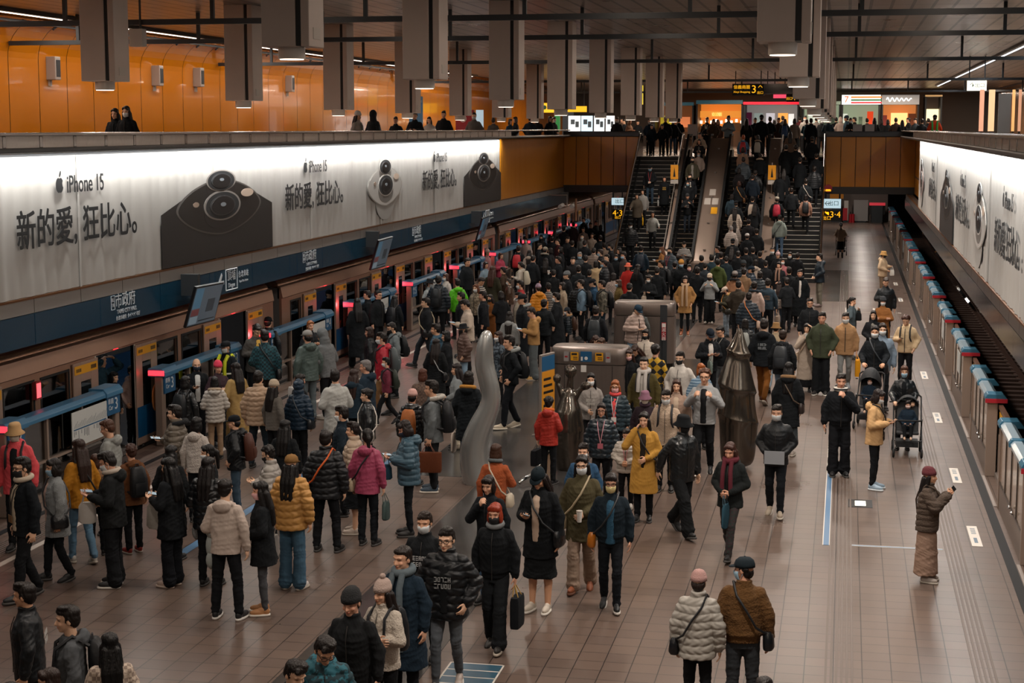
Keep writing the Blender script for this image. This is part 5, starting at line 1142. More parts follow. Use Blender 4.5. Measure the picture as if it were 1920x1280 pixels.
def build_people():
    plans = []; at = [list(where(q[0], q[1], q[2], q[4], q[10])) for q in QUEUE]; A = np.array(at); slope = np.array([bool(q[10].get('slope')) for q in QUEUE]); still = np.array(['X' in q[10] and 'z' in q[10] and q[10]['z'] < 1 for q in QUEUE])
    for _ in range(40):                                      # nobody stands inside a neighbour: push apart, mostly along the line of sight
        dx, dy = A[:, None, 0] - A[None, :, 0], A[:, None, 1] - A[None, :, 1]; dist = np.hypot(dx, dy) + np.eye(len(A)) * 9; near_ = (dist < .47) & (np.abs(A[:, None, 2] - A[None, :, 2]) < .9)
        push = np.where(near_, (.47 - dist) / 2, 0); sy = np.where(np.abs(dy) < .02, np.sign(np.arange(len(A))[:, None] - np.arange(len(A))[None, :]) * .3, dy / dist)
        A[:, 1] += np.where(still, 0, (push * np.sign(sy) * np.maximum(np.abs(sy), .6)).sum(1) * .7); A[:, 0] += np.where(still | slope, 0, (push * dx / dist).sum(1) * .35)
    for k, q in enumerate(QUEUE):
        x, y, z, h = at[k]; x, y = A[k, 0] * (1 if slope[k] else 1), A[k, 1]
        if slope[k]: st_ = min(NS - 1, max(0, round((y - YB) / RUN - .45))); y, z = (YB + (st_ + .45) * RUN, (st_ + 1) * RISE) if YB - .2 < y < YE + .2 else (y, slope_z(y))
        if z == ZM and y < YE + .4 and x > XL - .3: y = YE + .4
        at[k] = (float(x), float(y), float(z), h)
    for (hx, hy, fy, face, sex, top, bot, hair, arms, label, kw), (x, y, z, h) in zip(QUEUE, at):
        vx = .0075 if y < 25.5 else .010 if y < 36 else .014 if y < 52 else .02
        pose = Pose(arms, kw.get('legs', 'st'), kw.get('lean', .03), kw.get('hy', 0), kw.get('hp', .05))
        tk, tc = top.split(':', 1); tc = tc.split(':'); bk, bc = bot.split(':'); bits = hair.split(':'); st = bits[0]; hc = bits[1] if len(bits) > 1 else '17110e'
        bare = bk in ('skirt', 'short') or kw.get('bare'); fine = vx < .011; pk = pose.key
        armk = (pk[0], pk[2]); legk = (pk[1],)
        d = dict(body=want(('body', pk, bare, fine), lambda pose=pose, bare=bare, fine=fine: g_body(pose, bare, fine), vx, skin_paint(pose), 2),
                 top=want(('top', tk, armk, pk[1] if pose.dz else 0, pk[3:] if TOPS[tk][4] == 2 else 0), lambda pose=pose, tk=tk: g_top(pose, tk), vx * 1.25, (lambda me: displace(me, puff)) if tk in ('puf', 'puh', 'lpu', 'puu') else (lambda me: displace(me, folds)), 3),
                 bot=want(('bottom', bk, legk), lambda pose=pose, bk=bk: g_bottom(pose, bk), vx * 1.4, lambda me: displace(me, legfolds), 3))
        if len(tc) > 1: d['inner'] = want(('inner', tk, pk[2], pk[1] if pose.dz else 0), lambda pose=pose, tk=tk: g_inner(pose, tk), vx * 1.4)
        hs = {'beanie': 'cu', 'pom': 'cu', 'cap': 'cu', 'bucket': 'cu', 'hat': 'cu'}.get(st, st); under = bits[2] if len(bits) > 2 else ('short' if sex == 'm' else 'long')
        if hs == 'cu': d['hat'] = want(('hat', st), lambda st=st: g_hat(st), 0); hst = {'short': 'bald'}.get(under, under); hcol = bits[3] if len(bits) > 3 else '15100e'; hatc = bits[1]
        else: hst, hcol, hatc = st, hc, None
        if hst != 'none': d['hair'] = want(('hair', hst, hs == 'cu'), lambda hst=hst, ht=(hs == 'cu'): g_hair(hst, ht), max(.009, vx), (lambda me: displace(me, curly)) if hst == 'curl' else (lambda me: displace(me, strands)), 2)
        if kw.get('mask'): d['mask'] = want(('mask',), g_mask, 0)
        if kw.get('gl'): d['gl'] = want(('glasses',), g_glasses, 0)
        d['shoe'] = want(('shoe', 'boot' if kw.get('boot') else 'low'), lambda b='boot' if kw.get('boot') else 'low': g_shoe(b), .009, None, 2); d['sole'] = want(('sole',), g_sole, 0)
        plans.append((x, y, z, h, vx, pose, d, tk, tc, bk, bc, st, hcol, hatc, face, sex, label, kw))
    M = bake_all(); inst = {}
    def child(nm, key, m, parent, ML=None):
        me = M[key]
        if not me.materials: me.materials.append(m)
        o = bpy.data.objects.new(nm, me); COL.objects.link(o); o.parent = parent
        o.material_slots[0].link = 'OBJECT'; o.material_slots[0].material = m
        if ML is not None: o.matrix_local = ML
        return o
    def raw(nm, g, m, parent, smooth=50, ML=None):
        o = g.build(nm, m, parent, smooth=smooth)
        if ML is not None: o.matrix_local = ML
        return o
    NT = {'tee': 'shirt', 'knit': 'sweater', 'hood': 'hoodie', 'puf': 'padded_jacket', 'puh': 'padded_jacket', 'puu': 'padded_jacket', 'lpu': 'padded_coat', 'coat': 'coat', 'lcoat': 'coat', 'mid': 'coat', 'fur': 'parka', 'blz': 'blazer', 'vest': 'vest', 'hup': 'hoodie'}
    tones = ['d6a98a', 'cf9d7c', 'dcb294', 'c8957a', 'd4a486']
    for i, (x, y, z, h, vx, pose, d, tk, tc, bk, bc, st, hcol, hatc, face, sex, label, kw) in enumerate(plans):
        s = h / 1.72; skin = skin_mat(kw.get('skin', tones[i % 5])); me = M[d['body']]
        if not me.materials: me.materials.append(skin)
        b = bpy.data.objects.new('person', me); COL.objects.link(b); b.material_slots[0].link = 'OBJECT'; b.material_slots[0].material = skin
        b.location = (x, y, z); b.rotation_euler = (0, 0, math.radians(face)); sx_ = .93 if sex == 'w' else 1.0; b.scale = (s * sx_, s * (sx_ + .02), s); tag(b, label, 'person')
        MW = Matrix.Translation((x, y, z)) @ Matrix.Rotation(math.radians(face), 4, 'Z') @ Matrix.Diagonal((s * (.93 if sex == 'w' else 1.0), s * (.95 if sex == 'w' else 1.02), s, 1))
        Hm = Matrix(np.block([[pose.Hr, pose.Hp[:, None]], [np.zeros((1, 3)), np.ones((1, 1))]]).tolist()); near = y < 33; mid = y < 50
        child(NT.get(tk, 'jacket'), d['top'], cloth(tc[0]), b); child('skirt' if 'skirt' in bk else 'trousers', d['bot'], cloth(bc), b)
        if 'inner' in d: child('inner_shirt', d['inner'], cloth(tc[1]), b)
        if 'hair' in d: child('hair', d['hair'], hair_mat(hcol), b, Hm)
        if 'hat' in d: child({'beanie': 'knit_hat', 'pom': 'knit_hat', 'cap': 'cap'}.get(st, 'hat'), d['hat'], cloth(('k' if st in ('beanie', 'pom') else 'c') + hatc), b, Hm)
        if 'mask' in d: child('face_mask', d['mask'], mat('mask_' + MASKC[kw['mask']], MASKC[kw['mask']], .7), b, Hm)
        if 'gl' in d: child('glasses', d['gl'], mat('glasses_frame', kw.get('glc', '14110f'), .3), b, Hm)
        sc = kw.get('shoe', '15151600'[:6]); solec = kw.get('sole', 'a59c90' if sc != '151516' else '3a3836')
        for sd, (an, kn, tilt) in ((1, pose.L), (-1, pose.Rr)):
            ML = Matrix.Translation((an[0], an[1], max(0, an[2] - .085))) @ Matrix.Rotation(sd * .12, 4, 'Z') @ Matrix.Rotation(tilt, 4, 'X')
            if tilt > .1: ML = Matrix.Translation((0, 0, -.035 * tilt)) @ ML
            o = child('shoe', d['shoe'], mat('shoe_' + sc, sc, .55), b, ML)
            if mid: child('sole', d['sole'], mat('sole_' + solec, solec, .7), o)
        bulk = TOPS[tk][0]
        def U(p): return Vector(pose.T(p))
        if y < 46 and tk in ('jkt', 'puf', 'puh', 'jkh', 'bmb', 'lpu', 'hood') and 'inner' not in d and kw.get('zip', 1):
            g = G(); zz = np.linspace(1.40, .86, 9); ry = np.interp(zz, [.86, 1.0, 1.14, 1.27, 1.36, 1.42], [.124 + bulk, .118 + bulk, .123 + bulk, .128 + bulk * .9, .106 + bulk * .7, .08 + bulk * .5])
            g.tube([pose.T((0, -a - .003, q)) for a, q in zip(ry, zz)], .005 if near else .009, 5); raw('zip', g, mat('zip_dark', kw.get('zc', '2a2826'), .4), b)
        if kw.get('scarf'):
            c = kw['scarf']; g = GT(pose); a = np.linspace(0, 2 * PI, 20, endpoint=False)
            g.tube([(.088 * math.cos(t), .01 + .088 * math.sin(t), 1.475 + .015 * math.sin(t)) for t in a], .045 if kw.get('tails', 2) else .032, 10, close=True)
            for sx in ((-.045,), (-.06, .05))[kw.get('tails', 2) - 1] if kw.get('tails', 2) else ():
                L = kw.get('slen', .45); yb = -.13 - bulk; g.tube([(sx, -.09, 1.46), (sx * 1.1, yb, 1.33), (sx * 1.2, yb - .015, 1.15), (sx * 1.25, yb - .01, 1.42 - L)], .035, 8)
            raw('scarf', g, cloth(c), b)
        if kw.get('lany'):
            g = GT(pose); yf = -.135 - bulk
            for sx in (-1, 1): g.tube([(sx * .07, -.04, 1.45), (sx * .055, yf + .03, 1.36), (sx * .03, yf - .005, 1.22), (0, yf - .01, 1.06)], .007, 5)
            l = raw('lanyard', g, mat('lanyard_' + kw['lany'], kw['lany'], .5), b); g = GT(pose); g.box(-.05, .05, yf - .025, yf - .018, .97, 1.06); raw('badge', g, mat('badge_' + kw.get('badge', 'd8d4d0'), kw.get('badge', 'd8d4d0'), .5), l)
        if kw.get('furc'):
            g = GT(pose); a = np.linspace(-2.0, 2.0, 14); g.tube([(.12 * math.sin(t), .045 + .12 * math.cos(t), 1.475 - .02 * (1 - math.cos(t))) for t in a], .036, 10); raw('fur_collar', g, cloth('f' + kw['furc']), b)
        if kw.get('hivis'):
            g = GT(pose); bb = bulk + .008
            for y0 in (1, -1):
                for sx in (-1, 1): g.tube([(sx * .10, y0 * .05, 1.44), (sx * .095, y0 * (.108 + bb), 1.33), (sx * .09, y0 * (.128 + bb), 1.15), (sx * .09, y0 * (.126 + bb), .95)], .038, 6)
            v = raw('safety_vest', g, mat('hivis_' + kw['hivis'], kw['hivis'], .6), b); g = GT(pose); a = np.linspace(0, 2 * PI, 24, endpoint=False)
            g.tube([((.17 + bb) * math.cos(t), (.125 + bb) * math.sin(t), 1.08) for t in a], .018, 6, close=True); raw('band', g, mat('hivis_band', 'd6d6c8', .4), v)
        if kw.get('logo'):
            g = GT(pose); zc, ww, hh = 1.20, .09, .05; fy_ = -.136 - bulk if kw['logo'][0] != 'b' else .136 + bulk; r = random.Random(i)
            for k in range(2):
                for q in range(5):
                    x0 = -ww + q * .036
                    for bx in ((0, .007, 0, 1), (.02, .027, 0, 1), (0, .027, .84, 1), (0, .027, .42, .56), (0, .027, 0, .15)):
                        if r.random() < .66: g.box(x0 + bx[0], x0 + bx[1], min(fy_, fy_ + .003), max(fy_, fy_ + .003), zc - k * .07 + hh * bx[2], zc - k * .07 + hh * bx[3])
            raw('print', g, mat('print_' + kw['logo'][1:], kw['logo'][1:], .6), b)
        # things carried: each its own object
        short = kw.get('who', label)
        def carried(nm, lab, cat, parts, ML=None):
            """parts: (name, G, material); first one is the body of the thing"""
            root = None
            for n2, g, m in parts:
                if root is None: root = g.build(nm, m, None, smooth=40); root.matrix_world = MW; tag(root, lab, cat)
                else: g.build(n2, m, root, smooth=50)
            return root
        if kw.get('bp'):
            cc, lab = kw['bp'].split('|'); g = GT(pose); yb = .125 + bulk; g.eloft([(0, yb + .085, .93, .13, .075), (0, yb + .09, .97, .15, .09), (0, yb + .085, 1.2, .15, .085), (0, yb + .07, 1.36, .12, .065), (0, yb + .06, 1.40, .08, .04)], 22, p=3.2)
            g.eloft([(0, yb + .165, .97, .10, .03), (0, yb + .175, 1.06, .11, .035), (0, yb + .165, 1.15, .10, .025)], 16, p=3); st_ = GT(pose)
            for sx in (-1, 1): st_.tube([(sx * .09, yb + .02, 1.36), (sx * .105, .03, 1.455 + bulk * .4), (sx * .11, -.10 - bulk, 1.36), (sx * .115, -.125 - bulk, 1.2), (sx * .15, -.03, 1.02), (sx * .12, yb + .03, .99)], .019, 6)
            hp = GT(pose); hp.tube([(-.03, yb + .05, 1.40), (-.02, yb + .05, 1.44), (.02, yb + .05, 1.44), (.03, yb + .05, 1.40)], .009, 6)
            carried('backpack', lab, 'backpack', [('bag', g, cloth('n' + cc)), ('strap', st_, mat('strap_dark', '14161a', .6) if cc != 'b8b09c' else cloth('c' + cc)), ('handle', hp, mat('strap_dark', '14161a', .6))])
        if kw.get('sb'):                                     # shoulder bag: side, colour, strap colour | label
            spec, lab = kw['sb'].split('|'); sd, cc, sc2 = spec.split(','); sd = 1 if sd == 'L' else -1; g = GT(pose); o = .03 + bulk
            low = .84 if kw.get('sblow') else .93; g.eloft([(sd * (.215 + bulk), .0, low - .13, .05, .11), (sd * (.222 + bulk), .0, low - .10, .06, .13), (sd * (.215 + bulk), .0, low + .02, .055, .125), (sd * (.21 + bulk), .0, low + .06, .03, .10)], 20, p=3)
            s2 = GT(pose); s2.tube([(sd * (.21 + bulk), -.08, low + .03), (sd * .11, -.118 - o, 1.1), (-sd * .01, -.118 - o, 1.27), (-sd * .09, -.06 - bulk, 1.43), (-sd * .105, .03, 1.462 + bulk * .4), (-sd * .07, .10 + bulk, 1.36), (sd * .03, .118 + o, 1.22), (sd * .13, .112 + o, 1.05), (sd * (.21 + bulk), .08, low + .03)], .013, 6)
            carried('shoulder_bag', lab, 'bag', [('bag', g, cloth('l' + cc)), ('strap', s2, mat('strap_' + sc2, sc2, .5))])
        if kw.get('tote'):                                   # bag in the hand or on the arm: side, colour, kind | label
            spec, lab = kw['tote'].split('|'); sd, cc, kd = spec.split(','); sd = 1 if sd == 'L' else -1; sh, e, w, t, c = pose.arm(sd)
            hd = w + (w - e) / np.linalg.norm(w - e) * .10; G0 = G(); H0 = G(); dx = {'paper': (.15, .06, .36), 'tote': (.15, .032, .34), 'plas': (.115, .045, .27), 'case': (.20, .07, .30), 'small': (.09, .05, .22)}[kd]; tp = hd - [0, 0, .12]
            off = sd * .03 if kd != 'small' else 0; p = 6 if kd in ('paper', 'case') else 2.6
            G0.eloft([(tp[0] + off, tp[1], tp[2] - dx[2], dx[1] * .9, dx[0] * (.96 if p == 6 else .7)), (tp[0] + off, tp[1], tp[2] - dx[2] * .9, dx[1], dx[0]), (tp[0] + off, tp[1], tp[2] - .05, dx[1], dx[0] * (1 if p == 6 else .9)), (tp[0] + off, tp[1], tp[2], dx[1] * .8, dx[0] * (1 if p == 6 else .6))], 24, p=p)
            for s3 in (-1, 1): H0.tube([(tp[0] + off + s3 * dx[1] * .6, tp[1] - dx[0] * .5, tp[2] - .01), tuple(hd + [s3 * .008, -.02, .0]), tuple(hd + [s3 * .008, .02, .0]), (tp[0] + off + s3 * dx[1] * .6, tp[1] + dx[0] * .5, tp[2] - .01)], .006, 6)
            carried({'paper': 'paper_bag', 'tote': 'tote_bag', 'plas': 'plastic_bag', 'case': 'briefcase', 'small': 'small_bag'}[kd], lab, 'bag', [('bag', G0, cloth(('n' if kd == 'plas' else 'c') + cc)), ('handle', H0, mat('handle_' + kw.get('hc', cc), kw.get('hc', cc), .6))])
        if kw.get('phone'):
            sd = 1 if kw['phone'][0] == 'L' else -1; lab = kw['phone'].split('|')[1]; sh, e, w, t, c = pose.arm(sd); dv = (w - e) / np.linalg.norm(w - e)
            t = t - dv * (t @ dv); t /= np.linalg.norm(t); n = sd * np.cross(dv, t); cpt = w + dv * .10 + n * .03; R = np.stack([t, dv, n], 1)
            if pose.arms[0 if sd > 0 else 1] == 'e': cpt = w + dv * .06 + n * .022
            g = G(); q = [(-.037, -.075), (.037, -.075), (.037, .075), (-.037, .075)]
            def sl(a0, a1, k): return g.addm([cpt + R @ np.array([u * k, v * k, a]) for a in (a0, a1) for u, v in q], [(0, 3, 2, 1), (4, 5, 6, 7), (0, 1, 5, 4), (1, 2, 6, 5), (2, 3, 7, 6), (3, 0, 4, 7)])
            sl(-.004, .004, 1); g2 = g; g = G(); sl(.004, .0048, .93); carried('smartphone', lab, 'phone', [('case', g2, black), ('display', g, mat('phone_glow', '8fa9b8', .3, emit=.22))])
        if kw.get('cup'):
            sd = 1 if kw['cup'][0] == 'L' else -1; lab = kw['cup'].split('|')[1]; sh, e, w, t, c = pose.arm(sd); dv = (w - e) / np.linalg.norm(w - e); cpt = w + dv * .085
            g = G().eloft([(cpt[0], cpt[1], cpt[2] - .06, .028, .028), (cpt[0], cpt[1], cpt[2] + .07, .04, .04)], 16); g2 = G().eloft([(cpt[0], cpt[1], cpt[2] + .07, .042, .042), (cpt[0], cpt[1], cpt[2] + .082, .042, .042)], 16)
            carried('paper_cup', lab, 'cup', [('cup', g, white), ('lid', g2, offw)])
        if kw.get('sheet'):
            spec, lab = kw['sheet'].split('|'); sh, e, w, t, c = pose.arm(1); sh2, e2, w2, *_ = pose.arm(-1); cpt = (w + w2) / 2 + [0, -.10, -.02]
            g = G().box(cpt[0] - .15, cpt[0] + .15, cpt[1] - .01, cpt[1] + .0, cpt[2] - .1, cpt[2] + .1); carried('paper_sheet', lab, 'paper', [('sheet', g, mat('sheet_' + spec, spec, .6))])
        if kw.get('held'):                                   # folded coat over the left arm
            spec, lab = kw['held'].split('|'); sh, e, w, t, c = pose.arm(1); m = (e + w) / 2; g = G(); g.ell(m + [.03, -.03, -.02], (.12, .15, .09), None, 14, 10); g.ell(m + [.05, -.03, -.2], (.10, .13, .2), None, 14, 10); g.ell(m + [.06, .03, -.36], (.07, .09, .12), None, 12, 8)
            carried('folded_coat', lab, 'coat', [('coat', g, cloth(spec))])
        kw.get('fix') and kw['fix'](b, MW, pose)
BK, NV, GY = 'c14171a', 'c1a2636', 'c6f7172'       # black, navy, grey cotton
K = 'n15181b'                                        # black nylon
TB, TW = 'tr:c121417', 'wide:c131518'
# ---- lower left: people waiting for the train
P(44, 855, 1122, -40, 'm', 'jkt:c12161a:ca89a86', TB, 'short', 'dd', 'man in black jacket over cream hoodie, black mask and glasses, walking at the far left', mask='k', gl=1, legs='h1', scarf='cb8aa98', tails=0, lany='2a2622', badge='7a5a34')
P(103, 858, 1088, -55, 'w', 'mid:k7f8384:cb59a90', TB, 'bob', 'dd', 'woman in grey cardigan with blue mask, behind the cream hoodie man at far left', mask='b', legs='h2', sb='L,17191c,17191c|large black shoulder bag of the woman in the grey cardigan')
P(149, 822, 1056, -125, 'w', 'jkt:ca06a1c', 'jean:d4f6f86', 'long:2a1a14', 'dd', 'woman in mustard jacket and light blue jeans seen from behind', shoe='a8a49c', legs='h1', sb='R,1c1a1a,1c1a1a|black crossbody bag on the mustard jacket')
P(209, 846, 1098, -80, 'm', 'jkh:c17191a', TW, 'short', 'pp', 'man in black coat with cream hood looking at his phone on the left', mask='w', scarf='cb0a497', tails=0, hp=.35, shoe='18181a', sole='c9c4bc', phone='R|phone in the hands of the man with the cream hood', tote='R,c8c4be,plas|small printed plastic bag hanging from the cream hooded man')
P(246, 833, 1036, -130, 'w', 'jkh:c5f3c24', TB, 'curl:3a241c', 'dd', 'person in brown hooded jacket with reddish curly hair, back turned', shoe='8a2a22', bp='15171a|black backpack edge beside the brown hooded jacket')
P(318, 858, 1098, -105, 'w', 'mid:c111417', 'wide:c12151a', 'long:0d0b0b', 'pp', 'woman all in black with long black hair holding a phone up on the left', shoe='a89488', sole='c4b2a4', phone='R|phone held by the long haired woman all in black', tote='R,9a958c,tote|pale cloth tote hanging from the woman all in black')
P(388, 857, 1098, 175, 'w', 'puf:l14171a', TB, 'long:120d0c', 'cc', 'woman in glossy black jacket with long hair, directly left of the beige hoodie man', held='f8a8d8c|grey fluffy coat held by the woman in the glossy black jacket')
P(421, 897, 1160, 178, 'm', 'hood:cb4a59a', TB, 'fade', 'cd', 'man in beige hoodie standing with his back turned in the left foreground', legs='wd', shoe='1a1a1c', sole='d0cbc4', held='n9aa09c/3a3f42|pale patterned puffy coat hung over the beige hoodie man')
P(491, 902, 1150, -75, 'w', 'mid:c14171a', 'slim:d3a3c40', 'long:100c0b', 'cc', 'woman in black coat with patterned mask and tan sneakers beside the beige hoodie man', mask='p', shoe='a8764a', sole='d8d0c4')
P(545, 852, 1104, 172, 'w', 'puf:nb08247', 'wide:d35566c', 'cap:7a5a34:long:0e0c0c', 'dd', 'woman in tan puffer and brown cap with very long hair and wide blue jeans', shoe='c8c4be', tote='L,c4bdb6,plas|white plastic bag in the hand of the woman in the tan puffer')
P(610, 806, 1034, 178, 'm', 'puf:n17191c', TB, 'short', 'dd', 'person in black padded jacket with an orange strap across the back', legs='wd', sb='L,1a1a1c,c85a22|small bag on a bright orange strap across a black padded jacket')
P(50, 1090, None, -70, 'm', 'jkt:n14171a', TB, 'short', 'dd', 'man in black jacket with white print on the shoulder, bottom left corner', logo='bc8c8c4', hy=-.3)
P(131, 1133, None, -65, 'm', 'hood:c474a4d', TB, 'short', 'dd', 'man in dark grey hoodie in profile, second from the bottom left corner', bp='15171a|black backpack on the man in the dark grey hoodie at the bottom left')
P(206, 1185, None, -150, 'w', 'coat:pb8a898/8a7a6e', TB, 'long:0c0a0a', 'pd', 'woman with long black hair and pale checked coat at the bottom left edge', phone='L|phone in orange case held by the woman in the pale checked coat')
P(92, 1252, None, -60, 'w', 'knit:c6a5f5a', TB, 'bob:2a1c16', 'dd', 'person cut by the bottom edge with brown hair, left of the checked coat', h=1.58)
P(22, 1276, None, -30, 'm', 'jkt:c14171a', TB, 'short', 'dd', 'person cut by the bottom edge, only dark hair showing in the left corner', h=1.6)
P(604, 1183, None, 25, 'm', 'puh:o1f5a68/123038', TB, 'short', 'pp', 'man in teal patterned jacket looking down at the bottom edge', gl=1, hp=.55, hy=.2, phone='L|phone in the hands of the man in the teal patterned jacket')
P(545, 1231, None, 55, 'm', 'jkt:c1a1d20:cc8c4bc', TB, 'short', 'pp', 'man with black hair and white collar at the bottom edge, left of teal jacket', hp=.4, h=1.65)
P(661, 1101, None, -8, 'm', 'jkt:c17191b', TB, 'beanie:121416', 'dd', 'man in black coat and black knit hat with a pale tab in the bottom group', hp=.15)
P(719, 1086, None, -20, 'w', 'jkt:fb6ac9f', TB, 'pom:a8948a:long:1a1210', 'xx', 'woman in cream fleece jacket and beige ribbed knit hat in the bottom group', bp='17191c|black backpack straps over the cream fleece jacket', hy=-.15)
P(757, 1022, None, -18, 'm', 'coat:w1c2a36', 'tr:c16191d', 'fade:1c130e', 'dd', 'man with short brown hair, dark blue coat and long grey scarf', skin='d2a284', scarf='w5b666c', slen=.75, hy=-.2)
P(797, 957, None, -5, 'm', 'jkt:c15181b', TB, 'short:2a211c', 'dd', 'man in surgical mask and black shirt behind the grey scarf man', mask='w', logo='fc0c0c0', h=1.72)
P(838, 986, 1290, 0, 'm', 'puf:n121518:c101214', 'slim:d4b5157', 'short', 'kk', 'smiling man in glasses, black puffer and printed black shirt, bottom centre', gl=1, logo='f9a9c9c', legs='h2', shoe='a89c94', sole='c8c2bc', hy=-.1)
P(929, 941, 1215, -5, 'w', 'bmb:c101316', 'wide:c1a1d20', 'bob:8a3018', 'dd', 'woman with red dyed hair, black mask and black jacket carrying a black paper bag', mask='k', scarf='c6c6f70', tails=0, legs='h1', shoe='2a2826', sole='b8ae9f', tote='L,14171b,paper|black paper bag with gold mark in the hand of the red haired woman', hc='b08a3a')
P(918, 889, None, -15, 'w', 'jkt:c14181c', 'slim:d35506a', 'bob:1c1310', 'dm', 'woman in dark vest with blue sleeves raising a hand to her mouth', hp=.2, h=1.66)
P(929, 831, None, 178, 'w', 'knit:k9a4a22', TB, 'bob:3a2418', 'dx', 'woman in rust orange sweater with brown bob seen from behind', scarf='w5a6062', tails=0, sb='R,b8ac98,b8ac98|cream tote bag worn over the rust orange sweater', h=1.64)
P(1013, 873, 1145, -12, 'w', 'mid:c0f1215:cb09a88', 'skirt:c0f1214', 'cap:101c22:long:1a1210', 'dp', 'woman in black cap, black coat and long black skirt looking at her phone', hp=.45, shoe='c8beb0', sole='d8d2c8', phone='R|phone in the hand of the woman with the black cap and long skirt', sb='L,121416,121416|black leather bag at the side of the woman with the black cap')
P(1092, 851, 1106, 0, 'w', 'mid:c46402c', 'wide:c8c7868', 'long:14100e', 'cd', 'woman in olive vest and beige wide trousers with white mask and glasses', mask='w', gl=1, legs='h2', shoe='7a4020', sole='5a3420', cup='L|paper cup held by the woman in the olive vest', sb='R,a8987c,a8987c|beige crescent bag on the woman in the olive vest')
P(1146, 885, 1140, 5, 'w', 'bmb:c152028:k1d4a63', 'tr:c12161b', 'bob:1a1412', 'dd', 'woman in navy and white sports jacket with yellow mask and red glasses', mask='y', gl=1, glc='9a2a22', legs='h1', shoe='1a1c1e', sole='c4c0b8', sb='R,b0681c,1a1c1e|mustard pouch on a dark strap across the navy sports jacket')
P(1094, 829, None, 0, 'w', 'jkt:c2c4a66', TB, 'short:1a1412', 'dd', 'person with white mask half hidden behind the woman in the olive vest', mask='w', h=1.64)
# ---- centre right group facing the lens
P(1108, 698, None, 8, 'w', 'hood:c8d8782', TB, 'hang:0e0c0d', 'dc', 'woman in grey printed sweatshirt with very long black hair and white mask', mask='w', logo='fc4c0b8')
P(1154, 711, None, 0, 'w', 'puf:n26343b:kd84a4a', TB, 'long:8a4a22', 'dd', 'woman with pink mask and coral turtleneck under a dark puffer, orange brown hair', mask='p', gl=1, scarf='kd84a4a', tails=0, lany='b8bcc0')
P(1208, 668, None, -5, 'm', 'jkt:c4a4224:cb0aca6', TB, 'fade', 'dd', 'stern man in olive jacket over a grey hood, before the lower cabinet', scarf='cb5b0aa', tails=2, slen=.3, bp='1c1e20|dark backpack strap on the man in the olive jacket', h=1.78)
P(1229, 645, None, 165, 'm', 'knit:a1a1a1a/b08a1c', TB, 'curl:140f0d', 'dd', 'person in argyle sweater with round curly black hair, back turned', h=1.7)
P(1199, 641, None, -25, 'w', 'jkt:c1a1c1f', TB, 'long:2e1a12', 'pp', 'woman with white headband and brown hair bending beside the lower cabinet', hp=.5, lean=.2)
P(1181, 653, None, -10, 'w', 'jkt:c15181b', TB, 'long:2a1812', 'dd', 'woman with pink mask and brown hair right against the lower cabinet', mask='p', hp=.2, h=1.6)
P(1211, 616, None, -8, 'w', 'jkt:cb8ada0', TB, 'bob:17110f', 'dd', 'woman with black mask and cream trench collar in front of the taller cabinet', mask='k')
P(1276, 658, None, -15, 'm', 'jkt:cc4beb6', TB, 'short', 'kk', 'man in white zip jacket with black mask', mask='k', logo='f3a3a3a', h=1.76)
P(1314, 680, None, 20, 'w', 'jkt:s8aa2b4/4a6a86', TB, 'bob:9a5426', 'dd', 'person with orange dyed hair and blue striped shirt behind the grey zip top man')
P(1322, 690, 888, -3, 'm', 'hood:c8f9192:c1a1c1f', TB, 'curl:4a2c1c', 'hh', 'man with curly brown hair and glasses in grey zip top, hands at his chest', gl=1, shoe='1a1a1c', sole='d0ccc4', legs='h2')
P(1269, 710, None, 0, 'w', 'jkt:ca08878:cb8a490', TB, 'long:3a241a', 'dd', 'woman with long brown hair and beige blouse between white jacket and grey zip top', h=1.62)
P(1210, 732, None, 0, 'w', 'jkt:c2a2026', TB, 'bucket:7c5868:short:1a1412', 'dd', 'older woman in mauve felt hat and patterned mask', mask='t', scarf='c3a2a34', tails=0, h=1.55)
P(1249, 730, None, 0, 'm', 'jkt:fb09c88', TB, 'short', 'dd', 'man in beige fleece with glasses and white mask', mask='w', gl=1, bp='2a2c2e|grey backpack straps over the beige fleece', h=1.7)
P(1128, 754, None, 3, 'w', 'puf:l18242c', TB, 'long:1e1614', 'dd', 'woman in glossy black puffer with glasses and pink lanyard badge', gl=1, lany='c88a94', badge='b0606c', h=1.62)
P(1208, 772, 976, 0, 'w', 'coat:cb5873c:c2a241e', TB, 'long:15100e', 'ce', 'woman in yellow ochre trench coat talking on the phone', boot=1, hy=-.1, phone='R|phone at the ear of the woman in the ochre trench coat', sb='L,14171a,14171a|black bag hanging on the ochre trench coat')
P(1280, 775, 1002, 40, 'm', 'jkt:l15181a', 'wide:c121416', 'bucket:101316:short', 'db', 'person in black bucket hat, black mask and leather jacket striding right', mask='k', legs='w2', boot=1)
P(1175, 803, 952, 0, 'c', 'puf:nb4aca2', TB, 'short', 'cc', 'child in cream puffer with a pink lanyard left of the ochre trench', lany='c0707a', hp=.25, shoe='b8b4ac')
P(1029, 744, 908, 170, 'w', 'jkh:n9a2c22', TB, 'curl:120d0c', 'dc', 'woman in red jacket with curly black hair and orange scarf, back turned', scarf='cc8642a', tails=0, tote='L,15171b,case|black bag with red round logo held by the woman in the red jacket')
P(1371, 825, 1046, -15, 'w', 'jkh:c181c1c', 'tr:p2a1a1e/1c2420', 'long:3a2018', 'cc', 'woman with burgundy scarf, black coat and checked trousers', scarf='k5a1826', tails=2, slen=.4, hp=.25, boot=1, legs='w1', tote='L,24424f,tote|dark teal and white tote on the arm of the woman with the burgundy scarf', phone='R|phone in the hands of the woman with the burgundy scarf')
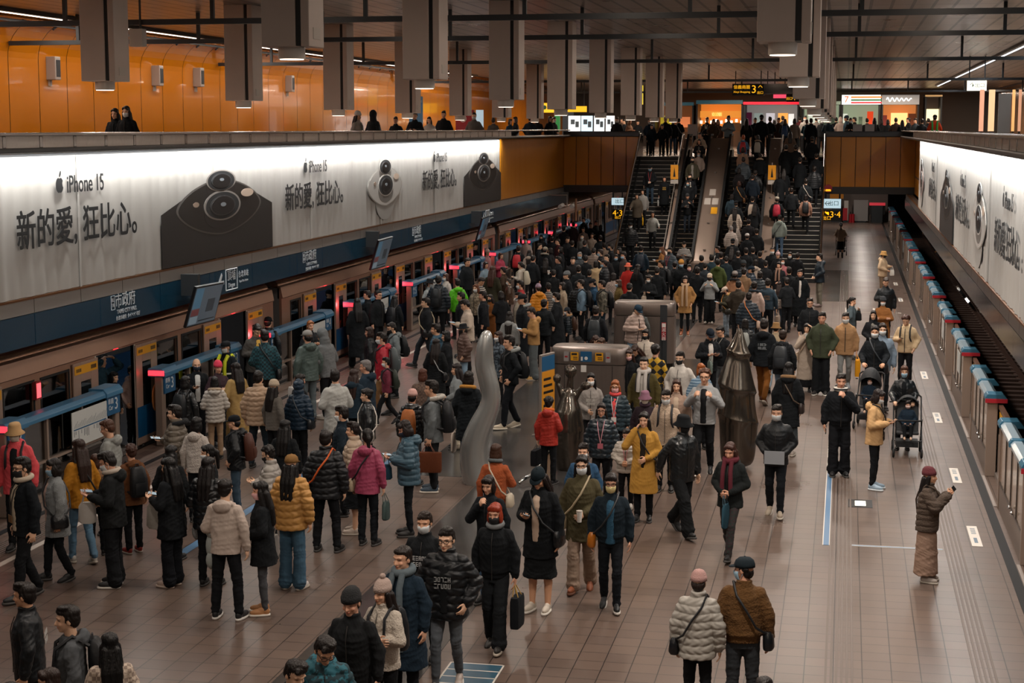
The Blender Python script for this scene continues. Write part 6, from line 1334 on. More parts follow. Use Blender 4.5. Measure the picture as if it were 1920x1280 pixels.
P(1457, 757, 966, -3, 'm', 'jkt:n15181b', 'tr:c15181c', 'short', 'BB', 'man in black jacket with white mask holding a folded sheet at his waist', mask='w', legs='h1', shoe='a89a88', sole='c8c0b4', sheet='8f949a|grey folded sheet held by the man in the black jacket and white mask')
P(1479, 679, 855, 175, 'w', 'fur:c121518', 'mskirt:c3a4044', 'long:0f0c0c', 'dd', 'woman in black coat with fur trimmed hood and grey skirt, back turned', furc='8a6a48', shoe='b8aea4', sb='R,2a2220,5a4a3c|brown leather bag at the side of the fur hooded black coat')
P(1468, 617, None, 172, 'm', 'jkh:c14171a', 'jean:d5a7084', 'fade:241812', 'dd', 'man in black hooded jacket with dark square backpack, back turned', bp='23272b|dark grey square backpack on the man behind the fur hooded coat', legs='h1')
P(1433, 595, 757, 172, 'm', 'jkh:c12161a', 'tr:c74481c', 'short', 'dd', 'man in black jacket with small white mark and rust brown trousers, back turned', legs='w1', shoe='5a3018', logo='b8a9094')
P(1330, 614, None, 22, 'm', 'jkt:c15181c:cc4c0ba', TB, 'cap:141c26:short', 'pp', 'man in black cap and open coat over a white collar looking at a phone', gl=1, hp=.45, phone='L|phone of the man in the black cap', tote='R,5a6660,plas|green grey plastic bag hanging from the man in the black cap')
P(1354, 609, None, -40, 'm', 'knit:c14171a', 'tr:c5f6468', 'fade', 'dp', 'man in black sweater with neck chain and glasses beside the cone sculpture', gl=1, hp=.35, lany='8f8a80', badge='14171a', phone='R|phone of the man with the neck chain')
P(1397, 597, None, 178, 'w', 'puf:n15191c', TB, 'bob:14100e', 'dd', 'woman in black puffer with short dark hair, left of the white marked jacket', bp='8f938f|light grey drawstring backpack on the black puffer by the cone sculpture')
P(1455, 602, None, 170, 'w', 'jkt:ca8967c', 'jean:d8a9aa6', 'bucket:8a6a44:short:1a1412', 'dd', 'person in tan cap and cream jacket walking away', legs='w2')
P(1513, 606, 734, -2, 'w', 'lcoat:cac9e90', 'lskirt:c15171a', 'bob:130f0e', 'rm', 'woman in long beige coat with black fringe holding a cup and raising one arm', cup='R|white paper cup of the woman in the long beige coat', sb='R,b09c86,b09c86|small beige handbag of the woman in the long beige coat')
P(1542, 585, 740, -8, 'm', 'jkh:c3a4030', 'wide:c14171a', 'short', 'kk', 'man in dark olive jacket with a checked scarf over his arm', shoe='2a2826', sole='c8c4bc')
P(1519, 558, None, 0, 'm', 'jkt:c14171a', TB, 'short', 'dd', 'man with round glasses in a black high collar jacket', gl=1)
P(1586, 585, 728, 0, 'm', 'jkh:ca07c58', 'jean:c7e8180', 'short', 'dd', 'man in tan jacket with white mask carrying a yellow bag', mask='w', legs='h2', tote='L,d8951c,paper|bright yellow shopping bag carried by the man in the tan jacket', shoe='8a9096')
P(1597, 556, None, 65, 'w', 'jkt:c4e5a60', 'slim:d3a4a5a', 'pony:130f0e', 'me', 'woman in grey blue jacket with tied black hair touching her chin, looking right', tote='L,15171a,small|small black pouch hanging beside the grey blue jacket')
P(1638, 581, None, -5, 'w', 'jkt:c14161a:o14161a/6a645e', TB, 'long:1c1412', 'dc', 'woman in black open cardigan over dotted dress with wavy hair')
P(1656, 556, None, 0, 'w', 'lcoat:c8a5a30', 'lskirt:c1a1c1e', 'beanie:2a2d30:long', 'xx', 'woman in rust brown coat with grey knit hat and white mask, arms folded', mask='w')
P(1661, 519, None, 2, 'm', 'jkt:n14181b', TB, 'fade:3a302a', 'dp', 'tall man in black jacket looking at his phone by the right platform edge', hp=.35, phone='R|phone of the tall man in black by the right platform edge', h=1.8)
P(1700, 588, None, -12, 'm', 'hood:cc0a886', TB, 'curl:3c2016', 'kp', 'young man in cream hoodie with reddish hair looking down at his phone', hp=.5, bp='1c2024|dark backpack straps over the cream hoodie', phone='R|phone of the young man in the cream hoodie')
P(1641, 610, 775, -3, 'w', 'jkt:c15191d', 'slim:c14171b', 'pony:1a1413', 'PP', 'woman in black vest and white mask pushing the stroller with the large hood', mask='w', sb='L,1a1c20,3a3f44|thin strapped bag on the woman pushing the large hooded stroller', h=1.62)
P(1656, 580, 768, 2, 'w', 'jkt:d6f7f8e', 'slim:c15181b', 'long:2a1e18', 'dd', 'woman in light denim blue jacket and mask walking behind the large hooded stroller', mask='w', legs='w1')
P(1577, 700, 892, 6, 'm', 'bmb:c101317', 'wide:c121418', 'short', 'md', 'man in black varsity jacket with white striped collar, one hand raised', scarf='s14171a/c8c4bc', tails=0, phone='R|phone in the lowered hand of the man in the varsity jacket', legs='st')
P(1642, 729, 917, 75, 'w', 'jkh:cc09a6c', 'slim:c14171a', 'bob:1c1311', 'pp', 'woman in beige hooded jacket looking at her phone beside the strollers', mask='w', hp=.35, shoe='8fa4b4', sole='c8d0d4', sb='L,15181c,15181c|black shoulder bag on the woman in the beige hooded jacket', phone='R|phone of the woman in the beige hooded jacket')
P(1696, 685, 842, 0, 'w', 'jkt:l15191c:c101316', TB, 'bob:4a2e20', 'PP', 'woman in black leather jacket and blue mask pushing the small stroller', mask='b')
P(1742, 877, 1090, 78, 'w', 'puf:f4c3f35', 'lskirt:c8f7666', 'beanie:5a2228:long:15100f', 'uu', 'woman in dark fleece with burgundy knit hat and long beige skirt holding up a phone', shoe='9a9088', hp=-.05, phone='R|phone held up by the woman in the burgundy knit hat', sb='L,1a1a1c,4a3c30|small black bag of the woman in the long beige skirt')
P(1310, 1070, None, 172, 'w', 'puf:n9c9890', TB, 'beanie:b08a84:short:2a201c', 'dd', 'woman in pale grey quilted jacket and pink knit hat walking away, bottom right', sb='L,15171b,15171b|black bag strap on the pale grey quilted jacket', h=1.6)
P(1396, 1043, None, 182, 'm', 'bmb:f5a3c18', 'tr:c34383c', 'cap:1c262c:fade', 'dd', 'man in brown jacket and dark cap with head turned left, bottom right', mask='b', hy=1.15, sb='R,15181b,15181b|dark crossbody bag on the man in the brown jacket')
P(1432, 1268, None, 178, 'w', 'jkt:c15181b', TB, 'bob', 'dd', 'person at the bottom edge of whom only dark hair shows, right half', h=1.6)
# ---- far right of the platform
P(1577, 417, 484, 180, 'w', 'jkt:ca08a78', 'skirt:c121416', 'pony:14100f', 'PP', 'woman with long ponytail pushing a stroller away at the far platform end', boot=1)
P(1656, 471, 558, 62, 'm', 'jkh:cbfa587', 'tr:c7a6450', 'bucket:a8804c:short', 'pc', 'person in tan hat, dark mask and cream jacket near the right platform edge', mask='k', tote='L,d8d4cc,small|white bundle in the hands of the person in the tan hat')
P(1538, 475, 575, -75, 'm', 'jkh:n15212a', 'tr:c6a665a', 'short', 'BB', 'man in dark navy jacket and khaki trousers standing at the stair rail', shoe='7a6a66', sole='c4bcb4')
P(1500, 505, 612, 2, 'm', 'lcoat:c0f1316:cccc6bf', TB, 'short', 'dd', 'man in long black coat, white shirt and black tie', scarf='c101316', tails=1, slen=.42)
# ---- crowd at the foot of the escalators
P(1461, 528, 619, 178, 'w', 'puf:n9a9088', 'slim:d3c4c5c', 'long:241611', 'dd', 'woman in silver puffer with long brown hair walking away', tote='R,1a1b1e,case|black handbag of the woman in the silver puffer', boot=1)
P(1440, 522, None, 172, 'm', 'knit:k1c303d', TB, 'short', 'dd', 'man in navy sweater with back print walking away', logo='b7a5a3a', tote='R,8a7a6c,paper|open bag on the arm of the man in the navy sweater')
P(1413, 527, None, 175, 'm', 'jkt:cb09a90', TB, 'short', 'dd', 'man in pale pink jacket with navy hood walking away', furc='1c2a36')
P(1404, 547, None, 178, 'm', 'puf:n202a33', 'jean:d566a7c', 'fade', 'dd', 'man in dark blue padded jacket with a thin orange strap, back turned', sb='R,b8a090,c8763a|flowered bag on a thin orange strap over the dark blue padded jacket')
P(1363, 537, 632, -70, 'm', 'hood:c38362a', 'jean:d7f8f9c', 'cap:b8a898:short', 'pp', 'man in pale cap and olive top with yellow hood looking at his phone', mask='k', hp=.5, furc='b08a50', phone='R|phone of the man in the pale cap', sb='L,2a2a26,b0762a|dark bag with amber strap on the man in the pale cap')
P(1378, 507, None, 178, 'm', 'jkt:f94684a', TB, 'cap:8a8480:short', 'dd', 'person in camel coat and grey cap, back turned', furc='15171a', h=1.75)
P(1331, 512, 607, -5, 'm', 'hood:c8b8f90', 'wide:c111315', 'cap:c8b8a4:short', 'hh', 'person in pale cap and black mask with a patterned backpack worn in front', mask='k', shoe='b8b0a8')
P(1346, 485, None, 176, 'm', 'jkh:c3f4a26', TB, 'short', 'dd', 'man in olive green hooded jacket, back turned', h=1.74)
P(1334, 477, None, -170, 'm', 'coat:c1f3038', TB, 'short', 'dd', 'man in dark teal coat left of the olive green jacket')
P(1347, 461, None, -70, 'm', 'jkt:c15181b:cb8b4ae', TB, 'short', 'dd', 'man in profile with white collar at the foot of the wide steel strip')
P(1352, 472, None, 178, 'm', 'jkt:c14171a', TB, 'short', 'dd', 'man in black jacket just behind the olive green jacket')
P(1394, 488, None, 178, 'm', 'puf:n17222c', TB, 'beanie:1c2226', 'dd', 'person in dark padded jacket and black knit hat, back turned by the ascending escalator')
P(1410, 498, None, -95, 'm', 'puf:n182733', TB, 'cap:15222e:short', 'dd', 'man in navy cap and navy puffer in profile')
P(1395, 502, None, 172, 'm', 'jkt:c7a6048', TB, 'fade', 'dd', 'man in light brown shirt jacket, back turned')
P(1417, 486, None, 178, 'w', 'hood:cab9c8e', TB, 'bob', 'dd', 'person in cream hooded top with black hair, back turned')
P(1400, 464, None, 178, 'm', 'jkt:c14171a', TB, 'short', 'dd', 'man in black next to the foot of the ascending escalator, left one')
P(1411, 463, None, 176, 'm', 'jkt:c16181a', TB, 'short', 'dd', 'man in black with bare neck at the foot of the ascending escalator, right one')
P(1448, 463, None, 2, 'm', 'lcoat:c121518', TB, 'fade:2a241f', 'dd', 'man in long black coat with white mask facing the lens below the right stairs', mask='w', h=1.76)
P(1460, 472, None, 10, 'w', 'jkt:c1a1c1f', TB, 'pom:b89a98:short', 'dd', 'person with pale pink hat behind the long black coat and mask')
P(1467, 483, None, 20, 'w', 'jkt:c9a5f62', TB, 'bob', 'dd', 'woman in dusty pink jacket and white mask', mask='w')
P(1461, 490, None, -15, 'w', 'coat:c15181b', TB, 'bob', 'cd', 'woman in black coat with beige scarf, hand at her chest', scarf='w8a6f60', tails=2, slen=.35)
P(1482, 472, None, -5, 'w', 'coat:c15171a', TB, 'long', 'dd', 'woman with white mask in black below the right stairs', mask='w')
P(1494, 473, None, 160, 'w', 'coat:c131518', TB, 'curl', 'dd', 'person with big dark curls and black coat below the right stairs')
P(1283, 452, None, 0, 'm', 'jkt:s14171a/b8b4ae', TB, 'short', 'pp', 'young man in black and white jacket looking at his phone at the escalator foot', hp=.5, phone='R|phone of the young man at the escalator foot', Y=64.0)
P(1279, 487, None, -3, 'm', 'jkt:c15191c', TB, 'beanie:b07a2c', 'dd', 'man with blue mask and knit hat with orange band', mask='b')
P(1291, 494, None, 5, 'w', 'coat:c14171a', TB, 'bob', 'dd', 'woman with pink mask right of the orange banded hat', mask='p')
P(1285, 517, 629, 2, 'w', 'mid:c9c7446', 'slim:c14171a', 'bob:1c1311', 'kk', 'woman in camel coat with long beige scarf and brown ankle boots', scarf='wb09478', tails=2, slen=.55, shoe='8a5030', boot=1)
P(1241, 487, None, -75, 'm', 'jkt:c15181b', TB, 'short', 'pp', 'man in dark jacket holding up a sheet of paper by the left stairs', sheet='9aa0a2|grey sheet held by the man by the left stairs', bp='14171a|black backpack of the man holding the sheet')
P(1217, 514, None, -8, 'w', 'jkt:c15181b', TB, 'bob', 'pp', 'woman in black with white mask and badge looking at her phone', mask='w', phone='R|phone of the woman in black with a badge', hp=.3, tote='R,a89a8a,paper|tan paper bag by the woman in black with a badge')
P(1180, 493, None, 3, 'w', 'mid:cb8302a', 'lskirt:c8a2426', 'hat:c86048:long', 'dd', 'woman in bright red coat with red and white hat')
P(1193, 494, None, 150, 'w', 'coat:c15181b', TB, 'long', 'dd', 'woman in black beside the bright red coat', tote='L,4f5a58,tote|grey bag of the woman beside the bright red coat')
P(1202, 460, None, 178, 'm', 'jkt:c1d2c38', TB, 'short', 'dd', 'man in navy jacket with dark backpack before the left stairs', bp='1a2430|dark navy backpack on the man before the left stairs')
P(1242, 462, None, -80, 'w', 'jkt:c8a5f38', TB, 'long:5a3620', 'pp', 'woman in tan jacket with brown hair and mask by the left stairs', mask='w', phone='R|phone of the woman in the tan jacket by the left stairs')
P(1257, 463, None, -35, 'm', 'puf:n3a454d', TB, 'short', 'dd', 'man in grey padded jacket with red lanyard and dark mask', mask='k', lany='a83a3a', h=1.74)
P(1170, 472, None, -55, 'm', 'jkt:c3f3836', TB, 'short', 'dd', 'man in brown grey coat with blue mask left of the red coat', mask='b')
P(1156, 476, None, 0, 'w', 'jkt:c15181b', TB, 'bob', 'dd', 'woman with blue mask in black facing the lens, left of the brown grey coat', mask='b')
P(1146, 457, None, -70, 'm', 'jkt:c17191c', TB, 'short', 'dd', 'man with short black hair in profile, near the left stair rail', mask='n')
P(1162, 464, None, -60, 'w', 'jkt:c15171a', TB, 'long', 'dd', 'woman in black beside the foot of the left stair rail')
P(1139, 476, None, -40, 'm', 'jkt:c1a1a1c', TB, 'short', 'dd', 'man in dark jacket with flushed face, centre crowd')
P(1134, 487, None, -75, 'm', 'puf:n15191d', TB, 'short', 'dd', 'man in black puffer with pale blue mask in profile', mask='b')
P(1127, 467, None, -80, 'm', 'jkt:c17191c', TB, 'short:2a1c14', 'dd', 'man with brown hair and light blue mask looking left', mask='b')
P(1117, 488, None, 172, 'w', 'mid:cab9472', TB, 'bob', 'dr', 'person in beige jacket raising an arm to the head')
P(1087, 472, None, 2, 'm', 'puf:n1f272c', TB, 'short:8a8682', 'kk', 'grey haired man in black puffer with blue mask', mask='b', gl=1, h=1.74)
P(1074, 481, None, 15, 'm', 'jkt:c1a1a1b', TB, 'short', 'dd', 'man with flushed face left of the grey haired man in black puffer')
P(1150, 511, None, 170, 'w', 'mid:p9a8a80/7c6c64', TB, 'bob', 'dd', 'woman in pale checked coat, back turned')
P(1161, 523, None, -65, 'w', 'jkt:c5a4a28', TB, 'bob:3a2418', 'dd', 'woman with brown bob in olive brown jacket, before the taller cabinet', mask='b')
P(1112, 522, None, -80, 'm', 'jkt:c25425a', TB, 'cap:15181c:short', 'pp', 'man in black cap and blue jacket in profile', hp=.3)
P(1130, 525, None, -75, 'm', 'jkt:o3a382e/6a6558', 'tr:c20303a', 'short', 'dd', 'man in camouflage jacket with black backpack', bp='15171a|black backpack on the man in the camouflage jacket')
P(1092, 523, None, -78, 'm', 'knit:k6a8498', TB, 'short', 'dd', 'young man in light blue sweater with black backpack', bp='14161a|black backpack on the young man in the light blue sweater')
P(1117, 573, None, 178, 'm', 'jkt:c15181c', TB, 'short', 'dd', 'man with large dark grey backpack with a round patch, back turned', bp='262c30|large dark grey backpack with a round patch')
P(1064, 577, 668, -80, 'w', 'puh:n1c242a', TB, 'beanie:141d26:short', 'dd', 'person in dark puffer and navy knit hat with fur edged hood', furc='a8825a', mask='w', bp='3a2418|small brown patterned backpack on the dark puffer with navy knit hat')
P(1188, 568, None, 45, 'm', 'puf:na8948a', 'jean:d6a8294', 'cap:1c3040:short', 'pp', 'man in pinkish beige puffer and navy cap leaning at the taller cabinet', lean=.2, hp=.35)
P(1200, 571, None, 175, 'w', 'jkt:c4f5352', TB, 'bun', 'dd', 'woman in grey jacket with red strapped backpack at the taller cabinet', bp='23282c|dark backpack with red straps by the taller cabinet')
P(1115, 627, None, 40, 'w', 'jkt:c14171a', TB, 'long:2c170f', 'dd', 'woman with long brown hair hidden behind the lower cabinet, left one', hp=.35)
P(1130, 632, None, -30, 'w', 'jkt:c7f93a4', TB, 'long:38200f', 'dd', 'woman with brown hair and pale blue jacket behind the lower cabinet, right one', hp=.25)
P(1001, 575, 712, -72, 'm', 'hood:ca07a4c', 'wide:c565c5e', 'fade', 'pp', 'man in camel hoodie and grey trousers looking at his phone', gl=1, hp=.4, shoe='b08a4c', phone='R|phone of the man in the camel hoodie')
P(1045, 548, None, -95, 'm', 'lcoat:c131619', TB, 'short', 'dd', 'man in long black coat with white mask left of the light blue sweater', mask='w')
P(981, 551, 692, -65, 'm', 'lcoat:c15191d', TB, 'cap:15191d:short', 'dd', 'man in long dark coat with grey hood and black cap', furc='7f8482', shoe='b0aca4')
P(1015, 531, None, -145, 'w', 'puh:nc87f1c', TB, 'beanie:9a8494:short', 'dd', 'person in bright amber jacket and pale lilac knit hat, back turned')
P(955, 583, None, 178, 'w', 'hood:c8c8f8e', TB, 'long', 'dd', 'woman in pale grey hoodie with long black hair, back turned, right of centre')
P(957, 613, 803, -62, 'm', 'hood:c12161a', 'tr:c12151a', 'short', 'kk', 'big man in black hoodie with grey hood and black backpack, walking left', furc='8a8e8c', bp='14171a|large black backpack on the big man in the black hoodie', legs='h1', shoe='b8ac98', sole='d4ccbc', h=1.8)
P(936, 620, None, -55, 'w', 'mid:o17222c/4a5660', TB, 'long:2a1a14', 'dd', 'woman in speckled navy coat with mask left of the big black hoodie', mask='w')
P(977, 525, None, -80, 'm', 'knit:k9a2226', TB, 'short', 'dd', 'man in red sweater with white mask', mask='w')
P(955, 523, 600, -85, 'm', 'mid:l3f2c1e', TB, 'short:3a322c', 'dd', 'man in brown leather jacket with white mask', mask='w')
P(974, 547, None, -60, 'm', 'jkt:c8a8072', TB, 'short', 'dd', 'man with white mask and khaki jacket behind the grey hooded coat', mask='w')
P(1028, 530, None, -165, 'w', 'knit:s15171a/b0aaa2', TB, 'short', 'dd', 'person in black and white striped top with black hair, back turned')
P(1060, 528, None, -65, 'w', 'jkt:ca0907c', TB, 'bob', 'dd', 'woman in beige cardigan looking left', tote='L,b0aca8,tote|flat white tote by the woman in the beige cardigan')
P(1075, 528, None, 175, 'w', 'puf:n161a1d', TB, 'curl', 'dd', 'woman in black puffer with wavy black hair right of the beige cardigan')
P(1064, 508, None, -60, 'm', 'jkt:c17191c', TB, 'beanie:5a5e60', 'dd', 'young man in grey patterned knit hat')
P(1048, 480, None, -75, 'm', 'jkt:c15191d', TB, 'short', 'dp', 'man in black jacket holding a drink, centre crowd', cup='R|drink cup of the man in the centre crowd')
P(977, 490, None, -100, 'w', 'hood:cb0a79a', TB, 'pony:14100f', 'pp', 'woman in cream hoodie with a patterned backpack and ponytail', bp='b8b09c|cream patterned backpack on the woman in the cream hoodie')
P(992, 468, None, 178, 'w', 'jkh:c9a8c7e', TB, 'long', 'dd', 'woman with long black hair and beige hood just beyond the cream hoodie')
P(972, 460, None, 175, 'm', 'jkt:c14171a', TB, 'short', 'dd', 'man in black with a red backpack by the blue door poster', bp='b02a30|bright red backpack by the blue door poster')
P(986, 445, None, 0, 'w', 'jkt:cb09c94', TB, 'bob', 'dd', 'woman in pale pink coat with white mask beside the red door lamp', mask='w')
P(1015, 440, None, -5, 'w', 'coat:c131518', TB, 'long', 'dd', 'woman all in black with black mask beyond the pale pink coat', mask='k')
P(1022, 462, None, 170, 'm', 'jkt:c15181b', TB, 'cap:8a8274:short', 'dd', 'person in pale grey cap, centre crowd', furc='8a8478')
P(1033, 464, None, -110, 'w', 'jkt:c1c1c1f', TB, 'bob', 'dd', 'woman with black bob right of the pale grey cap')
P(1022, 483, None, 178, 'w', 'coat:c131618', TB, 'long', 'dd', 'woman with very long black hair in black, middle of the crowd')
P(923, 483, 617, 165, 'w', 'lcoat:c2c2a1c', TB, 'long:3a2015', 'pd', 'woman in long olive coat with brown hair, back turned')
P(910, 490, None, 55, 'w', 'jkt:d6a7c88', TB, 'bob', 'dd', 'girl in light denim jacket looking right by the door poster')
P(913, 467, None, 70, 'w', 'jkt:ca87a7c', TB, 'pom:c8aca4:short', 'dd', 'person in white bobble hat and pink jacket by the train door')
P(938, 473, None, 60, 'w', 'jkt:c9a3a4c', TB, 'bob:3a2016', 'pp', 'woman in pink red jacket by the platform screen end')
P(875, 484, 592, 62, 'm', 'jkh:c14181b', TB, 'short', 'dd', 'man in black hooded jacket looking right in front of the train door')
P(858, 522, None, -150, 'm', 'jkh:n58b81e', TB, 'short', 'dd', 'person in vivid green jacket, back turned')
P(822, 517, 640, 178, 'm', 'puf:n1c252c', TB, 'short', 'dd', 'man in dark puffer with large black backpack, back turned by the screen post', bp='15181b|large black backpack on the dark puffer by the screen post', h=1.78)
P(837, 512, None, -45, 'w', 'jkt:cb8b0a6', TB, 'bob:3a221a', 'dd', 'woman with white mask and pale scarf behind the large black backpack', mask='w')
P(805, 522, None, 70, 'm', 'jkt:c9aa0a0', TB, 'hat:17191c:short', 'dd', 'person in black hat and pale grey jacket with white mask', mask='w')
P(899, 518, None, 60, 'm', 'knit:s17191c/b8b0a4', TB, 'short', 'pp', 'man in black and white striped jacket looking down at his hands', hp=.5)
P(893, 532, None, -20, 'w', 'jkt:o5a5040/8a7c68', TB, 'long:5a3018', 'dd', 'woman with reddish hair below the striped jacket', mask='w')
P(907, 545, None, -80, 'm', 'blz:c15181c:cb8b4ac', TB, 'short', 'dd', 'man in black blazer and white shirt in profile')
P(920, 552, 650, -30, 'w', 'lcoat:c6f431e:c5a5c5c', 'tr:d3a4a58', 'long:1c1311', 'cd', 'woman in long rust coat with black mask', mask='k')
P(877, 556, 706, -72, 'm', 'jkt:fb8a898', TB, 'short', 'pp', 'man in cream fleece jacket looking at his phone, left centre', hp=.4, phone='R|phone of the man in the cream fleece jacket')
P(866, 547, None, -80, 'm', 'jkt:c15181b', TB, 'short', 'dd', 'man in black left of the cream fleece jacket')
P(870, 607, 735, -60, 'w', 'puf:n5a463e', 'jean:d7a94a8', 'hat:15171a:bob', 'kk', 'woman in brown puffer with black headscarf and light jeans', mask='k')
# ---- left centre, by the train doors
P(670, 557, 692, -150, 'w', 'lcoat:c111417', 'wide:c15191c', 'long:0f0c0c', 'dd', 'woman in long black coat with long hair stepping to the train', legs='w1')
P(690, 544, None, -75, 'm', 'jkt:c15191c', TB, 'short', 'dd', 'man in black in profile left of the man with glasses')
P(709, 543, None, 70, 'm', 'jkt:c15181a', TB, 'fade', 'dd', 'man with glasses in black jacket looking right by the train', gl=1, h=1.78)
P(738, 554, 668, 168, 'w', 'coat:c121518', TB, 'long:0d0b0b', 'dd', 'woman in black coat with long hair before the screen poster', bp='14161a|small black backpack of the woman before the screen poster')
P(800, 556, 690, -70, 'm', 'jkt:c17191c', 'tr:c23282d', 'short', 'db', 'man in black jacket with a thin beige strap walking left', sb='L,15171a,a8987c|dark bag on a thin beige strap of the man walking left', legs='w2', tote='R,8a9498,plas|clear plastic bag in the hand of the man walking left')
P(694, 612, None, -80, 'w', 'jkt:n15181b', TB, 'bob:2a1c18', 'de', 'woman with brown fringe calling on the phone in a black jacket', phone='R|phone at the ear of the woman with the brown fringe')
P(717, 622, 780, -72, 'm', 'jkh:na02432', 'tr:c7a5a3a', 'short', 'dd', 'man in red jacket with grey backpack and mask', mask='w', bp='4a5254|grey and black backpack on the man in the red jacket', legs='h1')
P(738, 604, 745, -60, 'm', 'jkh:c6a7274', 'tr:c1a1e22', 'fade', 'dd', 'man in grey hooded jacket with large black backpack and black mask', mask='k', bp='15191c|large black backpack on the man in the grey hooded jacket', hp=.3)
P(819, 606, None, -85, 'm', 'jkh:n2a4a5c', TB, 'short', 'dd', 'man with blue hooded collar in front of the beige strap jacket')
P(838, 619, None, -78, 'w', 'coat:c131619', TB, 'bob:0f0d0d', 'dd', 'woman with glasses and black bob in black high collar', gl=1)
P(687, 674, None, -95, 'm', 'jkh:c1c2a36', TB, 'fade:6a6664', 'dd', 'grey haired man in navy hooded coat', h=1.74, tote='L,9aa0a4,paper|white and pink paper bag by the grey haired man')
P(663, 691, None, 175, 'w', 'jkh:c1b2a35', TB, 'long:2a1a15', 'dd', 'woman in navy hooded coat with brown hair, left of the grey haired man')
P(725, 668, 796, -70, 'w', 'knit:k6a2034', TB, 'short', 'dd', 'child like figure in maroon top with patterned backpack and white mask, walking', mask='w', bp='2c332c|dark patterned backpack on the maroon top', legs='w1', shoe='15171a', sole='b8b4ac')
P(817, 634, None, 176, 'w', 'lcoat:c121517', TB, 'long:1a120f', 'dd', 'woman in long black coat with very long hair and thin chain strap, back turned', sb='R,15171a,8a8a8a|small black bag on a chain over the long black coat')
P(792, 690, None, 178, 'w', 'jkt:p4a3a32/5f4c40', TB, 'bob:4a281c', 'dd', 'woman in brown tweed jacket with brown bob, behind the pink knit hat')
P(773, 730, None, 176, 'w', 'puh:l15181b', 'tr:c3a3c40', 'beanie:c09890:short', 'dd', 'person in shiny black puffer and pale pink ribbed knit hat, back turned', bp='9a5a2c|small orange brown rucksack on the shiny black puffer')
P(812, 713, 921, -85, 'm', 'blz:c5f6466', 'tr:c17191c', 'short', 'dd', 'man in grey jacket carrying a brown flat case', furc='a8a49c', shoe='3a4a58', sole='c8c0b4', tote='L,5a301c,case|flat brown case carried by the man in the grey jacket', bp='191b1e|black backpack of the man in the grey jacket')
P(858, 680, None, -82, 'w', 'mid:c7c8284', 'wide:cb0a694', 'long:1c1413', 'cd', 'woman in light grey jacket and beige trousers in profile', tote='L,b8a894,tote|beige tote by the woman in the light grey jacket')
P(878, 696, 884, 178, 'w', 'fur:c14191d', 'jean:d2a4560', 'bob:17110f', 'dd', 'woman in black coat with brown fur trimmed hood left of the silver sculpture', furc='a8742c', shoe='b8aea4', sole='d0c8be', tote='L,b8aca0,tote|off white tote in the hand of the fur hooded coat by the silver sculpture')
P(689, 727, None, -75, 'w', 'jkt:l191d20', TB, 'bun:14100f', 'dd', 'woman in black leather jacket with white strap and tied hair', sb='L,a09a94,c8c2ba|pale bag on a white strap over the leather jacket')
P(766, 787, 1004, -75, 'w', 'puh:n3a5462', 'slim:c12161a', 'bob:1c1311', 'pp', 'woman in teal puffer with dark mask looking at her phone', mask='n', hp=.4, phone='R|phone of the woman in the teal puffer', tote='R,2a4a5c,small|small blue pouch hanging from the woman in the teal puffer')
P(688, 804, 1022, 174, 'w', 'jkh:n96405a', 'tr:c14181c', 'pony:14100f', 'dd', 'woman in raspberry pink jacket with ponytail and beige crossbody bag, back turned', mask='w', hy=.5, sb='L,a89880,15171b|beige crossbody bag on a black strap over the raspberry pink jacket', tote='R,3a4a48,plas|dark plastic bag in the hand of the raspberry pink jacket')
P(664, 791, 1000, -85, 'w', 'puf:na89480', 'skirt:c14171a', 'short:1a1210', 'dd', 'woman in beige quilted jacket in profile behind the raspberry pink jacket', shoe='a89a8e')
P(643, 760, None, -85, 'm', 'jkt:c18232c', TB, 'short', 'dd', 'man in dark navy jacket with white mask in profile', mask='w')
P(508, 834, None, -85, 'w', 'puf:n8f8a84', TB, 'curl:15100f', 'pp', 'woman in grey puffer with dark wavy hair and hoop earring, head bowed', hp=.3, mask='k')
P(533, 786, None, 176, 'w', 'coat:c121518', TB, 'long:0e0c0c', 'dd', 'woman with long black hair in black before the beige puffer man')
P(441, 778, 960, -80, 'm', 'jkh:n15181b', 'jean:d2f4454', 'cap:101317:short', 'kk', 'man in black cap and black jacket with a brown sling bag', bp='4a2a20|brown sling bag on the man in the black cap')
P(488, 697, 880, 178, 'm', 'puf:na88d74', 'tr:c202a31', 'short', 'dd', 'man in beige puffer jacket, back turned, left of centre', legs='wd', h=1.78)
P(402, 706, 860, -160, 'w', 'puh:naaa39a', 'tr:ca0866c', 'bob:120e0d', 'pp', 'woman in pale grey puffer with fur trimmed hood and beige trousers', furc='a8937c', phone='R|lit phone of the woman in the pale grey fur hooded puffer')
P(443, 680, 850, -125, 'w', 'lcoat:c9c8050', TB, 'long:17110f', 'pp', 'woman in tan trench coat with long hair beside the guard')
P(408, 676, None, 40, 'w', 'jkt:c3a2a30', TB, 'beanie:c8324c:short', 'pp', 'person in bright pink red knit hat before the guard')
P(424, 638, None, -20, 'm', 'jkt:c171d22', TB, 'cap:17191c:short', 'dd', 'station guard in black cap, white mask and yellow safety vest', mask='w', hivis='c8d020')
P(477, 598, 770, 45, 'm', 'blz:c4a4642:cc8a04c', TB, 'fade', 'op', 'man in grey blazer over a yellow shirt leaning forward by the train door', hp=.45, lean=.12, h=1.78)
P(496, 610, 790, -155, 'm', 'jkt:p1a4a54/10242a', 'tr:c3a342f', 'short', 'cd', 'man in teal checked shirt, back turned by the train', tote='L,2f3a22,case|dark green bag of the man in the teal checked shirt', sb='R,15171a,15171a|black camera bag of the man in the teal checked shirt')
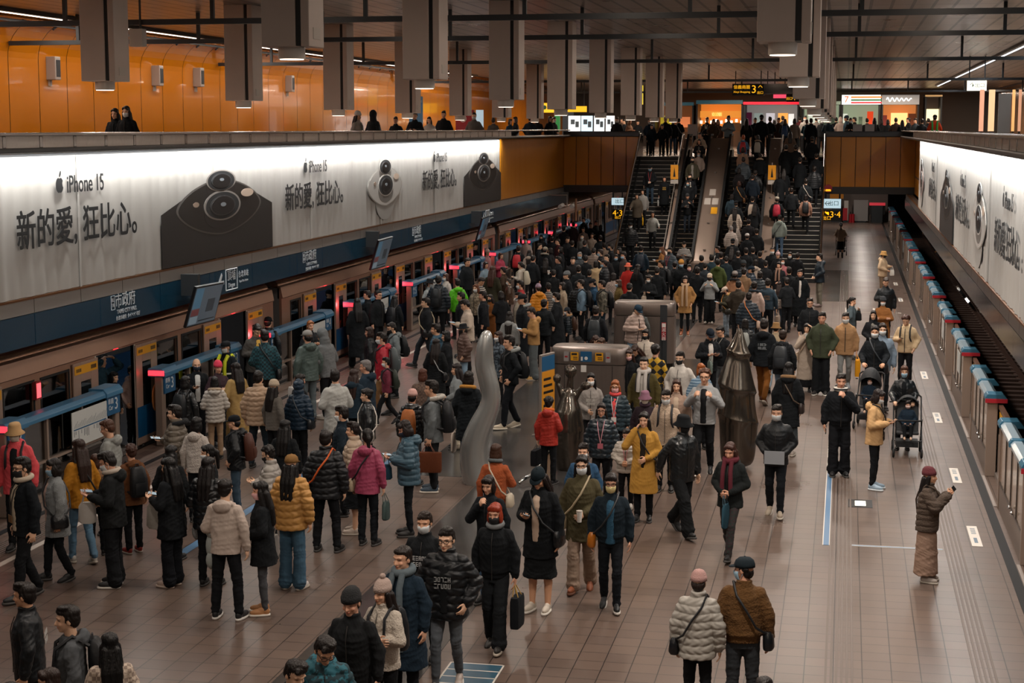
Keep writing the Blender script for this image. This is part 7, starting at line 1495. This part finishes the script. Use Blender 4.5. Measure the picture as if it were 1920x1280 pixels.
P(502, 593, None, 178, 'm', 'jkt:n14181b', TB, 'cap:101418:short', 'dd', 'man in black cap and black jacket with backpack before the train', bp='15181b|black backpack on the man in the black cap before the train', h=1.78)
P(577, 611, 790, -130, 'm', 'jkh:n4a5854', 'jean:c5a6468', 'cap:8f8c88:short', 'dd', 'man in grey cap and grey green jacket carrying a white paper bag', tote='L,b8b2ac,paper|white paper bag carried by the man in the grey cap')
P(581, 600, None, 45, 'w', 'jkt:c1c1e21', TB, 'pony:8a542c', 'pp', 'woman with reddish blond hair behind the man in the grey cap')
P(613, 616, 785, -115, 'm', 'hup:c66696a', 'tr:c17191c', 'none', 'pp', 'person in grey hoodie with the hood up, bending forward', hp=.35, lean=.15, shoe='c4beb6', h=1.78)
P(508, 710, None, 150, 'w', 'jkt:c5f5a54', TB, 'beanie:a89884:long', 'dd', 'person in ribbed cream knit hat behind the beige puffer man')
P(560, 712, 880, 172, 'w', 'puu:n172a3a', TB, 'none', 'dd', 'person in navy padded coat with hood up and dark shoulder strap', sb='R,15181c,2a2f34|bag on a dark strap over the navy padded coat')
P(561, 700, None, 140, 'w', 'jkt:c15171a', TB, 'bob', 'dd', 'person with black hair just beyond the navy padded coat')
P(629, 693, 880, -145, 'm', 'mid:ca3a4a0', TB, 'short', 'pp', 'man in pale grey coat and glasses, back half turned', gl=1, hy=-.4, tote='R,b0a088,plas|printed shopping bag held by the man in the pale grey coat', h=1.78)
P(368, 672, 830, 30, 'm', 'blz:c16191c:cc4c4c0', TB, 'bald', 'dp', 'balding man in black suit with navy mask by the platform screen', mask='n', phone='R|phone of the balding man in the black suit')
P(346, 704, None, 172, 'w', 'jkt:l15181a', TB, 'bob:0f0d0d', 'dd', 'woman in black leather jacket with backpack before the balding man', bp='14171a|black backpack of the woman before the balding man')
P(330, 758, None, -82, 'm', 'puf:n5f574c', TB, 'short', 'dp', 'man in olive grey puffer with black hood looking at his phone by the train door', furc='15181b', phone='R|phone with blue case held by the man in the olive grey puffer', h=1.76)
P(367, 781, None, 175, 'w', 'hood:fb4aca4', TB, 'bob:0f0d0d', 'dd', 'woman with black hair and white fleece hood, back turned')
P(319, 834, None, 178, 'w', 'coat:c121517', TB, 'long:0d0b0b', 'dd', 'woman with long black hair in black, beside the olive grey puffer')
P(392, 832, None, -70, 'w', 'jkt:c1a1e21', TB, 'pony:100d0c', 'dd', 'woman with ponytail, pale headband and white mask', mask='w')
P(235, 688, 838, 62, 'w', 'hood:cb8a098', 'tr:c131619', 'bun:120e0d', 'kk', 'woman in pale pink hoodie with blue mask stepping out of the train', mask='b')
P(206, 785, None, -85, 'm', 'hood:c8a8c88', TB, 'fade:4a2e20', 'dd', 'man with cropped brown hair and pale grey hoodie in profile by the platform screen', skin='d2a488', hp=.25)
P(28, 793, 1030, 12, 'w', 'jkh:cd05056:c15181a', TB, 'bucket:b89468:short:2a201c', 'dd', 'woman in coral jacket and straw coloured hat with pale mask at the left edge', mask='t', gl=1, bp='2a2c30|dark backpack strap over the coral jacket')
P(178, 850, None, -160, 'w', 'knit:k7a5a40', TB, 'bob:3a2216', 'dd', 'child with brown hair beside the mustard jacket', h=1.45)
# inside the train
P(616, 543, None, 60, 'm', 'jkt:c14181a', TB, 'cap:101418:short', 'dd', 'man in black cap standing inside the train doorway', X=-13.5, z=.03)
P(188, 664, None, 70, 'm', 'jkt:c1c3440', TB, 'short', 'rr', 'person inside the nearest train doorway holding on to the pole', X=-13.6, z=.03)
P(212, 705, None, 80, 'w', 'jkt:c1a1c20', TB, 'bob', 'dd', 'person with dark hair just inside the nearest train doorway', X=-13.35, z=.03)
P(730, 518, None, 65, 'w', 'jkt:d5a7080', TB, 'bob', 'pp', 'woman in denim jacket in the doorway with red lamps', X=-13.2, z=.03)
P(820, 489, None, 0, 'w', 'coat:c15171a', TB, 'long', 'dd', 'woman with black mask standing inside the fifth train doorway', mask='k', X=-13.4, z=.03)
P(890, 456, None, 70, 'm', 'jkt:c15181b', TB, 'short', 'dd', 'man in black in the doorway before the train gap', X=-13.3, z=.03)
P(869, 470, None, 20, 'w', 'jkt:cb08a8a', TB, 'pom:c0a09c:short', 'dd', 'person in pale bobble hat seen through the train window', X=-13.6, z=.03)
P(723, 498, None, 30, 'm', 'jkt:c3a2a2a', TB, 'short', 'dd', 'man inside the train lit by the red door lamp', X=-13.7, z=.03)
# ---- the packed part between the far train doors and the stairs
mass = [(1035, 442, 178, 'm', 'c15181b', 'man in black beyond the pale grey cap'), (1047, 447, -60, 'm', 'c3a1c1e', 'man with flushed cheeks and dark red collar'), (1063, 443, 40, 'm', 'c17191c', 'man with glasses in the middle of the crowd'), (1073, 450, 175, 'm', 'c121518', 'broad person in black right of the man with glasses in the crowd'),
 (1092, 438, -20, 'w', 'c7a7a76', 'woman in grey jacket and mask right of the broad person in black'), (1096, 450, 178, 'm', 'c15181b', 'person in dark cap in front of the grey jacket and mask'), (1110, 436, 10, 'w', 'c8a7c70', 'woman in pale patterned jacket left of the stair rail'), (1108, 417, 30, 'm', 'c15171a', 'man in black near the yellow train labels'),
 (1094, 425, -10, 'w', 'c7c6a62', 'woman in light scarf under the camera pair'), (1057, 424, 160, 'm', 'c15181c', 'person in black below the camera pair'), (1028, 419, 5, 'w', 'c14171a', 'person with white mask near the red lamps'), (1113, 464, 178, 'm', 'n7a6a5f', 'person in taupe puffer, back turned, left of the stair rail'),
 (1095, 407, -40, 'm', 'c1a1c1f', 'man by the far train doors'), (1117, 413, 60, 'w', 'c14171a', 'woman in black by the far train doors'), (1075, 416, 170, 'm', 'c3a2a2c', 'person in dark red by the far train doors'), (1126, 440, -160, 'm', 'c15191c', 'man in black against the foot of the stair rail'),
 (1125, 421, 150, 'w', 'c2a2c30', 'woman in dark grey against the stair rail'), (1040, 430, 178, 'w', 'c17191c', 'woman with long hair beyond the person with white mask'), (1133, 455, -150, 'w', 'c6a5a4e', 'woman in tan coat against the stair rail'), (1010, 455, 100, 'm', 'c14171a', 'man in black between the platform screens'),
 (1000, 478, 160, 'm', 'c1a1d20', 'man in black beyond the cream patterned backpack'), (1052, 462, -90, 'w', 'c15181b', 'woman in black behind the drink holding man'), (1098, 478, 178, 'm', 'c14171a', 'man in black between grey haired man and raised arm'), (1038, 505, 178, 'w', 'c17191b', 'woman with black hair left of the patterned knit hat'),
 (1085, 497, 175, 'm', 'c1f2326', 'man in charcoal between the knit hat and the raised arm'), (945, 500, -100, 'w', 'c3a2c20', 'woman with brown hair left of the brown leather jacket'), (940, 545, -150, 'w', 'c17191c', 'woman in black right of the long rust coat'), (1020, 560, 170, 'm', 'c15191c', 'man in dark jacket behind the camel hoodie'),
 (1316, 478, 178, 'm', 'c14171a', 'man in black between the escalators and the pale cap'), (1322, 492, 170, 'w', 'c2a3036', 'woman in dark grey left of the dark teal coat'), (1308, 500, 178, 'm', 'c15181b', 'man in black right of the camel coat and scarf'), (1384, 470, 178, 'm', 'c14171a', 'man in black directly before the ascending escalator'),
 (1372, 462, 172, 'w', 'c1a1d21', 'woman in charcoal directly before the ascending escalator'), (1425, 470, 178, 'm', 'c15171a', 'man in black behind the cream hooded top'), (1436, 488, 175, 'w', 'c17191c', 'woman in black between cream hood and long coat'), (1362, 480, 178, 'w', 'c1e2a30', 'woman in dark teal behind the camel coat and grey cap'),
 (1425, 508, 178, 'm', 'n20282e', 'man in dark padded jacket behind the navy sweater'), (1386, 526, 178, 'm', 'c3a342c', 'man in dark olive between camel coat and pink jacket'), (1232, 500, 178, 'm', 'c15181b', 'man in black behind the woman with a badge'), (1265, 490, -170, 'w', 'c17191c', 'woman in black left of the orange banded hat'),
 (1105, 505, 178, 'w', 'c22262a', 'woman in charcoal behind the black cap and blue jacket'), (1180, 530, 178, 'm', 'c15181b', 'man in black just beyond the taller cabinet'), (1480, 500, 178, 'm', 'c14171a', 'man in black left of the black tie man'), (1476, 520, -160, 'w', 'c1a1d20', 'woman in black right of the silver puffer')]
HS = ['short', 'bob', 'long', 'short', 'fade']
for k, (x, y, f, sx, c, lab) in enumerate(mass): P(x, y, None, f, sx, ('puf:' if c[0] == 'n' else 'jkt:') + c, TB, HS[k % 5] if sx == 'w' else ('short', 'fade')[k % 2], ('dd', 'kk', 'cd', 'pp')[k % 4], lab, hp=.1 * (k % 3), mask='w' if f in (5, -20) else None)
# ---- on the stairs and escalators
S = dict(slope=1)
P(1219, 313, None, 0, 'm', 'jkt:c14171a', 'jean:d2a3f50', 'cap:14161a:short', 'cd', 'man with blue mask and red neck strap coming down the left stairs', mask='b', lany='a83030', **S)
P(1246, 333, None, 5, 'w', 'coat:c101316', TB, 'long', 'dd', 'person in black with a yellow print coming down the left stairs', logo='fb08a3a', tote='R,9a9a98,plas|grey plastic bag carried down the left stairs', **S)
P(1194, 366, None, 8, 'w', 'mid:c4a4238', TB, 'bob', 'do', 'woman in olive brown coat holding the left stair rail', tote='L,d0a01c,tote|yellow bag of the woman holding the left stair rail', **S)
P(1205, 362, None, 0, 'w', 'jkt:c7a7874', TB, 'bob', 'dd', 'woman in grey behind the olive brown coat on the left stairs', **S)
P(1224, 397, None, 5, 'w', 'hood:c8f908c', TB, 'long', 'od', 'woman in pale grey hoodie coming down the left stairs, hand on the inner rail', legs='up', **S)
P(1182, 417, None, 3, 'm', 'puf:n15181b', TB, 'cap:16181a:short', 'dd', 'man in dark cap and white mask low on the left stairs', mask='w', **S)
P(1312, 256, None, 0, 'm', 'fur:fa8937c', TB, 'short', 'pp', 'man in cream fleece coat high on the descending escalator', **S)
P(1311, 267, None, 0, 'w', 'coat:c17191c:s15171a/8a8680', TB, 'long', 'pp', 'woman with long black hair in front of the cream fleece coat on the descending escalator', **S)
P(1300, 290, None, 3, 'm', 'jkt:c4a4638:c9a9690', TB, 'short', 'dd', 'man in open olive jacket over grey shirt on the descending escalator', mask='k', **S)
P(1309, 293, None, 0, 'w', 'jkt:c9a8a80', TB, 'bob', 'dd', 'woman in beige jacket beside the open olive jacket on the descending escalator', mask='w', **S)
P(1294, 326, None, 0, 'm', 'blz:c15181c:cb0aca6', TB, 'short', 'dd', 'man in dark suit on the descending escalator', mask='k', **S)
P(1290, 346, None, 0, 'w', 'jkt:c14171a', TB, 'bob', 'dd', 'woman with blue mask and white hood on the descending escalator', mask='b', furc='c0bab2', **S)
P(1289, 364, None, 2, 'w', 'jkt:c121518', 'jean:d26303c', 'beanie:121518:short', 'hp', 'person in black with white print low on the descending escalator', logo='f9a9692', **S)
esc2 = [(1394, 254, 'w', 'jkt:d4a7aa0', 'short:b0542a', 'dp', 'person with ginger hair and blue jacket on the ascending escalator', 'c0343a|red backpack of the ginger haired person'),
 (1421, 259, 'w', 'jkt:c14171a', 'bob', 'dd', 'person with cream fur hood and pale crossed straps on the ascending escalator', 'b0aa9c|pale strapped backpack on the ascending escalator'),
 (1393, 283, 'w', 'knit:c9a7c68', 'bob', 'dd', 'person in tan top on the ascending escalator below the ginger hair', None), (1394, 299, 'm', 'puf:n3a4248', 'short', 'od', 'person in grey quilted jacket gripping the escalator rail', None),
 (1425, 290, 'm', 'jkt:c121518', 'short', 'dd', 'person in black on the right of the ascending escalator below the fur hood', None), (1386, 319, 'w', 'jkt:c1c1a1c', 'bob', 'dd', 'person in dark brown on the ascending escalator below the grey quilted jacket', None),
 (1416, 322, 'm', 'puf:n14171a', 'short', 'dd', 'person in black puffer halfway up the ascending escalator', None), (1386, 340, 'w', 'jkt:c14171a', 'bob:3a2016', 'dd', 'woman with brown hair and orange strap halfway up the ascending escalator', None),
 (1411, 334, 'm', 'jkt:c17202a', 'short', 'dd', 'person in navy with a white printed board halfway up the ascending escalator', None), (1372, 368, 'w', 'jkt:c2a3a44', 'bob', 'dd', 'person in dark blue on the left of the ascending escalator', None),
 (1380, 380, 'm', 'jkt:c1f2326', 'cap:15181b:short', 'dd', 'man in dark cap on the ascending escalator', None), (1411, 368, 'm', 'jkt:c15181b', 'short', 'dd', 'person with a cream patterned backpack on the ascending escalator', 'b8a898|cream patterned backpack on the ascending escalator'),
 (1415, 384, 'w', 'coat:c121518', 'long', 'dd', 'woman with long black hair under the cream patterned backpack on the escalator', None), (1378, 392, 'w', 'puf:nb0a294', 'long', 'dd', 'woman in cream puffer with long hair on the ascending escalator', None),
 (1377, 415, 'w', 'puf:n9a9088', 'long', 'dd', 'woman in pale puffer with long hair low on the ascending escalator', None), (1404, 413, 'm', 'jkt:c1c1b1d', 'short', 'dd', 'man in dark brown low on the ascending escalator', None),
 (1371, 428, 'w', 'puf:na89c94', 'short:8a8480', 'dd', 'grey haired person in pale jacket low on the ascending escalator', None), (1374, 447, 'm', 'jkt:c14171a', 'cap:121518:short', 'dd', 'man in dark cap and black at the very foot of the ascending escalator', None),
 (1401, 439, 'm', 'jkt:c15181b', 'cap:b8b4b0:short', 'dd', 'man in white cap with orange collar low on the ascending escalator', None), (1418, 440, 'm', 'jkt:c14171a', 'short', 'dd', 'man in black right of the white cap on the ascending escalator', None)]
for x, y, sx, tp, hr, ar, lab, bp in esc2: P(x, y, None, 178, sx, tp, TB, hr, ar, lab, slope=1, bp=bp, furc='a8947c' if 'fur hood' in lab else None, sb='R,5a3a1c,c8863a|brown pouch on an orange strap on the escalator' if 'orange strap' in lab else None)
rs = [(1482, 246, 'w', 'lcoat:c6a5648', 'long', 'woman in long taupe coat at the top of the right stairs', None), (1523, 257, 'm', 'jkt:c14171a', 'beanie:2a2826', 'person in black with grey hat near the top of the right stairs', None), (1474, 272, 'm', 'coat:c0f1214', 'short', 'tall person in black on the left of the right stairs', None),
 (1457, 370, 'm', 'jkt:c15181b', 'cap:a09a8c:short', 'person with large crimson backpack on the right stairs', 'a02438|large crimson backpack with white arrow mark on the right stairs'), (1462, 405, 'm', 'hood:c7c8680', 'short', 'person in pale green grey hoodie and jeans going up the right stairs', None),
 (1511, 371, 'w', 'jkt:c8f6c5c', 'bob', 'person in dusty pink jacket with dark backpack on the right stairs', '15171a|dark backpack on the dusty pink jacket'), (1484, 352, 'm', 'jkt:c121518', 'short', 'person in black in the middle of the right stairs', None), (1511, 343, 'm', 'jkt:c15191c', 'short', 'person in black with a pale strap on the right stairs', None),
 (1500, 300, 'm', 'coat:c101316', 'short', 'person in long black high on the right stairs', None), (1470, 318, 'w', 'coat:c111417', 'long', 'woman in black with long hair on the right stairs', None)]
rs += [(1492, 276, 'm', 'jkt:c131619', 'short', 'person in black behind the long taupe coat on the right stairs', None), (1531, 288, 'm', 'jkt:c14171a', 'fade', 'person in black by the outer rail high on the right stairs', None), (1462, 330, 'w', 'coat:c121518', 'bob', 'woman in black by the steel strip on the right stairs', None), (1527, 318, 'm', 'puf:n15181b', 'short', 'person in black puffer by the outer rail of the right stairs', None)]
for k, (x, y, sx, tp, hr, lab, bp) in enumerate(rs): P(x, y, None, 180, sx, tp, 'jean:d4a6480' if 'jeans' in lab else TB, hr, 'dd', lab, slope=1, bp=bp, legs='up', sb='L,15171a,15171a|black bag of the person in the pale green grey hoodie' if 'jeans' in lab else 'R,15171a,b8aca0|bag on a pale strap on the right stairs' if 'pale strap' in lab else None)
# ---- upper floor
M_ = dict(z=ZM)
P(219, 203, None, 0, 'w', 'jkt:c121518', TB, 'long', 'dd', 'woman in black close beside a masked companion on the left upper floor', X=-15.6, **M_)
P(234, 199, None, 0, 'w', 'jkt:c101316', TB, 'long', 'dd', 'woman in black with white mask on the left upper floor before the orange wall', mask='w', X=-15.4, **M_)
up = [(670, 209, 70, 'w', 'c9a928a', 'beanie:c8c2bc:long', 'woman in white knit hat leaning at the left upper rail'), (700, 207, 150, 'm', 'c14181b', 'none', 'person in black hood at the left upper rail'), (742, 219, 0, 'w', 'c15181b', 'short', 'person in black left of the map board'), (778, 210, 0, 'm', 'c15191d', 'short', 'man in black before the map board'),
 (805, 219, 0, 'w', 'cb0a8a0', 'long', 'woman in white with long hair looking down at the left upper rail'), (832, 208, 5, 'm', 'c14171a', 'short', 'man in black raising a hand at the left upper rail'), (889, 211, 0, 'm', 'c5f5c58', 'fade', 'man in grey jacket with mask before the red machine'), (925, 221, 170, 'm', 'c4a4744', 'short', 'man in grey brown with back to the rail'),
 (956, 223, 60, 'w', 'c2c4254', 'bob', 'woman in blue right of the lit machine'), (967, 219, -60, 'w', 'c14171a', 'bob', 'woman in black with dark bob by the upper rail'), (994, 218, 175, 'm', 'c1b252d', 'short', 'broad man in dark navy with back to the rail'), (1008, 219, -10, 'm', 'c17191c', 'short', 'man in black facing the hall, right of dark navy back'), (1031, 218, 40, 'w', 'c15181b', 'bob', 'woman in black by the green panel'), (1038, 220, 60, 'm', 'c15191d', 'short', 'man in black with mask by the green panel')]
for k, (x, y, f, sx, c, hr, lab) in enumerate(up): P(x, y, None, f, sx, ('hup:' if hr == 'none' else 'jkt:') + c, TB, hr, ('dd', 'cc', 'kk', 'pp')[k % 4], lab, X=-13.3 - .25 * (k % 3), mask='w' if 'mask' in lab else None, **M_)
far = [(1157, 220, 0, 'm', 'c15181c', 'short', 'man in black with pale mask behind the hall end'), (1165, 221, 20, 'w', 'c4a3a30', 'bob', 'woman in brown behind the hall end'), (1171, 224, -40, 'm', 'c15191d', 'short', 'man in dark jacket leaning on the hall end rail'), (1180, 224, 60, 'w', 'c7a5a44', 'bob:8a6a4a', 'woman with light brown hair behind the hall end'),
 (1196, 226, 0, 'm', 'c17191c', 'fade', 'grey haired man far behind the hall end'), (1218, 223, 10, 'w', 'c1a2a3a', 'short', 'person with white mask at the head of the left stairs'), (1262, 222, 0, 'w', 'c17191c', 'short', 'woman with white mask and wide jeans at the head of the left stairs'), (1273, 221, 175, 'w', 'c15181b', 'short', 'person in black with a pale grey tote at the head of the left stairs'),
 (1248, 219, 0, 'm', 'c15171a', 'short', 'man in black jacket with white piping at the head of the left stairs'), (1241, 236, 0, 'm', 'c0e1114', 'short', 'person in long black stepping onto the left stairs'), (1223, 239, 5, 'm', 'c17202a', 'short', 'man in dark jacket stepping onto the left stairs'),
 (1324, 239, 0, 'w', 'c17191c', 'long', 'woman with white mask at the head of the descending escalator'), (1326, 220, 0, 'm', 'c3a2c24', 'short', 'man in dark brown above the descending escalator'), (1338, 223, 10, 'w', 'c4a3a2c', 'long', 'woman with long hair above the descending escalator'), (1346, 224, 0, 'w', 'c6a4a3a', 'long:5a3020', 'woman in rust above the wide steel strip'),
 (1366, 217, 0, 'm', 'c7f8a90', 'short', 'man in pale grey shirt at the head of the wide steel strip'), (1400, 222, 178, 'w', 'c14171a', 'long', 'woman with long black hair at the head of the ascending escalator'), (1416, 221, 10, 'm', 'c17191c', 'short', 'man with glasses facing the hall at the escalator heads'), (1428, 216, 178, 'm', 'c121518', 'beanie:15181b', 'tall man in black knit hat at the escalator heads'),
 (1444, 219, 178, 'm', 'c17191c', 'short', 'man in black with a red pouch at the escalator heads'), (1452, 224, 175, 'w', 'c14171a', 'bob', 'woman in black right of the red pouch'), (1460, 221, 0, 'm', 'c3a2a28', 'short', 'man with flushed face far behind the escalators'), (1468, 217, 178, 'm', 'c14171a', 'short', 'man in black between two shop lights'), (1472, 223, 178, 'w', 'c22323a', 'bob:4a3c2a', 'person with blue backpack at the head of the right stairs'),
 (1490, 222, 178, 'w', 'c8a7c6e', 'bob', 'woman in cream hood at the head of the right stairs'), (1500, 217, 178, 'm', 'c5a2a2e', 'short', 'person in dark red before the food counter'), (1510, 216, 0, 'm', 'c8a8680', 'short', 'grey masked man before the food counter'), (1513, 224, 178, 'w', 'c1d4a58', 'short:4a2018', 'person with teal bag at the head of the right stairs'), (1521, 222, 178, 'm', 'c101316', 'short', 'broad man in black at the head of the right stairs'),
 (1531, 219, 178, 'm', 'c7a746e', 'short', 'man in beige behind the broad man in black'), (1541, 222, 0, 'w', 'c15181b', 'bob', 'woman with white mask right of the stair heads'), (1553, 221, 178, 'm', 'c22323c', 'short', 'man in grey blue behind the right end of the stairs'), (1568, 220, 178, 'm', 'c14171a', 'short', 'man in black under the convenience store sign'), (1576, 219, 178, 'w', 'c9a8c84', 'bob:c0aca0', 'person with pale hair under the convenience store sign'),
 (1588, 217, -90, 'm', 'c203a48', 'beanie:1c3440', 'person in blue knit hat before the store'), (1595, 221, 0, 'w', 'c15181b', 'bob', 'woman with mask right of the blue knit hat'), (1603, 220, -80, 'm', 'c17191c', 'short', 'man in profile left of the white boards'), (1626, 222, 178, 'm', 'c14171a', 'short', 'man between the two white boards'), (1640, 221, 178, 'w', 'c15181b', 'long', 'woman in black right of the white boards'),
 (1653, 224, 178, 'w', 'c17191c', 'bob', 'woman in black under the juice shop sign, left one'), (1665, 224, 178, 'w', 'c14171a', 'bob', 'woman in black under the juice shop sign, middle one'), (1680, 221, 160, 'm', 'c3a2c28', 'short', 'man in dark brown under the juice shop picture'), (1692, 225, 178, 'w', 'c15171a', 'long', 'woman with long hair under the juice shop lamp'), (1704, 221, -70, 'm', 'c17191c', 'short', 'man in black right of the juice shop'),
 (1717, 222, -40, 'm', 'c2a3238', 'short', 'man in dark blue left of the worker in green'), (1729, 223, 178, 'm', 'c1a1d20', 'fade', 'man in black before the lit food pictures, left one'), (1741, 222, 178, 'm', 'c15181b', 'short', 'man in black before the lit food pictures, right one'), (1752, 223, 20, 'w', 'c17191c', 'bob', 'woman with mask beside the worker in green')]
for k, (x, y, f, sx, c, hr, lab) in enumerate(far):
    Yq = 74.1 if 'stepping' in lab else 75.2 + (k * 7 % 5) * .55 if ('head of' in lab or 'above' in lab or 'escalator heads' in lab) else 77.5 + (k * 5 % 7) * 1.6
    P(x, y, None, f, sx, 'jkt:' + c, 'jean:d2c4660' if 'jeans' in lab else TB, hr, ('dd', 'kk', 'dd', 'pp')[k % 4], lab, Y=Yq, z=ZM, mask='w' if 'mask' in lab else None, bp={'person with blue backpack at the head of the right stairs': '2a4a72|blue backpack at the head of the right stairs', 'person with teal bag at the head of the right stairs': '1f5f74|round teal backpack at the head of the right stairs'}.get(lab), sb='R,8a8a86,8a8a86|pale grey tote at the head of the left stairs' if 'grey tote' in lab else None)
P(1767, 213, None, 178, 'm', 'jkt:cc8401c', TB, 'cap:15181c:short', 'cc', 'worker in green vest over orange sleeves on the right upper floor', X=3.7, z=ZM, hivis='2a9a3a')
build_people()
# ================================================================ strollers with their children
def stroller(px, py, rz, lab, big, kid, kl):
    p = on_z(px, py, 0); t = thing('stroller', lab, 'stroller', (float(p[0]), float(p[1]), 0), math.radians(rz)); tube = mat('stroller_tube', '2a2c2e', .35, .5)
    wg = []
    for sx in (-.25, .25):
        for y, r in ((-.32, .085), (.32, .11)):
            g = G(); a = np.linspace(0, 2 * PI, 20, endpoint=False); g.tube([(sx, y + (r - .022) * math.cos(x), r + (r - .022) * math.sin(x)) for x in a], .022, 8, close=True); w = g.build('wheel', rubber, t, smooth=60)
            G().cyl((sx - .02, y, r), (sx + .02, y, r), .03, seg=10).build('hub', offw, w)
    g = G()
    for sx in (-.25, .25): g.tube([(sx, -.32, .1), (sx, -.22, .32), (sx, .25, .72), (sx, .42, 1.02)], .014, 8); g.tube([(sx, .32, .12), (sx, .12, .42), (sx, -.1, .68)], .014, 8); g.tube([(sx, -.22, .32), (sx, .22, .34)], .012, 8)
    g.tube([(-.25, -.24, .30), (.25, -.24, .30)], .012, 8); g.build('frame', tube, t, smooth=50)
    G().tube([(-.25, .42, 1.02), (-.2, .45, 1.06), (.2, .45, 1.06), (.25, .42, 1.02)], .017, 8).build('handle', rubber, t, smooth=50)
    G().tube([(-.24, -.12, .66), (-.18, -.26, .68), (.18, -.26, .68), (.24, -.12, .66)], .016, 8).build('bumper_bar', rubber, t, smooth=50)
    sm = mat('stroller_cloth', '17191c', .7, bump=(20, .3)); G().box(-.2, .2, -.18, .14, .40, .45).build('seat', sm, t, bevel=.02)
    g = G(); g.prism([(-.0, .42), (.06, .42), (.30, .98), (.24, .98)], 0, -.2, .2); g.build('backrest', sm, t, bevel=.015)
    g = G(); n = 14; rr = .3 if big else .24; a = np.linspace(0, PI, n); th = np.radians(np.linspace(25 if big else 62, 125, 9)); v = []
    for off in (0, -.012):
        for q in th: v += [((.23 + off) * math.cos(x), .16 - (rr + off) * math.cos(q) * math.sin(x) * .9, .78 + (rr + off) * math.sin(q) * math.sin(x) + (.12 if big else .08) * math.sin(x)) for x in a]
    m = len(th); f = []
    for i in range(m - 1):
        for j in range(n - 1): q0 = i * n + j; f += [(q0, q0 + 1, q0 + n + 1, q0 + n), (m * n + q0, m * n + q0 + n, m * n + q0 + n + 1, m * n + q0 + 1)]
    g.addm(v, f); g.build('hood', sm, t, smooth=70); G().box(-.2, .2, -.12, .28, .16, .26).build('basket', sm, t)
    G().tube([(-.28, .40, .92), (-.33, .40, .92)], .015, 6).build('cup_arm', tube, t)
    if kid:
        pose = Pose('BB', 'si', 0, 0, .1); hm = Matrix.Translation(t.location) @ Matrix.Rotation(math.radians(rz), 4, 'Z') @ Matrix.Translation((0, .06, .30)) @ Matrix.Diagonal((.56, .56, .56, 1))
        def mk(nm, g, vox, m, post=None, par=None, ML=None):
            me = g.mesh('raw'); o = bpy.data.objects.new('raw', me); COL.objects.link(o)
            if vox: r = o.modifiers.new('r', 'REMESH'); r.mode = 'VOXEL'; r.voxel_size = vox
            s = o.modifiers.new('s', 'SMOOTH'); s.iterations = 2; dg = bpy.context.evaluated_depsgraph_get(); me2 = bpy.data.meshes.new_from_object(o.evaluated_get(dg)); bpy.data.objects.remove(o)
            me2.polygons.foreach_set('use_smooth', [True] * len(me2.polygons))
            if post: post(me2)
            me2.materials.append(m); o2 = bpy.data.objects.new(nm, me2); COL.objects.link(o2)
            if par: o2.parent = par
            if ML is not None: o2.matrix_local = ML
            return o2
        b = mk('person', g_body(pose, True, True), .012, skin_mat('cfa088'), skin_paint(pose)); b.matrix_world = hm; tag(b, kl, 'person')
        mk('sweater', g_top(pose, 'jkt'), .016, cloth('c1c2a38'), None, b); mk('trousers', g_bottom(pose, 'tr'), .016, cloth('c1a1d20'), None, b)
        Hm = Matrix(np.block([[pose.Hr, pose.Hp[:, None]], [np.zeros((1, 3)), np.ones((1, 1))]]).tolist()) @ Matrix.Diagonal((1.18, 1.18, 1.12, 1))
        mk('hair', g_hair('short'), .014, hair_mat('17110e'), lambda me: displace(me, strands), b, Hm); mk('face_mask', g_mask(), 0, mat('mask_kid', 'd2b8b0', .7), None, b, Hm)
        for sx in (-1, 1): mk('shoe', g_shoe('low'), .012, mat('shoe_c8a48c', 'b89880', .6), None, b, Matrix.Translation((sx * .1, -.42, .015)))
    return t
stroller(1700, 852, 0, 'small black stroller with a masked toddler, pushed by the woman in the leather jacket', False, True, 'toddler in dark blue jacket and mask sitting in the small stroller')
stroller(1628, 800, -8, 'black stroller with a large open hood beside the beige hooded jacket', True, True, 'baby lying in the stroller with the large open hood')
stroller(1577, 478, 180, 'dark stroller at the far platform end before the ponytail woman', False, False, '')
# ---------------------------------------------------------------- lettering becomes mesh, in one batch
def letters_to_mesh():
    fs = [o for o in COL.objects if o.type == 'FONT']; dg = bpy.context.evaluated_depsgraph_get(); dg.update()
    ms = [(o, bpy.data.meshes.new_from_object(o.evaluated_get(dg))) for o in fs]
    for o, me in ms:
        b = o.get('bold', 0)
        if b:                                             # heavier strokes: the same outlines again, a little to the side
            co = np.empty(len(me.vertices) * 3, np.float32); me.vertices.foreach_get('co', co); co = co.reshape(-1, 3); fs_ = [tuple(p.vertices) for p in me.polygons]; n0 = len(co); mt = me.materials[0]
            V, Fc = [], []
            for k, (dx, dy) in enumerate(((0, 0), (b, 0), (0, b), (b, b))): V.append(co + [dx, dy, k * .0003]); Fc += [tuple(i + k * n0 for i in f) for f in fs_]
            me = bpy.data.meshes.new('lettering'); me.from_pydata(np.concatenate(V).tolist(), [], Fc); me.materials.append(mt)
        n = bpy.data.objects.new('lettering', me); ml = o.matrix_local.copy(); par = o.parent; kind = o.name
        bpy.data.objects.remove(o); COL.objects.link(n); n.parent = par; n.matrix_local = ml
letters_to_mesh()
